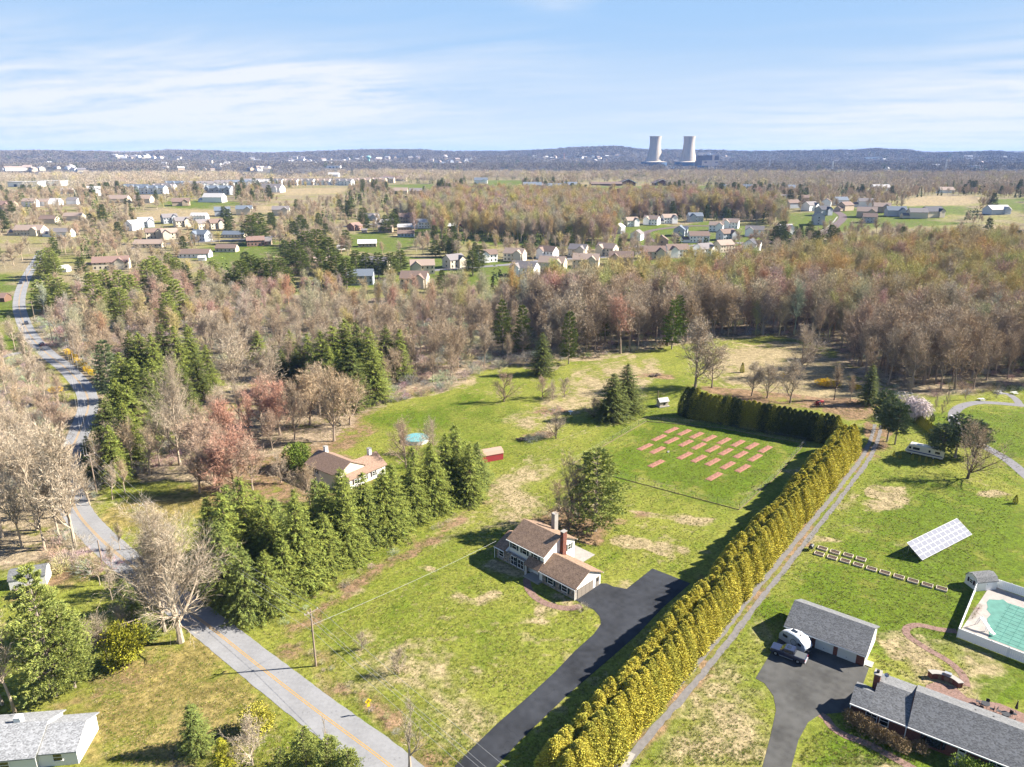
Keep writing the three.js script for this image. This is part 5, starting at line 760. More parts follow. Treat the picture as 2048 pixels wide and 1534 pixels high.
for (const [label, x, y, ax, ay, rgb] of [['dark grey car driving on the far road before the bend', 42, 567, 39, 600, [0.02, 0.022, 0.028]], ['dark car on the road below the far bend', 53, 648, 66, 676, [0.03, 0.03, 0.034]], ['black car on the road beside the forsythia', 84, 691, 66, 675, [0.015, 0.015, 0.018]]]) { const p = at(x, y); p.y += 0.04; car(label, p, heading([x, y], [ax, ay]), rgb); }
{
  const O = V(58.1, 0, -98.04), yaw = -0.6598, L = (x, z) => V(O.x + x * Math.cos(yaw) + z * Math.sin(yaw), 0.035, O.z - x * Math.sin(yaw) + z * Math.cos(yaw));
  const t = thing('pickup_truck', 'dark navy pickup truck with covered bed parked by the camper', 'truck', L(-10.6, 5.2), yaw + Math.PI + 0.03), p = paint([0.012, 0.016, 0.04]);
  part(t, 'body', along([[-2.8, 0.45], [2.75, 0.45], [2.8, 0.8], [2.7, 1.08], [1.2, 1.16], [-2.8, 1.16]], 1.92), p);
  const cab = part(t, 'cabin', along([[-1.0, 1.14], [1.25, 1.14], [0.55, 1.82], [-0.85, 1.86]], 1.68, 0.08), p);
  for (const s of [-1, 1]) { boxPart(cab, 'side_window', M.glass, -0.8, 0.5, 1.26, 1.7, s * 0.84 - 0.03, s * 0.84 + 0.03); boxPart(t, 'headlight', lampClear, 2.76, 2.83, 0.75, 0.95, s * 0.72 - 0.2, s * 0.72 + 0.2); boxPart(t, 'tail_light', lampRed, -2.88, -2.8, 0.75, 1.1, s * 0.82 - 0.1, s * 0.82 + 0.1); boxPart(t, 'side_step', M.metal, -1, 1.2, 0.36, 0.44, s * 0.98 - 0.08, s * 0.98 + 0.08); boxPart(t, 'mirror', p, 0.85, 1.0, 1.2, 1.38, s * 1.05 - 0.1, s * 1.05 + 0.1); }
  const ws = part(cab, 'windscreen', box(0.04, 0.92, 1.45), M.glass); ws.position.set(0.97, 1.49, 0); ws.rotation.z = 0.8; boxPart(cab, 'rear_window', M.glass, -1.08, -1.02, 1.3, 1.7, -0.65, 0.65); boxPart(cab, 'sunroof', M.glass, -0.35, 0.3, 1.9, 1.935, -0.4, 0.4);
  boxPart(t, 'bed_cover', std([0.075, 0.08, 0.085]), -2.72, -1.12, 1.17, 1.24, -0.85, 0.85); boxPart(t, 'bumper', M.metal, -2.98, -2.82, 0.45, 0.65, -0.9, 0.9); wheels(t, [-1.75, 1.85], 0.86, 0.4);
  // teardrop camper
  const c = thing('camper_trailer', 'silver and white teardrop camper trailer parked before the garage', 'camper', L(-10.5, 1.7), yaw - 0.33), sh = [[-2.6, 0.45], [1.9, 0.45], [2.3, 0.8], [2.45, 1.3], [2.1, 1.95], [1.3, 2.45], [0.2, 2.65], [-1.2, 2.55], [-2.1, 2.1], [-2.6, 1.4]];
  part(c, 'body', along(sh, 2.1, 0.05), std([0.24, 0.28, 0.34], { roughness: 0.35 }));
  const roofS = part(c, 'roof_skin', along([[2.47, 1.33], [2.12, 1.98], [1.3, 2.48], [0.2, 2.69], [-1.2, 2.59], [-2.12, 2.13], [-2.63, 1.42], [-2.66, 1.44], [-2.14, 2.18], [-1.22, 2.64], [0.2, 2.74], [1.34, 2.53], [2.16, 2.02], [2.52, 1.35]], 1.5, 0.01), M.white);
  boxPart(roofS, 'roof_hatch', M.glass, -1.0, 0.1, 2.68, 2.78, -0.35, 0.35); boxPart(roofS, 'air_vent', M.darkMetal, 0.6, 0.85, 2.66, 2.76, -0.1, 0.2);
  for (const s of [-1, 1]) { boxPart(c, 'side_window', M.glass, -1.9, -1.0, 1.35, 1.85, s * 1.05 - 0.02, s * 1.05 + 0.02); boxPart(c, 'side_window', M.glass, 1.0, 1.7, 1.25, 1.75, s * 1.05 - 0.02, s * 1.05 + 0.02); const a = new THREE.TorusGeometry(0.55, 0.05, 6, 20).translate(0.25, 1.35, s * 1.07); part(c, 'round_trim', a, M.darkMetal); }
  boxPart(c, 'door', std([0.30, 0.34, 0.40]), -0.65, -0.02, 0.6, 2.2, 1.05, 1.075); wheels(c, [-0.3], 0.95, 0.33); part(c, 'tow_bar', merge(bar([2.2, 0.5, -0.6], [3.4, 0.5, 0], 0.05), bar([2.2, 0.5, 0.6], [3.4, 0.5, 0], 0.05), bar([3.2, 0, 0], [3.2, 0.7, 0], 0.05)), M.darkMetal); boxPart(c, 'battery_box', M.darkMetal, 2.3, 2.8, 0.5, 0.85, -0.4, 0.4);
}
{ // motor home beside the small hedge
  const p = at(1848, 912), r = thing('motor_home', 'cream motor home with blue stripe parked by the small hedge', 'motor home', p, heading([1826, 903], [1872, 913]) + Math.PI);
  const cr = std([0.50, 0.47, 0.40], { roughness: 0.4 }); part(r, 'body', along([[-4.6, 0.6], [4.3, 0.6], [4.75, 0.9], [4.5, 1.7], [4.0, 2.7], [3.7, 3.05], [-4.5, 3.1], [-4.6, 2.9]], 2.4, 0.06), cr);
  for (const s of [-1, 1]) { boxPart(r, 'stripe', std([0.06, 0.07, 0.16]), -4.55, 4.2, 1.05, 1.35, s * 1.2 - 0.015, s * 1.2 + 0.015); for (const [a, b] of [[1.2, 2.9], [-1.5, -1.0], [-3.8, -2.6], [3.3, 3.9]]) boxPart(r, 'side_window', M.glass, a, b, 1.75, 2.45, s * 1.2 - 0.02, s * 1.2 + 0.02); boxPart(r, 'headlight', lampClear, 4.7, 4.8, 0.9, 1.1, s * 0.8 - 0.2, s * 0.8 + 0.2); }
  const ws = part(r, 'windscreen', box(0.05, 1.05, 2.1), M.glass); ws.position.set(4.33, 2.15, 0); ws.rotation.z = 0.46; boxPart(r, 'roof_unit', M.white, -1, 0, 3.1, 3.35, -0.4, 0.4); boxPart(r, 'roof_unit', M.white, 1.6, 2.2, 3.1, 3.22, -0.3, 0.3); wheels(r, [-2.4, 3], 1.05, 0.4);
}

// ------------------------------------------------------------------ utility poles and wires
const P0 = V(19, 0, -46), P1 = at(632, 1332), P2 = at(290, 1003, 11); P2.y = 0;
const spun = (a, b) => Math.atan2(-(b.z - a.z), b.x - a.x) + Math.PI / 2;
function pole(label, p, H, yaw, arm = true) {
  const g = thing('utility_pole', label, 'utility pole', p, yaw); part(g, 'mast', cyl(0.17, 0.12, H, 0, 0, 0, 10), M.poleWood);
  if (arm) { boxPart(g, 'cross_arm', M.poleWood, -1.25, 1.25, H - 0.6, H - 0.46, -0.2, -0.08); for (const x of [-1.15, 0.55, 1.15]) part(g, 'insulator', cyl(0.05, 0.07, 0.2, x, H - 0.46, -0.14, 8), M.white); part(g, 'brace', merge(bar([-0.6, H - 0.55, -0.14], [0, H - 1.2, -0.1], 0.025), bar([0.6, H - 0.55, -0.14], [0, H - 1.2, -0.1], 0.025)), M.metal); part(g, 'cable_bracket', merge(box(0.3, 0.16, 0.4, 0, H - 4.2, 0.1)), M.darkMetal); }
  return g;
}
const y01 = spun(P0, P1), y12 = spun(P1, P2);
pole('tall wooden utility pole with cross-arm on the bank beside the road', P1, 11, (y01 + y12) / 2); pole('wooden utility pole with cross-arm behind the large bare tree', P2, 11, y12 - 0.2); pole('wooden utility pole near the driveway mouth', P0, 11, y01);
const P3 = at(178, 905, 11); P3.y = 0; const P4 = at(137, 676, 11); P4.y = 0; const P5 = at(97, 641, 11); P5.y = 0; const P6 = at(62, 602, 11); P6.y = 0; const P7 = at(50, 540, 11);
pole('wooden utility pole under the dark spruces at the road curve', P3, 11, spun(P2, P3)); pole('thin utility pole beside the forsythia hedge', P4, 11, spun(P3, P4)); pole('utility pole with lamp arm on the verge past the forsythia', P5, 11, spun(P4, P5)); pole('utility pole beside the far road straight', P6, 11, spun(P5, P6)); pole('furthest utility pole by the shaded road bend', P7, 11, spun(P6, P7));
pole('short bare pole at the road edge by the large bare tree', at(206, 1135), 6.3, 0, false);
function wire(label, a, b, sag) { const c = a.clone().lerp(b, 0.5); c.y -= sag * 2; const g = new THREE.TubeGeometry(new THREE.QuadraticBezierCurve3(a, c, b), 24, 0.022, 4); const m = new THREE.Mesh(g, M.wire); put(m, 'overhead_wire', label, 'wire', 'overhead wires'); }
const armAt = (p, yaw, x, y) => V(p.x + Math.cos(yaw) * x, p.y + y, p.z - Math.sin(yaw) * x);
const chain = [[P0, y01, 'past the driveway mouth'], [P1, (y01 + y12) / 2, 'above the front lawn edge'], [P2, y12 - 0.2, 'over the road curve'], [P3, spun(P2, P3), 'along the forsythia verge'], [P4, spun(P3, P4), 'along the far verge'], [P5, spun(P4, P5), 'on the far straight']];
for (let i = 0; i < chain.length - 1; i++) { const [a, ya] = chain[i], [b, yb] = chain[i + 1], wh = ['between the driveway pole and the bank pole', 'between the bank pole and the pole behind the bare tree', 'between the bare tree pole and the spruce pole', 'between the spruce pole and the forsythia pole', 'between the forsythia pole and the lamp pole'][i]; [[-1.15, 10.75, 'outer thin wire'], [0.55, 10.75, 'inner thin wire'], [1.15, 10.75, 'road-side thin wire'], [0, 6.8, 'lower cable']].forEach(([x, y, w]) => wire(`${w} slung ${wh}`, armAt(a, ya, x, y), armAt(b, yb, x, y), 0.5)); }
wire('service wire from the bank pole to the stone-fronted house', armAt(P1, 0, 0, 8), V(12.02 - 21.6 * 0.711, 3.9, -116.53 - 21.6 * 0.703), 0.5);
{ // curve warning sign, seen from behind the verge
  const p = at(738, 1428), s = thing('curve_sign', 'yellow diamond curve warning sign with speed plate on the road bank', 'road sign', p, heading([700, 1471], [783, 1534]) + Math.PI / 2 - 0.35), y = std([0.62, 0.42, 0.01], { roughness: 0.4 });
  part(s, 'post', box(0.06, 2.6, 0.06, 0, 1.3, 0), M.metal); const d = part(s, 'diamond_plate', box(0.76, 0.76, 0.02), y); d.rotation.z = Math.PI / 4; d.position.set(0, 2.4, 0.05);
  const arrow = extrude([[-0.16, -0.25], [-0.06, -0.25], [-0.06, 0.1], [0.1, 0.1], [0.1, -0.05], [0.03, -0.05], [0.15, -0.22], [0.27, -0.05], [0.2, -0.05], [0.2, 0.2], [-0.16, 0.2]], 0.012); const ar = part(s, 'arrow_mark', arrow, M.darkMetal); ar.position.set(-0.03, 2.38, 0.062);
  part(s, 'speed_plate', box(0.46, 0.46, 0.02, 0, 1.62, 0.05), y);
}

// ------------------------------------------------------------------ the vegetable garden: mulch beds and wire fence
{
  const c = (x, y) => [1200 + x / 4.655, 780 + y / 4.655], yaw = heading(c(990, 845), c(1125, 768));
  const rows = [[[665, 375], [785, 395], [900, 422], [1020, 450], [1155, 475], [1285, 497], [1415, 522], [1540, 552]], [[550, 445], [668, 470], [800, 495], [920, 522], [1050, 548], [1172, 575], [1310, 602], [1445, 630]], [[420, 530], [535, 560], [790, 612], [920, 640], [1050, 670], [1190, 702], [1330, 730]], [[525, 685]], [[1065, 805]]];
  const names = ['back row nearest the dark hedge', 'second row', 'third row', 'lone bed left of the third row', 'lone bed nearest the front fence'];
  const bed = metreUV(new THREE.BoxGeometry(6.4, 0.22, 1.75, 10, 1, 4)); { const p = bed.attributes.position; for (let i = 0; i < p.count; i++) if (p.getY(i) > 0) { const e = Math.abs(p.getX(i)) > 3.1 || Math.abs(p.getZ(i)) > 0.8; p.setY(i, e ? -0.02 : 0.10 + 0.03 * noise(p.getX(i) * 2, p.getZ(i) * 2 + 5)); } bed.computeVertexNormals(); }
  rows.forEach((r, k) => r.forEach((q, i) => { const p = at(...c(...q)); p.y = 0.08; const m = new THREE.Mesh(bed, M.redMulch); put(m, 'mulch_bed', k > 2 ? `red mulch garden bed, ${names[k]}` : `red mulch garden bed, ${ORD[i]} from left in the ${names[k]}`, 'garden bed', 'red mulch garden beds'); m.position.copy(p); m.rotation.y = yaw; }));
  const runs = [['wire garden fence along the left lawn', [[1145, 928], [1293, 843]]], ['wire garden fence along the front of the vegetable garden', [[1145, 928], [1233, 955], [1478, 1020]]], ['wire garden fence beside the long golden hedge', [[1478, 1020], [1548, 958], [1611, 887]]], ['wire garden fence at the foot of the back hedge', [[1293, 843], [1440, 856], [1611, 887]]]];
  for (const [label, pts] of runs) {
    const P = A2(...pts), f = thing('wire_fence', label, 'fence', V(P[0][0], 0, P[0][1]));
    for (let i = 0; i < P.length - 1; i++) { const [ax, az] = P[i], [bx, bz] = P[i + 1], L = Math.hypot(bx - ax, bz - az), n = Math.round(L / 5); for (let k = i ? 1 : 0; k <= n; k++) { const m = part(f, 'post', memo('fpost', () => cyl(0.035, 0.035, 1.9, 0, 0, 0, 5)), M.darkMetal); m.position.set(lerp(ax, bx, k / n) - P[0][0], 0, lerp(az, bz, k / n) - P[0][1]); }
      const a = V(ax - P[0][0], 0, az - P[0][1]), b = V(bx - P[0][0], 0, bz - P[0][1]); for (const y of [0.3, 0.7, 1.1, 1.5, 1.8]) part(f, 'strand', bar([a.x, y, a.z], [b.x, y, b.z], 0.008, 3), M.wire); boxPart; const base = part(f, 'kick_board', box(L, 0.16, 0.05, L / 2, 0.08, 0), M.wood); base.position.copy(a); base.rotation.y = Math.atan2(-(b.z - a.z), b.x - a.x); }
  }
  const q = at(...c(645, 577)), st = thing('stone_pile', 'small pile of pale stones among the mulch beds', 'stones', q); for (let i = 0; i < 7; i++) { const g = new THREE.DodecahedronGeometry(0.28 + 0.12 * hash(i, 3), 0).scale(1, 0.6, 1); const m = part(st, 'stone', g, M.concrete); m.position.set(0.7 * hash(i, 1), 0.12, 0.5 * hash(i, 2)); }
}
// raised planters by the lane
{
  const c = (x, y) => [1500 + x / 3.653, 760 + y / 3.653], yaw = heading(c(887, 1385), c(1190, 1473));
  const frame = merge(box(1.9, 0.32, 0.09, 0, 0.16, 0.62), box(1.9, 0.32, 0.09, 0, 0.16, -0.62), box(0.09, 0.32, 1.15, -0.9, 0.16, 0), box(0.09, 0.32, 1.15, 0.9, 0.16, 0)), soil = box(1.7, 0.22, 1.14, 0, 0.11, 0);
  const pts = [[530, 1235], [620, 1262], [717, 1285], [810, 1313], [505, 1275], [600, 1302], [695, 1327], [790, 1355], [887, 1385], [985, 1413], [1087, 1443], [1190, 1473], [1295, 1503], [1400, 1530]];
  pts.forEach((q, i) => { const t = thing('raised_planter', i < 4 ? `pale wooden planter box, ${ORD[i]} from the lane in the upper double row` : i < 8 ? `pale wooden planter box, ${ORD[i - 4]} from the lane in the lower double row` : `pale wooden planter box, ${ORD[i - 8]} of the single row leading to the pool`, 'planter', at(...c(...q)), yaw, 'raised planters'); part(t, 'frame', frame, M.woodPale); part(t, 'soil', soil, M.soil); });
  const q = at(...c(445, 1240)), b = thing('compost_tumbler', 'dark compost tumbler drum by the lane next to the planters', 'composter', q, 0.9); part(b, 'drum', new THREE.CylinderGeometry(0.45, 0.45, 1.1, 14).rotateZ(Math.PI / 2).translate(0, 0.8, 0), M.darkMetal); for (const x of [-0.6, 0.6]) part(b, 'stand', merge(bar([x, 0, -0.4], [x, 0.8, 0], 0.04), bar([x, 0, 0.4], [x, 0.8, 0], 0.04)), M.metal);
}
// ground-mounted solar array
{
  const s = thing('solar_array', 'ground-mounted solar array of four rows of glare-pale panels on the lawn', 'solar panels', V2(85.7, -130.5), 0.5623), tilt = Math.atan2(2.3, 3.65), onRack = (m, x, y, z) => { m.rotation.x = tilt; m.position.set(-1.05 + x, 0.62 + y * Math.cos(tilt) - z * Math.sin(tilt), 0.45 + y * Math.sin(tilt) + z * Math.cos(tilt)); return m; };
  const glareCellM = std([0.165, 0.17, 0.20], { roughness: 1 }), frameM = std([0.45, 0.45, 0.47], { roughness: 0.8 });  // matte pale cell colour stands in for sun and sky glare on the panels
  const W = 20 / 11, D = 4.35 / 4, pf = merge(box(W - 0.01, 0.05, 0.06, 0, 0.02, D / 2 - 0.035), box(W - 0.01, 0.05, 0.06, 0, 0.02, -D / 2 + 0.035), box(0.06, 0.05, D - 0.14, -W / 2 + 0.035, 0.02, 0), box(0.06, 0.05, D - 0.14, W / 2 - 0.035, 0.02, 0)), pc = box(W - 0.1, 0.03, D - 0.1, 0, 0.012, 0);
  for (let i = 0; i < 11; i++) for (let j = 0; j < 4; j++) { const m = onRack(part(s, 'panel', pc, glareCellM), (i + 0.5) * W, 0.05, -(j + 0.5) * D); part(m, 'panel_frame', pf, frameM); }
  for (const z of [-0.6, -1.8, -2.9, -3.9]) onRack(part(s, 'rail', memo('srail', () => box(20, 0.07, 0.08)), M.metal), 10, -0.045, z);
  for (let i = 0; i < 6; i++) { const x = -0.4 + i * 3.7; part(s, 'support_leg', bar([x, 0, -0.2], [x, 0.85, -0.2], 0.05), M.metal); part(s, 'support_leg', bar([x, 0, -2.9], [x, 2.55, -2.9], 0.05), M.metal); part(s, 'brace', bar([x, 0.3, -0.3], [x, 2.3, -2.8], 0.035), M.metal); }
}
// ------------------------------------------------------------------ garden things round the ranch house
{
  const O = V(50.88, 0, -87.46), yaw = -0.6237, L = (x, z) => V(O.x + x * Math.cos(yaw) + z * Math.sin(yaw), 0, O.z - x * Math.sin(yaw) + z * Math.cos(yaw));
  const pp = [[8.4, -9.6], [8.7, -13.8], [10, -15.8], [12.6, -15.9], [14.3, -14.4], [18.5, -15.9], [22, -15.5], [24.5, -13.4], [25, -9.6]].map(([x, z]) => { const p = L(x, z); return [p.x, p.z]; });
  structure('patio', sheet(pp, 0.045), M.brickWalk);
  const k = thing('outdoor_kitchen', 'curved brick outdoor kitchen with stone top and steel grill on the patio', 'outdoor kitchen', L(11, -14.2), yaw);
  const arc = (r0, r1, a0, a1, h, y) => { const s = new THREE.Shape(); s.absarc(0, 0, r1, a0, a1, false); s.absarc(0, 0, r0, a1, a0, true); return metreUV(new THREE.ExtrudeGeometry(s, { depth: h, bevelEnabled: false, curveSegments: 14 }).rotateX(-Math.PI / 2).translate(0, y, 0)); };
  part(k, 'counter', arc(2.5, 3.3, 0.75, 2.4, 1, 0), M.brick); part(k, 'counter_top', arc(2.4, 3.4, 0.72, 2.43, 0.08, 1.003), M.concrete); part(k, 'grill', box(1, 0.3, 0.6, 0.25, 1.25, -2.88), M.metal); for (const x of [-0.9, 0.2, 1]) boxPart(k, 'cupboard_door', M.wood, x - 0.35, x + 0.35, 0.15, 0.85, -2.43, -2.3);
  const chair = (label, x, z, r) => { const c = thing('patio_chair', label, 'chair', L(x, z), yaw + r, 'patio chairs'); boxPart(c, 'seat', M.darkMetal, -0.25, 0.25, 0.42, 0.46, -0.25, 0.25); boxPart(c, 'backrest', M.darkMetal, -0.25, 0.25, 0.46, 0.95, -0.28, -0.24); for (const a of [-0.22, 0.22]) for (const b of [-0.22, 0.22]) part(c, 'leg', bar([a, 0.045, b], [a, 0.42, b], 0.02, 5), M.darkMetal); };
  const table = (label, x, z) => { const t = thing('patio_table', label, 'table', L(x, z), 0, 'patio tables'); part(t, 'table_top', cyl(0.6, 0.6, 0.04, 0, 0.72, 0, 20), M.darkMetal); for (let i = 0; i < 4; i++) part(t, 'leg', bar([Math.cos(i * 1.57) * 0.45, 0.045, Math.sin(i * 1.57) * 0.45], [Math.cos(i * 1.57) * 0.3, 0.72, Math.sin(i * 1.57) * 0.3], 0.02, 5), M.darkMetal); };
  table('round black patio table nearer the outdoor kitchen', 16.6, -13.6); table('round black patio table nearer the roof edge', 19.2, -12.9); [[15.7, -13.9, 1.4], [16.9, -14.5, 0.1], [17.5, -13.3, -1.5], [16.2, -12.7, 3]].forEach(([x, z, r], i) => chair(`black metal patio chair, ${ORD[i]} around the nearer patio table`, x, z, r)); [[18.4, -13.4, 1.2], [19.8, -13.7, -0.5], [20.1, -12.3, -2]].forEach(([x, z, r], i) => chair(`black metal patio chair, ${ORD[i]} around the further patio table`, x, z, r));
  const um = thing('folded_parasol', 'folded black parasol standing at the patio edge', 'parasol', L(20.4, -14.6)); part(um, 'pole', cyl(0.03, 0.03, 2.5, 0, 0.03, 0, 6), M.metal); part(um, 'folded_canopy', cyl(0.22, 0.05, 1.4, 0, 1.1, 0, 8), M.darkMetal); part(um, 'base', cyl(0.28, 0.25, 0.08, 0, 0.045, 0, 12), M.darkMetal);
  const lg = thing('sun_lounger', 'pale folded lounger lying behind the ranch roof', 'lounger', L(21.4, -10.8), yaw); part(lg, 'bed', box(2, 0.08, 0.65, 0, 0.38, 0), M.white); part(lg, 'backrest', box(0.7, 0.06, 0.65, 0, 0, 0).rotateZ(0.6).translate(-1.2, 0.6, 0), M.white); for (const a of [-0.8, 0.8]) for (const b of [-0.28, 0.28]) part(lg, 'leg', bar([a, 0.045, b], [a, 0.36, b], 0.025, 5), M.metal);
}
// ------------------------------------------------------------------ odds and ends about the lawns
{
  const q = at(1325, 812), o = thing('oven_house', 'small pale brick oven house with chimney pipe beside the back hedge', 'oven', q, 0.35); part(o, 'base', box(4, 0.3, 3, 0, 0.15, 0), M.concrete); part(o, 'oven', gableWalls(-1.7, 1.5, 1.1, -1.1, 2, 2.9), M.woodPale); part(o, 'roof', gableRoof(-2, 1.8, 1.4, -1.4, 1.85, 2.95, 0.1), ROOFS.pale); part(o, 'chimney_pipe', cyl(0.16, 0.16, 3.8, -1, 1.2, -1.6, 8), M.wood); boxPart(o, 'hatch', M.darkMetal, -0.4, 0.4, 0.7, 1.5, 1.1, 1.14);
  const b = at(1141, 829), bd = thing('bird_bath', 'round white bird bath on the lawn by the dark twin spruces', 'bird bath', b); part(bd, 'pedestal', cyl(0.16, 0.1, 0.9, 0, 0, 0, 10), M.white); part(bd, 'bowl', new THREE.LatheGeometry([[0.05, 0.86], [0.55, 0.98], [0.72, 1.16], [0.76, 1.16], [0.6, 0.94], [0.05, 0.8]].map(([x, y]) => new THREE.Vector2(x, y)), 20), M.white);
  const tp = at(833, 882), tr = thing('covered_pool', 'pale blue tarpaulin covered pool behind the pink budding tree', 'covered pool', tp, 0.1); part(tr, 'wall', cyl(3.6, 3.6, 1.1, 0, 0, 0, 28), M.white); part(tr, 'cover', new THREE.SphereGeometry(3.65, 28, 6, 0, 6.283, 0, 1.57).scale(1, 0.08, 1).translate(0, 1.12, 0), std([0.10, 0.24, 0.25]));
  [['stack of cut logs in the clearing by the woods', 1178, 716, 9, 1.3], ['tangled pile of dark branches in the far clearing', 1312, 752, 5, 1.2], ['low heap of brush beside the bare fruit tree', 1050, 880, 5, 1]].forEach(([label, px, py, w, hh], n) => { const p = at(px, py), t = thing('log_pile', label, 'log pile', p, 0.3), R = rngOf(300 + n); for (let i = 0; i < 34; i++) { const a = R() * 6.283, l = 0.9 + R() * 1.6, m = part(t, 'log', memo('log' + (i % 4), () => cyl(0.1, 0.07, 1, 0, -0.5, 0, 5).rotateZ(Math.PI / 2)), i % 3 ? M.wood : M.poleWood); m.scale.set(l, 1.3, 1.3); m.position.set((R() - 0.5) * w, 0.15 + R() * hh * 0.6, (R() - 0.5) * w * 0.4); m.rotation.set(0, a, (R() - 0.5) * 0.5); } });
  [['white picnic table on the park path loop', 1962, 801], ['white picnic table at the far park path end', 1996, 786], ['white picnic table beside the far path fork', 2028, 788]].forEach(([label, px, py]) => { const p = at(px, py), t = thing('picnic_table', label, 'table', p, 0.1, 'park picnic tables'); boxPart(t, 'table_top', M.white, -0.95, 0.95, 0.7, 0.76, -0.4, 0.4); for (const s of [-1, 1]) { boxPart(t, 'bench', M.white, -0.95, 0.95, 0.42, 0.47, s * 0.75 - 0.14, s * 0.75 + 0.14); part(t, 'leg', merge(bar([s * 0.6, 0, -0.75], [s * 0.6, 0.72, -0.2], 0.04), bar([s * 0.6, 0, 0.75], [s * 0.6, 0.72, 0.2], 0.04)), M.white); } });
  const pb = at(1901, 838), bn = thing('waste_bin', 'dark bin beside the park path', 'bin', pb); part(bn, 'body', cyl(0.35, 0.4, 1.1, 0, 0, 0, 12), M.shutterGreen); part(bn, 'lid', cyl(0.45, 0.3, 0.2, 0, 1.1, 0, 12), M.white);
  const la = at(1754, 842), ld = thing('garden_ladder', 'white ladder leaning against a tree by the lane end', 'ladder', la, 0.4); for (const s of [-0.25, 0.25]) part(ld, 'rail', bar([s, 0, 0], [s, 3.4, -1.2], 0.04), M.white); for (let i = 1; i < 9; i++) part(ld, 'rung', bar([-0.25, i * 0.38, -i * 0.134], [0.25, i * 0.38, -i * 0.134], 0.03), M.white);
  const tl = at(45, 1192), tt = thing('utility_trailer', 'small dark utility trailer heaped with brush near the white shed', 'trailer', tl, 0.3); part(tt, 'bed', merge(slab(-1.5, 1.5, 0.55, 0.62, -0.8, 0.8), slab(-1.5, 1.5, 0.62, 1, -0.8, -0.75), slab(-1.5, 1.5, 0.62, 1, 0.75, 0.8), slab(-1.5, -1.45, 0.62, 1, -0.75, 0.75)), M.darkMetal); wheels(tt, [0], 0.92, 0.34); part(tt, 'tow_bar', bar([1.5, 0.55, 0], [2.8, 0.5, 0], 0.05), M.darkMetal); const R = rngOf(5); for (let i = 0; i < 26; i++) { const m = part(tt, 'branch', memo('log' + (i % 4), () => 0), M.wood); m.scale.set(0.8 + R(), 0.7, 0.7); m.position.set((R() - 0.5) * 2.4, 0.8 + R() * 0.7, (R() - 0.5) * 1.2); m.rotation.set(0, R() * 6, (R() - 0.5) * 0.8); }
  const rp = at(1640, 808), rt = thing('small_tractor', 'small red tractor on the bare ground behind the back hedge', 'tractor', rp, 0.3); part(rt, 'body', along([[-1.2, 0.6], [1.2, 0.6], [1.2, 1.1], [0.2, 1.25], [-0.3, 1.0], [-1.2, 1.0]], 0.8), M.redPaint); part(rt, 'seat', box(0.5, 0.5, 0.5, -0.75, 1.25, 0), M.darkMetal); wheels(rt, [-0.8], 0.65, 0.55); wheels(rt, [0.9], 0.55, 0.35);
  const gr = at(110, 742), rail = thing('guard_rail', 'brown timber guard rail along the road over the creek', 'guard rail', gr); const g0 = A2([108, 738], [126, 757], [140, 778], [146, 796]); for (let i = 0; i < g0.length - 1; i++) { const [ax, az] = g0[i], [bx, bz] = g0[i + 1], L = Math.hypot(bx - ax, bz - az), m = part(rail, 'rail', box(L, 0.3, 0.12, L / 2, 0.65, 0), M.wood); m.position.set(ax - gr.x - 2.6, 0, az - gr.z); m.rotation.y = Math.atan2(-(bz - az), bx - ax); for (let k = 0; k < 3; k++) { const q2 = part(rail, 'post', box(0.16, 0.8, 0.16, 0, 0.4, 0), M.wood); q2.position.set(lerp(ax, bx, k / 3) - gr.x - 2.6, 0, lerp(az, bz, k / 3) - gr.z); } }
}

// ------------------------------------------------------------------ hedges of arborvitae
{
  const a = V(13.18, 0, -77.62), u = V(0.611, 0, -0.791), n = V(-0.791, 0, -0.611), R = rngOf(401); let k = 0;
  for (const [off, t0] of [[1.3, -8], [3.6, -7.4]]) for (let t = t0; t < 138; t += 1.18) {
    const p = a.clone().addScaledVector(u, t + (R() - 0.5) * 0.6).addScaledVector(n, off + (R() - 0.5) * 1.3), h = 8 + 0.5 * noise(t / 9, off) + 0.9 * (R() - 0.5) + (t > 108 ? 0.8 : 0);
    plant('hedge_arborvitae', 'arbor', k++, p, h, R() < 0.8 ? LEAF.gold : LEAF.goldDark, barkBrown, 'golden-tipped arborvitae in the long hedge beside the gravel lane', 'hedge plant', 'long golden hedge', 1.65 + 0.35 * R(), R() * 6.28);
  }
  const A = V(55.0, 0, -215.3), U = V(0.845, 0, 0.535), N = V(0.535, 0, -0.845);
  for (let t = 0; t < 46; t += 1.5) { const p = A.clone().addScaledVector(U, t).addScaledVector(N, 3.6 + (R() - 0.5) * 0.5); plant('hedge_arborvitae', 'arbor', k++, p, 9 + 0.8 * (R() - 0.5) + (t < 4 ? 1 : 0), R() < 0.5 ? LEAF.goldDark : LEAF.spruceDark, barkBrown, 'tall dark arborvitae in the hedge behind the vegetable garden', 'hedge plant', 'tall back hedge', 1.6 + 0.3 * R(), R() * 6.28); }
  const c0 = at(1827, 840), c1 = at(1886, 884); for (let i = 0; i < 17; i++) { const p = c0.clone().lerp(c1, i / 16); plant('small_arborvitae', 'arbor', i, p, 2.9 + 0.4 * R(), LEAF.yellowGreen, barkBrown, 'small bright arborvitae in the row behind the motor home', 'hedge plant', 'small hedge by the motor home', 1.5, R() * 6); }
  for (const [x, y, h] of [[1787, 912, 1.8], [1799, 917, 2.3], [1824, 920, 2], [1838, 923, 1.9], [1851, 926, 2], [1865, 930, 1.8]]) plant('small_arborvitae', 'arbor', 1, at(x, y), h, LEAF.goldDark, barkBrown, 'low dark arborvitae in front of the motor home', 'hedge plant', 'low shrubs in front of the motor home', 1.1);
}
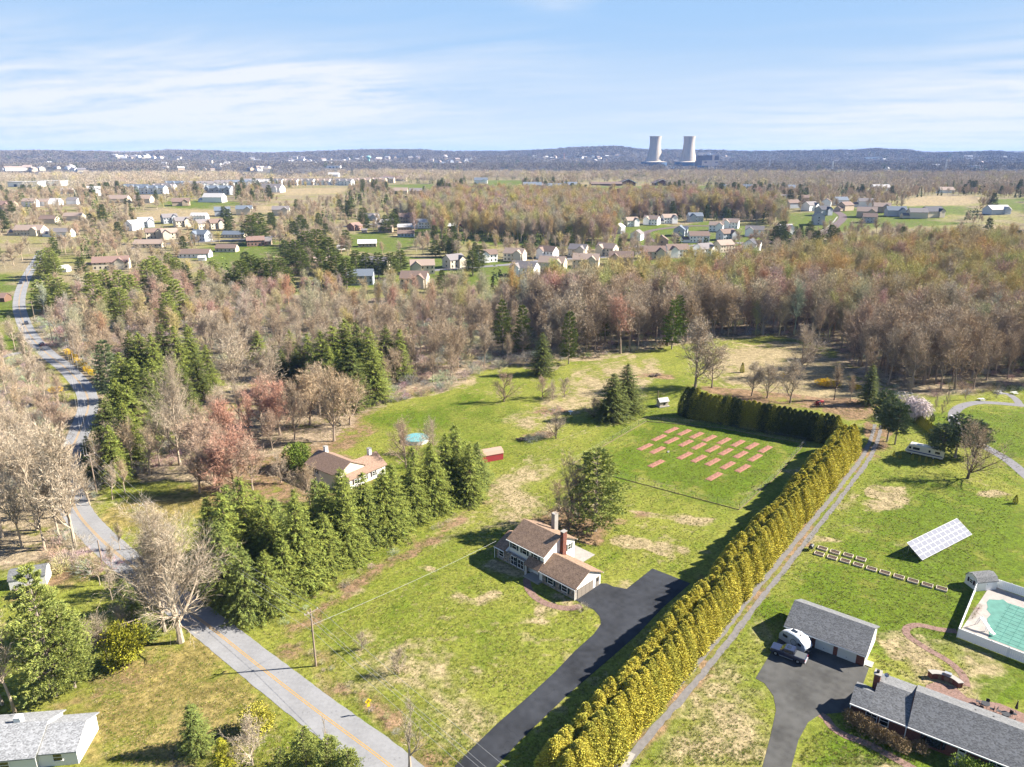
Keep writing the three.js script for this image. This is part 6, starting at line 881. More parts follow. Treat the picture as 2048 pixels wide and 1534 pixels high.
// ------------------------------------------------------------------ evergreens
const tip = (x, y, h) => { const p = at(x, y, h); return p; };
{
  let k = 0; const R = rngOf(411);
  [[440, 985, 20], [478, 958, 20], [520, 990, 18], [587, 1000, 18], [645, 963, 17], [685, 965, 17], [723, 945, 17], [765, 940, 16], [783, 933, 16], [825, 895, 17], [860, 887, 17], [890, 870, 17], [910, 848, 19], [938, 888, 15]].forEach(([x, y, h], i) => plant('row_spruce', 'spruce', k++, tip(x, y, h), h, LEAF.spruce, barkDark, `tall olive spruce beside the front lawn, ${ORD[i]} crown from the road end`, 'spruce', 'spruce row beside the lawn', 1.1 + 0.25 * R()));
  [[498, 1232, 14], [540, 1220, 12], [575, 1195, 13], [615, 1170, 13], [655, 1142, 13], [697, 1116, 13], [740, 1090, 13], [785, 1063, 13], [828, 1040, 13], [868, 1016, 13], [905, 993, 14], [932, 978, 13], [955, 972, 12]].forEach(([x, y, h], i) => plant('row_spruce', 'spruce', k++, at(x, y), h, R() < 0.75 ? LEAF.spruce : LEAF.hemlock, barkDark, `spruce in the front line along the lawn edge, ${ORD[i]} from the road`, 'spruce', 'spruce row beside the lawn', 1.2 + 0.25 * R()));
  for (const [x, y, h] of [[455, 1195, 16], [432, 1140, 16], [470, 1110, 16], [520, 1110, 15], [560, 1130, 15], [600, 1110, 15], [640, 1085, 15], [690, 1060, 15]]) plant('row_spruce', 'spruce', k++, at(x, y), h, R() < 0.75 ? LEAF.spruce : LEAF.hemlock, barkDark, 'spruce hidden inside the thick end of the row by the road', 'spruce', 'spruce row beside the lawn', 1.2 + 0.25 * R());
  for (const [x, y, h, m] of [[205, 800, 20], [215, 850, 16], [250, 770, 20], [275, 770, 18], [300, 720, 19], [350, 720, 17], [365, 740, 16], [235, 705, 22], [640, 665, 22], [700, 690, 22], [745, 690, 20], [675, 700, 20], [590, 700, 15], [225, 757, 22], [262, 718, 20], [255, 663, 20], [275, 667, 20], [300, 668, 20], [318, 648, 21], [345, 652, 20], [373, 650, 19], [388, 702, 17], [410, 690, 16], [240, 800, 18], [285, 740, 18], [330, 730, 17], [513, 662, 15], [545, 690, 13], [578, 662, 18], [613, 668, 17], [560, 700, 15], [663, 652, 24], [688, 640, 25], [712, 645, 25], [735, 655, 24], [655, 690, 20], [770, 654, 20], [798, 660, 19], [170, 872, 9]]) plant('old_spruce', 'spruce', k++, tip(x, y, h), h, k % 3 ? LEAF.spruce : LEAF.spruceDark, barkDark, 'large dark spruce in the belt across the middle woods', 'spruce', 'spruces in the middle woods', 1.2 + 0.35 * R());
  plant('lone_spruce', 'spruce', 2, tip(1085, 666, 16.5), 16.5, LEAF.spruceDark, barkDark, 'lone dark conical spruce at the woods edge above the fruit trees', 'spruce', undefined, 1.35);
  plant('lone_spruce', 'spruce', 1, tip(1228, 748, 15), 15, LEAF.spruceDark, barkDark, 'broader front one of the twin dark spruces on the lawn', 'spruce', undefined, 1.9); plant('lone_spruce', 'spruce', 3, tip(1256, 729, 16), 16, LEAF.spruceDark, barkDark, 'taller rear one of the twin dark spruces on the lawn', 'spruce', undefined, 1.6);
  plant('lone_spruce', 'spruce', 0, tip(1748, 730, 14), 14, LEAF.spruceDark, barkDark, 'broad dark spruce at the lane end past the hedge corner', 'spruce', undefined, 1.35);
  plant('white_pine', 'pine', 0, at(1190, 1062), 20, LEAF.pine, bark, 'tall bright white pine behind the stone-fronted house', 'pine', undefined, 1.35);
  plant('white_pine', 'pineCone', 0, at(112, 1392), 23, LEAF.pine, bark, 'large feathery pine near the cottage roof', 'pine', undefined, 0.95); plant('white_pine', 'pine', 2, at(150, 1375), 15, LEAF.pine, bark, 'smaller pine behind the large feathery pine', 'pine');
  plant('white_pine', 'pine', 2, tip(203, 680, 22), 22, LEAF.pineBlue, bark, 'blue-green pine by the forsythia bend', 'pine', undefined, 0.85);
  for (const [x, y, h, l] of [[1775, 785, 12, 'blue-grey pine nearest the lane end'], [1803, 812, 12, 'blue-grey pine with bare trunk above the motor home nose'], [1788, 800, 13, 'taller blue-grey pine between the two shorter ones']]) plant('blue_pine', 'pineRound', k++, tip(x, y, h), h, LEAF.pineBlue, bark, l, 'pine', undefined, 0.8);
  for (const [x, y, h, l] of [[1893, 852, 10, 'broad pine over the motor home tail'], [1926, 835, 12, 'tallest of the broad pines by the park path'], [1958, 846, 10, 'broad pine nearest the park path']]) plant('blue_pine', 'pineRound', k++, tip(x, y, h), h, LEAF.pineBlue, bark, l, 'pine', undefined, 1.05);
  for (const [x, y, h, s, l] of [[380, 1408, 8, 'spruce', 'dark young spruce on the lawn below the road'], [440, 1478, 6, 'spruce', 'yellowish young spruce at the lawn edge below the road'], [605, 1458, 7, 'pine', 'dense young pine beside the small drive'], [655, 1475, 7.5, 'pine', 'second young pine beside the small drive'], [695, 1500, 6.5, 'pine', 'young pine closest to the road edge'], [560, 1500, 5, 'pine', 'low young pine at the small drive end'], [245, 1158, 7, 'spruce', 'small evergreen under the large bare tree'], [262, 1200, 8, 'spruce', 'green evergreen behind the golden dome shrub']]) plant('young_conifer', s, k++, tip(x, y, h), h, s === 'pine' ? LEAF.pine : x === 440 ? LEAF.yellowGreen : LEAF.hemlock, barkDark, l, 'conifer', undefined, s === 'pine' ? 1.25 : 1.5);
  plant('golden_shrub', 'dome', 0, tip(240, 1243, 8.4), 8, LEAF.yellowGreen, barkBrown, 'tall golden rounded evergreen under the bare tree by the road', 'shrub', undefined, 0.8); plant('golden_shrub', 'dome', 1, at(518, 1462), 4.6, LEAF.goldDark, barkBrown, 'dark rounded evergreen at the road edge', 'shrub', undefined, 1.05);
  plant('magnolia', 'dome', 1, at(598, 938), 7.5, LEAF.bright, barkBrown, 'bright green rounded evergreen beside the cream house', 'tree', undefined, 1.15);
  for (const [x, y] of [[1005, 600], [1045, 610], [1140, 622], [1215, 560], [1232, 545], [1280, 545], [1205, 590], [1255, 575], [1160, 595], [1350, 600], [1360, 590]]) plant('wood_pine', 'pine', k++, tip(x, y, 22), 22, x === 1350 ? LEAF.bright : LEAF.hemlock, bark, 'green pine standing in the bare middle woods', 'pine', 'pines in the bare woods', 0.7 + 0.2 * R());
  for (const [x, y, h] of [[95, 548, 20], [75, 560, 18], [115, 555, 20], [180, 545, 22], [205, 540, 22], [235, 540, 22], [255, 548, 22], [290, 520, 24], [305, 512, 24], [320, 530, 22], [345, 560, 22], [330, 585, 20], [235, 575, 20], [200, 575, 18], [335, 505, 18], [350, 515, 18], [95, 495, 20], [80, 500, 20], [105, 505, 18], [400, 540, 14], [425, 520, 16], [455, 545, 14]]) plant('suburb_pine', 'pine', k++, tip(x, y, h), h, LEAF.pine, bark, 'leaning green pine in the belt by the far road', 'pine', 'pine belt by the far road', 1.15 + 0.25 * R());
  for (const [x, y, h] of [[590, 480, 24], [610, 462, 26], [632, 458, 26], [655, 475, 26], [600, 500, 20], [640, 500, 22], [670, 505, 22], [560, 515, 20], [540, 520, 20], [500, 510, 22], [520, 515, 20], [480, 520, 22], [690, 515, 20], [710, 500, 18], [730, 505, 18], [755, 505, 18], [780, 505, 18], [800, 500, 16], [690, 460, 18], [945, 500, 18], [958, 490, 18], [890, 470, 16], [905, 475, 16], [870, 480, 14], [1052, 480, 14], [1085, 475, 10], [1195, 435, 10], [770, 430, 18], [785, 425, 18], [725, 415, 20], [600, 430, 20], [500, 430, 26], [515, 425, 26], [700, 400, 18]]) plant('dark_pine', 'pine', k++, tip(x, y, h), h, LEAF.hemlock, bark, 'dark green pine among the houses of the middle distance', 'pine', 'dark pines of the middle distance', 1.4 + 0.3 * R());
}
// ------------------------------------------------------------------ bare and budding trees that stand out
{
  const T = (name, shape, v, x, y, h, tw, bk, label, cat = 'tree', wide = 1) => plant(name, shape, v, at(x, y), h, TWIG[tw], bk, label, cat, undefined, wide);
  T('great_bare_tree', 'great', 0, 362, 1284, 24, 'pale', barkPale, 'huge wide-crowned bare tree on the lawn beside the road'); T('bare_tree', 'bare', 1, 330, 1262, 19, 'pale', barkPale, 'smaller bare tree close behind the huge bare tree');
  T('great_bare_tree', 'great', 0, 360, 930, 27, 'pale', barkPale, 'tall pale bare tree rising among the dark spruces', 'tree', 0.62); T('bare_tree', 'bare', 2, 475, 806, 21, 'pale', barkPale, 'pale spreading bare tree in front of the spruce belt', 'tree', 1.1); T('bare_tree', 'bare', 3, 540, 800, 17, 'pale', bark, 'leaning pale bare tree next to the spruce belt');
  T('bare_tree', 'bare', 0, 668, 882, 20, 'tan', bark, 'large tan bare tree on the leaf-covered lawn behind the cream house', 'tree', 1.05); T('bare_tree', 'bare', 1, 590, 880, 17, 'brown', bark, 'brown bare tree left of the large tan one');
  T('red_maple', 'bare', 2, 470, 985, 15, 'red', bark, 'broad pink-red budding tree at the left yard lawn', 'tree', 1.3); T('red_maple', 'bare', 3, 430, 960, 14, 'pink', bark, 'pinkish budding tree on the left yard lawn edge', 'tree', 1.1); T('red_maple', 'forest', 1, 525, 872, 17, 'red', barkPale, 'upright red budding tree with several pale stems', 'tree', 1.2); T('red_maple', 'forest', 2, 500, 885, 15, 'red', bark, 'red budding tree behind the broad pink-red one', 'tree', 1.2); T('red_maple', 'bare', 1, 545, 900, 11, 'pink', bark, 'low pink budding tree beside the bright evergreen');
  T('red_maple', 'round', 0, 812, 936, 12, 'pink', bark, 'pink budding tree between the cream house and the spruces', 'tree', 1.05); T('red_maple', 'round', 1, 866, 905, 9, 'pale', bark, 'pale twiggy tree beside the covered round pool'); T('bare_tree', 'round', 1, 620, 1010, 9, 'tan', bark, 'tan twiggy tree in front of the cream house'); T('bare_tree', 'small', 0, 562, 965, 7, 'pale', bark, 'small pale bare tree by the cream house yard');
  T('brown_tree', 'round', 0, 1138, 1062, 15, 'brown', barkDark, 'dense brown bare tree next to the white pine', 'tree', 0.9); T('brown_tree', 'round', 1, 1115, 1040, 9, 'tan', bark, 'low tan bare tree behind the house roof');
  T('round_bare_tree', 'round', 0, 1935, 957, 13, 'brown', barkDark, 'wide rounded bare tree with dark trunk on the lawn near the motor home', 'tree', 1.25);
  T('lawn_tree', 'bare', 1, 1390, 778, 24, 'grey', bark, 'tall bare tree behind the left end of the back hedge', 'tree', 1.35); T('lawn_tree', 'bare', 2, 1424, 775, 14, 'pale', bark, 'smaller pale bare tree beside the tall one behind the hedge', 'tree', 1.4); T('lawn_tree', 'round', 1, 1600, 752, 18, 'pale', bark, 'wide fan-shaped bare tree at the tan field edge', 'tree', 1.0);
  T('lawn_tree', 'bare', 0, 1503, 792, 11, 'pale', bark, 'slim bare tree behind the hedge, leftmost of three', 'tree', 1.4); T('lawn_tree', 'bare', 3, 1534, 796, 11, 'grey', bark, 'slim bare tree behind the hedge, middle of three', 'tree', 1.4); T('lawn_tree', 'bare', 1, 1580, 806, 14, 'pale', bark, 'slim bare tree behind the hedge, rightmost of three', 'tree', 1.4); T('lawn_tree', 'forest', 1, 1668, 800, 12, 'tan', barkDark, 'thin dark-stemmed tree beside the forsythia'); T('lawn_tree', 'forest', 2, 1700, 802, 9, 'tan', bark, 'thin young tree past the forsythia');
  T('fruit_tree', 'small', 0, 1008, 803, 9.5, 'pink', barkDark, 'spreading dark-stemmed fruit tree on the far lawn', 'tree', 1.15); T('fruit_tree', 'small', 1, 1085, 795, 7, 'pink', bark, 'pinkish low fruit tree under the lone spruce', 'tree', 1.1); T('fruit_tree', 'small', 0, 1106, 800, 6, 'pale', bark, 'grey low fruit tree beside the pinkish one'); T('fruit_tree', 'small', 1, 1129, 794, 6.5, 'grey', bark, 'small open fruit tree right of the low pair'); T('fruit_tree', 'small', 0, 1112, 877, 7.5, 'grey', barkDark, 'twisted grey fruit tree beside the brush heap', 'tree', 1.15); T('fruit_tree', 'small', 1, 1188, 835, 6, 'brown', barkDark, 'dark shrubby tree in the shade of the twin spruces', 'tree', 1.2);
  T('fruit_tree', 'small', 1, 797, 1348, 4.4, 'grey', bark, 'small rounded bare tree on the front lawn'); T('fruit_tree', 'small', 0, 724, 1300, 3.2, 'grey', bark, 'tiny crooked bare tree on the front lawn bank'); T('dead_tree', 'snag', 0, 820, 1540, 11, 'pale', barkPale, 'dead white-limbed tree beside the road at the driveway mouth');
  T('birch', 'forest', 0, 30, 1425, 17, 'pale', barkPale, 'pale slender birch near the cottage roof'); T('birch', 'forest', 3, 5, 1410, 14, 'pale', barkPale, 'second slender birch at the edge by the cottage'); T('bare_tree', 'small', 1, 505, 1530, 7, 'pale', barkPale, 'pale twiggy sapling by the small drive'); T('bare_tree', 'snag', 0, 655, 1520, 7, 'pale', bark, 'thin leafless sapling beside the young pines', 'tree', 0.5);
  T('roadside_tree', 'bare', 0, 150, 1092, 25, 'pale', barkPale, 'tall forked pale tree at the road edge by the brush', 'tree', 0.9); T('roadside_tree', 'forest', 2, 62, 765, 21, 'pale', barkPale, 'tall pale snag-like tree left of the forsythia road', 'tree', 0.9); T('roadside_tree', 'bare', 2, 160, 725, 15, 'pale', bark, 'pale round tree right of the forsythia road'); T('roadside_tree', 'bare', 3, 125, 905, 14, 'pink', bark, 'pinkish budding tree at the road curve'); T('roadside_tree', 'forest', 1, 80, 905, 13, 'pale', barkPale, 'white-stemmed tree left of the road curve', 'tree', 1.2);
  [[400, 985, 13, 'pink'], [440, 990, 12, 'red'], [505, 980, 12, 'pink'], [400, 945, 14, 'pink'], [560, 870, 15, 'red'], [620, 850, 16, 'tan'], [640, 830, 15, 'brown'], [700, 850, 14, 'tan'], [545, 850, 15, 'pink'], [450, 900, 14, 'red']].forEach(([x, y, h, tw], i) => plant('budding_tree', 'bare', i, at(x, y), h, TWIG[tw], bark, `budding tree in the left yard thicket, ${ORD[i]} of the loose group`, 'tree', 'budding trees of the left yard', 1.45));
  let k = 0; for (const [x, y, h, tw] of [[45, 1095, 17, 'pale'], [90, 1100, 16, 'grey'], [120, 1080, 18, 'pale'], [140, 1060, 15, 'grey'], [5, 1075, 18, 'grey'], [-40, 1060, 19, 'pale'], [50, 1020, 19, 'pale'], [80, 1030, 17, 'grey'], [0, 930, 18, 'pale'], [40, 940, 17, 'grey'], [70, 930, 15, 'pale'], [90, 800, 13, 'grey'], [60, 790, 14, 'pale'], [-20, 900, 18, 'grey'], [120, 820, 12, 'pink'], [75, 760, 12, 'grey'], [225, 1000, 9, 'grey'], [250, 985, 9, 'tan'], [340, 900, 14, 'grey'], [360, 880, 14, 'pale'], [440, 860, 14, 'pale'], [480, 850, 13, 'grey'], [200, 1170, 6, 'tan'], [225, 1200, 7, 'grey'], [30, 1040, 20, 'pale'], [75, 1060, 22, 'grey'], [110, 1035, 21, 'pale'], [15, 980, 20, 'pale'], [60, 985, 18, 'grey'], [100, 1000, 18, 'grey'], [-20, 1010, 20, 'grey'], [20, 900, 17, 'grey'], [55, 870, 15, 'tan'], [-10, 850, 17, 'grey'], [15, 800, 16, 'tan'], [40, 820, 14, 'grey'], [100, 860, 14, 'pink'], [-30, 770, 16, 'grey'], [10, 740, 15, 'grey'], [30, 700, 14, 'pale'], [180, 1010, 10, 'grey'], [205, 970, 12, 'grey'], [230, 950, 14, 'grey'], [265, 945, 15, 'tan'], [300, 950, 13, 'brown'], [320, 930, 14, 'grey'], [290, 900, 14, 'brown'], [400, 900, 14, 'brown'], [430, 880, 14, 'pink'], [240, 1100, 6, 'tan'], [225, 1140, 6, 'grey'], [255, 1290, 8, 'grey'], [215, 1320, 9, 'grey'], [180, 1340, 9, 'grey']]) plant('thicket_tree', 'forest', k++, at(x, y), h, TWIG[tw], barkPale, 'pale bare tree in the thicket along the road', 'tree', 'thicket trees along the road', 1.1);
  for (const [x, y, l] of [[1893, 811, 'tall staked sapling in a mulch ring on the park lawn'], [1870, 818, 'staked sapling left of the others on the park lawn'], [1884, 829, 'staked sapling closest to the bin on the park lawn'], [1931, 800, 'staked sapling beyond the picnic table'], [1992, 798, 'staked sapling by the path fork']]) { plant('sapling', 'small', 0, at(x, y), 4.5, TWIG.grey, bark, l, 'tree', undefined, 0.45); patch; }
  plant('park_conifer', 'arbor', 2, at(1864, 842), 2.6, LEAF.spruceDark, barkDark, 'small dark conifer on the park lawn', 'conifer', undefined, 1.6); plant('park_conifer', 'arbor', 1, at(2030, 1007), 2.4, LEAF.yellowGreen, barkBrown, 'small yellowish conifer on the far right lawn', 'conifer', undefined, 1.4); plant('park_conifer', 'arbor', 1, at(1484, 745), 4.2, LEAF.goldDark, barkBrown, 'small dark conifer at the tan field edge', 'conifer', undefined, 1.2);
  plant('weeping_cherry', 'weep', 0, at(1824, 838), 8.6, LEAF.blossom, bark, 'pale pink weeping cherry in blossom by the park lawn', 'tree', undefined, 1.05);
  for (const [x, y, h, w, l] of [[1650, 772, 2.6, 2.2, 'wide yellow forsythia behind the hedge'], [1668, 774, 2.4, 1.6, 'yellow forsythia beside the wide one behind the hedge'], [1712, 780, 2, 1.6, 'yellow forsythia close to the broad spruce'], [112, 785, 2.2, 1.8, 'yellow forsythia mound below the guard rail'], [1568, 757, 2, 1.5, 'pale yellow forsythia among the slim bare trees'], [243, 520, 3, 3, 'yellow forsythia beside the rust-roofed house']]) plant('forsythia', 'shrub', 1, at(x, y), h, LEAF.forsythia, barkBrown, l, 'shrub', undefined, w);
  const f0 = at(134, 706), f1 = at(186, 752); for (let i = 0; i < 11; i++) { const p = f0.clone().lerp(f1, i / 10); plant('forsythia', 'shrub', i, p, 2.2 + 0.5 * hash(i, 3), LEAF.forsythia, barkBrown, 'yellow forsythia in the row along the road verge', 'shrub', 'forsythia row along the road', 1.1); }
  plant('red_shrub', 'shrub', 0, at(1634, 812), 1.5, LEAF.redbush, barkBrown, 'low red shrub behind the back hedge', 'shrub'); plant('driveway_shrub', 'brush', 0, at(1165, 1222), 1.5, TWIG.brown, barkDark, 'twiggy brown shrub at the end of the curved brick walk', 'shrub', undefined, 1.2);
  const O = V(50.88, 0, -87.46), yaw = -0.6237, L = (x, z) => V(O.x + x * Math.cos(yaw) + z * Math.sin(yaw), 0, O.z - x * Math.sin(yaw) + z * Math.cos(yaw));
  [[0.6, 1.8], [1.9, 2.2], [3.2, 2.5], [4.6, 2.8], [5.9, 3.1], [7.1, 3.3]].forEach(([x, z], i) => plant('foundation_shrub', 'shrub', i, L(x, z), 2.3, LEAF.russet, barkBrown, `russet brown shrub under the ranch windows, ${ORD[i]} from the parking court`, 'shrub', 'russet shrubs by the ranch house')); plant('foundation_shrub', 'shrub', 2, L(9.8, 2.1), 1.8, LEAF.russet, barkBrown, 'dark shrub under the ranch bay window', 'shrub');
  [[15, 3], [16.6, 3.1], [18.3, 3.2], [20, 3.4]].forEach(([x, z], i) => plant('juniper', 'shrub', i + 1, L(x, z), 2.8, LEAF.bright, barkBrown, `spiky green juniper before the ranch front, ${ORD[i]} from the door`, 'shrub', 'junipers before the ranch front', 1.1));
  [[5.3, 0], [6.5, 1], [8.5, 2], [10, 0]].forEach(([x, v], i) => { const c = Math.cos(-0.7966), s = Math.sin(-0.7966), lx = 0.4, lz = -8 - i * 1.4; plant('deck_grass', 'brush', v, V(78.05 + lx * c + lz * s, 0.05, -105.56 - lx * s + lz * c), 0.9, i === 2 ? TWIG.red : TWIG.tan, barkBrown, `dry ornamental grass on the pool deck, ${ORD[i]} along the fence`, 'grass', 'ornamental grasses on the pool deck', 0.9); });
}
// ------------------------------------------------------------------ woods: single trees near, one mass beyond
const grid = new Map(); for (const [x, z, r] of noGrow) { const n = Math.ceil(r / 40); for (let i = -n; i <= n; i++) for (let j = -n; j <= n; j++) { const k = (Math.floor(x / 40) + i) * 10007 + Math.floor(z / 40) + j; (grid.get(k) ?? grid.set(k, []).get(k)).push([x, z, r]); } }
const free = (x, z) => { for (const [a, b, r] of grid.get(Math.floor(x / 40) * 10007 + Math.floor(z / 40)) ?? []) if ((x - a) ** 2 + (z - b) ** 2 < r * r) return false; return true; };
const OPEN = REG.filter((q) => (q.kind === 'g' || q.kind === 't') && Math.hypot(q.poly[0][0], q.poly[0][1]) > 330).map((q) => { const xs = q.poly.map((p) => p[0]), zs = q.poly.map((p) => p[1]); return { ...q, b: [Math.min(...xs), Math.max(...xs), Math.min(...zs), Math.max(...zs)] }; });
const inField = (x, z) => OPEN.some((q) => x > q.b[0] && x < q.b[1] && z > q.b[2] && z < q.b[3] && inside(q.poly, x, z));
const roadD = (x, z) => { let m = 1e9; for (let i = 0; i < ROAD.length - 1; i++) { const [ax, az] = ROAD[i], [bx, bz] = ROAD[i + 1], t = clamp(((x - ax) * (bx - ax) + (z - az) * (bz - az)) / ((bx - ax) ** 2 + (bz - az) ** 2), 0, 1); m = Math.min(m, Math.hypot(x - ax - t * (bx - ax), z - az - t * (bz - az))); } return m; };
const tintOf = { grey: [0.335, 0.305, 0.25], brown: [0.315, 0.27, 0.205], tan: [0.35, 0.295, 0.21], red: [0.35, 0.27, 0.215], olive: [0.36, 0.33, 0.155], pale: [0.35, 0.32, 0.265], pink: [0.34, 0.285, 0.23] };
const both = (s) => mergeGeometries([s.trunk, s.crown]);
const white = leafy([1, 1, 1]);
{
  const R = rngOf(501), all = [];
  const scatter = (poly, step, kind) => { const xs = poly.map((p) => p[0]), zs = poly.map((p) => p[1]); for (let x = Math.min(...xs); x < Math.max(...xs); x += step) for (let z = Math.min(...zs); z < Math.max(...zs); z += step) { const a = x + (R() - 0.5) * step * 0.95, b = z + (R() - 0.5) * step * 0.95; if (!inside(poly, a, b) || !free(a, b) || roadD(a, b) < 7) continue; if (Math.abs(a) > 0.9 * -b + 40) continue; all.push({ kind, x: a, z: b, r: Math.hypot(a, b) }); } };
  scatter(WOODS.east, 7.2, 'east'); scatter(WOODS.centre, 10.5, 'centre'); scatter(WOODS.west, 11, 'west'); scatter(WOODS.meadowEdge, 7.4, 'edge');
  all.sort((p, q) => p.r - q.r);
  const rest = {}; let n = 0, c = 0;
  for (const q of all) {
    const patchN = noise(q.x / 45 + 3, q.z / 45), u = R(), olive = q.kind === 'east' ? ss(330, 430, q.r + 90 * patchN) : q.kind === 'edge' ? 0.55 : 0.04;
    const tint = u < olive * 0.75 ? 'olive' : u > 0.992 ? 'red' : u > 0.975 ? 'pink' : patchN > 0.25 ? 'brown' : u < 0.4 ? 'brown' : u < 0.75 ? 'grey' : q.kind === 'centre' || q.kind === 'west' ? 'pale' : 'tan';
    const h = (q.kind === 'east' ? 21 : q.kind === 'edge' ? 21 : 14) * (0.72 + 0.5 * R()), shape = R() < (q.kind === 'centre' ? 0.45 : 0.25) ? 'bare' : 'forest', v = Math.floor(R() * 4), yaw = R() * 6.283, wide = 0.95 + 0.4 * R(), p = V(q.x, land(q.x, q.z), q.z);
    if (n < 285) { n++; plant(tint === 'red' ? 'red_woodland_tree' : 'woodland_tree', shape, v, p, h, TWIG[tint], tint === 'pale' ? barkPale : bark, q.kind === 'east' ? 'tall bare tree at the near edge of the eastern woods' : 'bare tree in the brushy middle woods', 'tree', q.kind === 'east' ? 'trees of the eastern woods' : 'trees of the middle woods', wide, yaw); }
    else { const k = shape + v; (rest[k] ??= []).push({ p, yaw, s: h / SHAPE[shape][v].H, w: wide, c: tintOf[tint].map((x) => x * (0.88 + 0.3 * R())) }); }
  }
  const g = new THREE.Group(); g.name = 'woodland_mass'; g.userData = { kind: 'stuff' }; scene.add(g);
  for (const [k, list] of Object.entries(rest)) mass(g, 'bare_woodland', both(SHAPE[k.slice(0, -1)][+k.at(-1)]), white, list);

  // undergrowth on the woodland floor and along the verges
  const br = [[], [], []]; const tw = ['brown', 'grey', 'tan', 'pale', 'olive', 'pink'];
  const under = (poly, step, hmin, hmax) => { const xs = poly.map((p) => p[0]), zs = poly.map((p) => p[1]); for (let x = Math.min(...xs); x < Math.max(...xs); x += step) for (let z = Math.min(...zs); z < Math.max(...zs); z += step) { const a = x + (R() - 0.5) * step, b = z + (R() - 0.5) * step; if (!inside(poly, a, b) || roadD(a, b) < 4.5 || !free(a, b)) continue; br[Math.floor(R() * 3)].push({ p: V(a, land(a, b), b), yaw: R() * 6.283, s: (hmin + (hmax - hmin) * R()) / 2.6, w: 0.8 + 0.8 * R(), c: tintOf[tw[Math.floor(R() * 6)]].map((v) => v * (0.7 + 0.4 * R())) }); } };
  under(WOODS.east, 5, 1, 2.6); under(WOODS.centre, 4.2, 0.8, 3.6); under(WOODS.west, 4.2, 0.8, 3.6);
  under(A2([0, 700], [100, 740], [180, 830], [190, 1000], [70, 1000], [-200, 1000], [-200, 750]), 3.6, 0.8, 3); under(A2([100, 1110], [140, 1060], [200, 1110], [205, 1150], [120, 1150]), 2.4, 1.2, 3.2); under(A2([190, 900], [420, 880], [420, 930], [250, 960], [200, 950]), 3.6, 0.8, 2.4); under(A2([590, 1290], [600, 1280], [690, 1360], [790, 1440], [860, 1500], [840, 1500], [740, 1430]), 1.6, 0.3, 0.9); under(A2([560, 1250], [800, 1095], [980, 985], [985, 992], [800, 1106], [575, 1262]), 2.2, 0.4, 1.2); under(A2([720, 800], [905, 770], [900, 782], [740, 815]), 2.2, 0.8, 2.2); under(A2([1180, 1035], [1060, 1050], [1060, 1030], [1140, 1015]), 2.5, 0.5, 1.2); under(A2([1730, 775], [1800, 793], [1900, 786], [2060, 776], [2060, 782], [1900, 792], [1800, 798]), 2.4, 0.6, 2.2);
  under(A2([1040, 882], [1090, 870], [1090, 880], [1050, 888]), 1.6, 0.8, 1.8); under(A2([1075, 830], [1115, 812], [1125, 822], [1090, 836]), 1.4, 0.4, 0.8);
  const ug = new THREE.Group(); ug.name = 'undergrowth'; ug.userData = { kind: 'stuff' }; scene.add(ug); br.forEach((l, i) => mass(ug, 'brushwood', both(SHAPE.brush[i]), white, l));
}
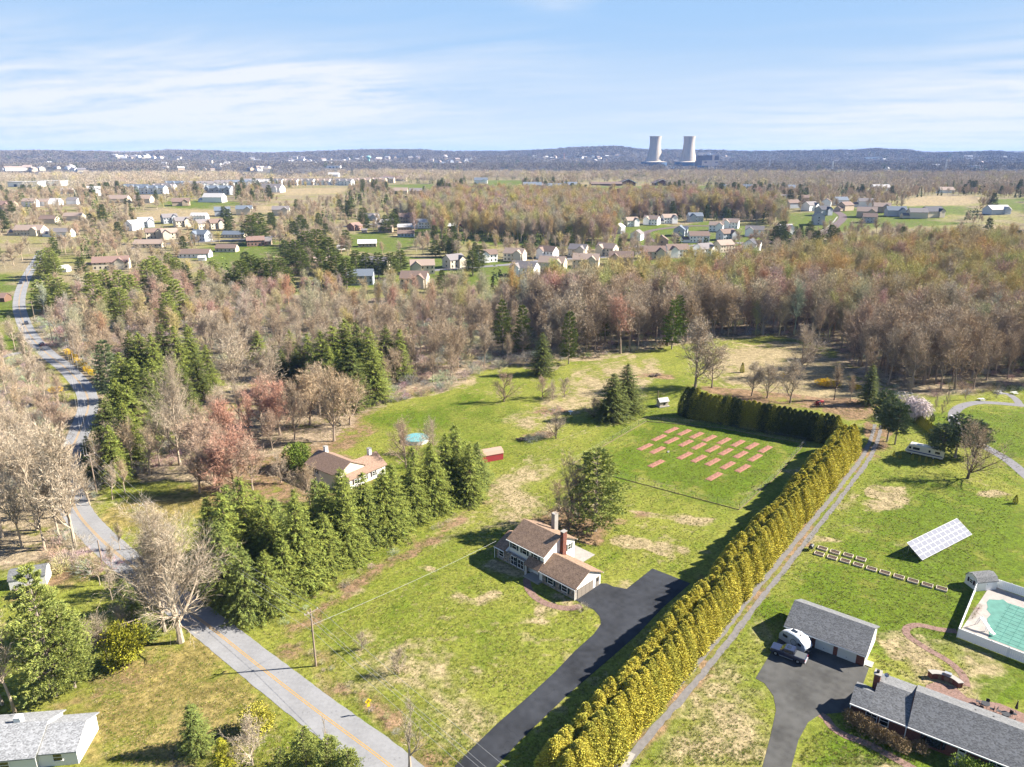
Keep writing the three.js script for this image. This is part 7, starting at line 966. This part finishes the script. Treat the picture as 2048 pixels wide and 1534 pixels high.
// ------------------------------------------------------------------ trees of the suburbs and the far forest
{
  const R = rngOf(601), forest = [[], [], [], []], pineL = [[], []], sp = [];
  const farBare = (seed) => { const q = rngOf(seed), s = new Soup(); for (let t = 0; t < 3; t++) { const ox = (q() - 0.5) * 9, oz = (q() - 0.5) * 9, h = 15 + 6 * q(); s.tube(V(ox, 0, oz), V(ox, h * 0.7, oz), 0.22, 0.08, 3, [0.8, 0.78, 0.75]); for (let i = 0; i < 90; i++) { const u = dirOf(q), m = Math.cbrt(q()), p = V(ox + u.x * 4.2 * m, h * 0.66 + u.y * h * 0.33 * m, oz + u.z * 4.2 * m), d = u.clone().add(V(0, 0.7, 0)).addScaledVector(dirOf(q), 0.5).normalize(); s.blade(p, d, 1.6 + 1.6 * q(), 0.34, dirOf(q).cross(d).normalize(), vary(q, [1, 0.95, 0.9], 0.3)); } } return s.geo(); };
  const farCrown = (seed) => { const q = rngOf(seed), s = new Soup(); for (let t = 0; t < 6; t++) { const ox = (q() - 0.5) * 26, oz = (q() - 0.5) * 26, h = 14 + 7 * q(); for (let i = 0; i < 30; i++) { const u = dirOf(q), p = V(ox + u.x * 5.5, h * 0.6 + u.y * h * 0.36, oz + u.z * 5.5), d = u.clone().addScaledVector(dirOf(q), 0.8).add(V(0, 0.5, 0)).normalize(); s.leaf(p, d, 3.4, 1.7, dirOf(q).cross(d).normalize(), vary(q, [1, 0.95, 0.9], 0.28)); } } return s.geo(); };
  const farFir = (() => { const q = rngOf(77), s = new Soup(); for (let i = 0; i < 130; i++) { const k = Math.sqrt(q()), az = q() * 6.283, y = 18 * (1 - k) + 0.8, r = 4.4 * k * (0.7 + 0.4 * q()), d = V(Math.cos(az), -0.3, Math.sin(az)).addScaledVector(dirOf(q), 0.4).normalize(); s.leaf(V(Math.cos(az) * r * 0.6, y, Math.sin(az) * r * 0.6), d, 2, 1.1, dirOf(q).cross(d).normalize(), vary(q, [1, 1, 1], 0.3)); } return s.geo(); })();
  const bareTint = () => { const u = R(), k = 0.85 + 0.35 * R(); return tintOf[u < 0.42 ? 'brown' : u < 0.72 ? 'grey' : u < 0.84 ? 'tan' : u < 0.93 ? 'olive' : u < 0.985 ? 'pink' : 'red'].map((x) => x * k); };
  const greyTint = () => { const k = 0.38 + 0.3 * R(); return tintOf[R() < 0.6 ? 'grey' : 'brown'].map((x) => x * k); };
  const fir = () => { const k = 0.8 + 0.4 * R(); return [0.095 * k, 0.118 * k, 0.034 * k]; };
  let firs = 0;
  const ring = (r0, r1, step, fn, dens) => { const z1 = -r0 * 0.55, z0 = -r1; for (let z = z0; z < z1; z += step) for (let x = 0.86 * z - 80; x < -0.86 * z + 80; x += step) { const a = x + (R() - 0.5) * step, b = z + (R() - 0.5) * step, r = Math.hypot(a, b); if (r < r0 || r > r1 || !free(a, b) || inField(a, b)) continue; if (r > 800 && [50, 110, 180].some((q) => inField(a * (1 + q / r), b * (1 + q / r)))) continue; const m = noise(a / 160 + 9, b / 160) + 0.5 * noise(a / 50, b / 50); if (R() > dens + 0.45 * m + (r > 850 && r < 1500 ? 0.2 : 0)) continue; fn(a, b, r, m); } };
  const inWood = (a, b) => Object.values(WOODS).some((w) => inside(w, a, b));
  ring(430, 1500, 11, (a, b, r, m) => {
    if (inWood(a, b) || roadD(a, b) < 8) return; const p = V(a, land(a, b), b);
    if (R() < 0.14 + 0.1 * noise(a / 90 + 30, b / 90)) { const h = 11 + 9 * R(); if (firs < 90) { firs++; plant('distant_conifer', R() < 0.5 ? 'pine' : 'spruce', firs, p, h, LEAF.hemlock, bark, 'dark conifer among the suburban gardens', 'conifer', 'garden conifers of the suburbs', 1.1); } else (R() < 0.5 ? pineL[0] : sp).push({ p, yaw: R() * 6, s: h / 18, w: 1.1, c: fir() }); }
    else forest[Math.floor(R() * 4)].push({ p, yaw: R() * 6.283, s: (8 + 7 * R()) / 22, w: 1.45 + 0.5 * R(), c: bareTint() });
  }, 0.56);
  const g = new THREE.Group(); g.name = 'suburban_tree_cover'; g.userData = { kind: 'stuff' }; scene.add(g);
  forest.forEach((l, i) => mass(g, 'bare_tree_cover', both(SHAPE.forest[i]), white, l)); mass(g, 'conifer_cover', both(SHAPE.pine[0]), white, pineL[0]); mass(g, 'conifer_cover', farFir, white, sp);
  const f1 = [[], [], []], f2 = [[], [], []], f3 = [];
  ring(1500, 2700, 17, (a, b) => { const p = V(a, land(a, b), b); if (R() < 0.12) f3.push({ p, yaw: R() * 6, s: 0.7 + 0.5 * R(), c: fir() }); else f1[Math.floor(R() * 3)].push({ p, yaw: R() * 6.283, s: 0.8 + 0.5 * R(), c: bareTint() }); }, 0.62);
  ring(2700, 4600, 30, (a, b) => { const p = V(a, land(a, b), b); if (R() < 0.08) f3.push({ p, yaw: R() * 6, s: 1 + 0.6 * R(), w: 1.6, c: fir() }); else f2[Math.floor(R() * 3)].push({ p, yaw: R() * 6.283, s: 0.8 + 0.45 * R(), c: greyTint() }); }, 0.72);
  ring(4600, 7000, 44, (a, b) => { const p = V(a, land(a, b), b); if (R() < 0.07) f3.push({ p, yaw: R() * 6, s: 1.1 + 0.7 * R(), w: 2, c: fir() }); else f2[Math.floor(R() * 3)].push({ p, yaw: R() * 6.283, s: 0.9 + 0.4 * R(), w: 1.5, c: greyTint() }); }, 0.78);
  ring(9000, 11200, 75, (a, b) => { f2[Math.floor(R() * 3)].push({ p: V(a, land(a, b), b), yaw: R() * 6.283, s: 1 + 0.4 * R(), w: 2.4, c: bareTint() }); }, 0.8);
  const h = new THREE.Group(); h.name = 'far_forest'; h.userData = { kind: 'stuff' }; scene.add(h);
  f1.forEach((l, i) => mass(h, 'valley_forest', farBare(620 + i), white, l)); f2.forEach((l, i) => mass(h, 'hill_forest', farCrown(630 + i), white, l)); mass(h, 'conifer_forest', farFir, white, f3);
  console.log('trees', forest.map((l) => l.length), pineL[0].length, sp.length, f1.map((l) => l.length), f2.map((l) => l.length), f3.length, 'triangles', scene.children.length);
}
// ------------------------------------------------------------------ tufts of rough grass on the near lawns
{
  const R = rngOf(701), list = [[], []];
  const tuftGeo = (seed) => { const q = rngOf(seed), s = new Soup(); for (let i = 0; i < 16; i++) { const a = q() * 6.283, r = 0.2 * Math.sqrt(q()), d = V(Math.cos(a) * 0.6, 1, Math.sin(a) * 0.6).addScaledVector(dirOf(q), 0.4).normalize(); s.blade(V(Math.cos(a) * r, 0, Math.sin(a) * r), d, 0.12 + 0.14 * q(), 0.06, V(-Math.sin(a), 0, Math.cos(a)), vary(q, [1, 1, 1], 0.35)); } return s.geo(); };
  const bare = [A2([1140, 1205], [1197, 1160], [1310, 1132], [1386, 1167], [1180, 1362], [1000, 1534], [930, 1610], [850, 1610], [995, 1440], [1150, 1296], [1195, 1262], [1205, 1240], [1165, 1205]), A2([985, 1120], [1040, 1040], [1155, 1070], [1150, 1120], [1205, 1160], [1150, 1205], [1040, 1165]), A2([1540, 1295], [1505, 1357], [1550, 1421], [1520, 1540], [1500, 1610], [1590, 1610], [1600, 1480], [1700, 1435], [1760, 1330], [1590, 1180], [1560, 1262]), A2([1690, 1430], [1700, 1370], [1770, 1340], [2060, 1440], [2200, 1540], [2060, 1600]), A2([1905, 1280], [1940, 1130], [2000, 1140], [2300, 1200], [2300, 1420]), A2([1330, 1500], [1215, 1540], [1190, 1440], [1395, 1110], [1640, 850], [1725, 830], [1750, 900], [1420, 1340])];
  for (let i = 0; i < 150000; i++) {
    const z = -78 - 150 * Math.pow(R(), 1.3), x = (R() * 1.5 - 0.72) * -z; if (x < -72 || x > 165) continue;
    if (R() > 0.42 + 0.25 * noise(x / 6 + 20, z / 6)) continue;
    if (roadD(x, z) < 4 || bare.some((b) => inside(b, x, z))) continue;
    const u = R(), k = 0.75 + 0.5 * R(), c = u < 0.4 ? [0.080, 0.118, 0.012] : u < 0.8 ? [0.16, 0.155, 0.028] : [0.26, 0.22, 0.11];
    list[i & 1].push({ p: V(x, 0, z), yaw: R() * 6.283, s: 0.35 + 0.45 * R(), w: 1.3, c: c.map((v) => v * k) });
  }
  const g = new THREE.Group(); g.name = 'rough_grass'; g.userData = { kind: 'stuff' }; scene.add(g); list.forEach((l, i) => mass(g, 'grass_tufts', tuftGeo(710 + i), white, l)); console.log('tufts', list.map((l) => l.length));
}
scene.traverse((o) => { if (o.isMesh) { o.castShadow = true; o.receiveShadow = true; } });
renderer.render(scene, camera);
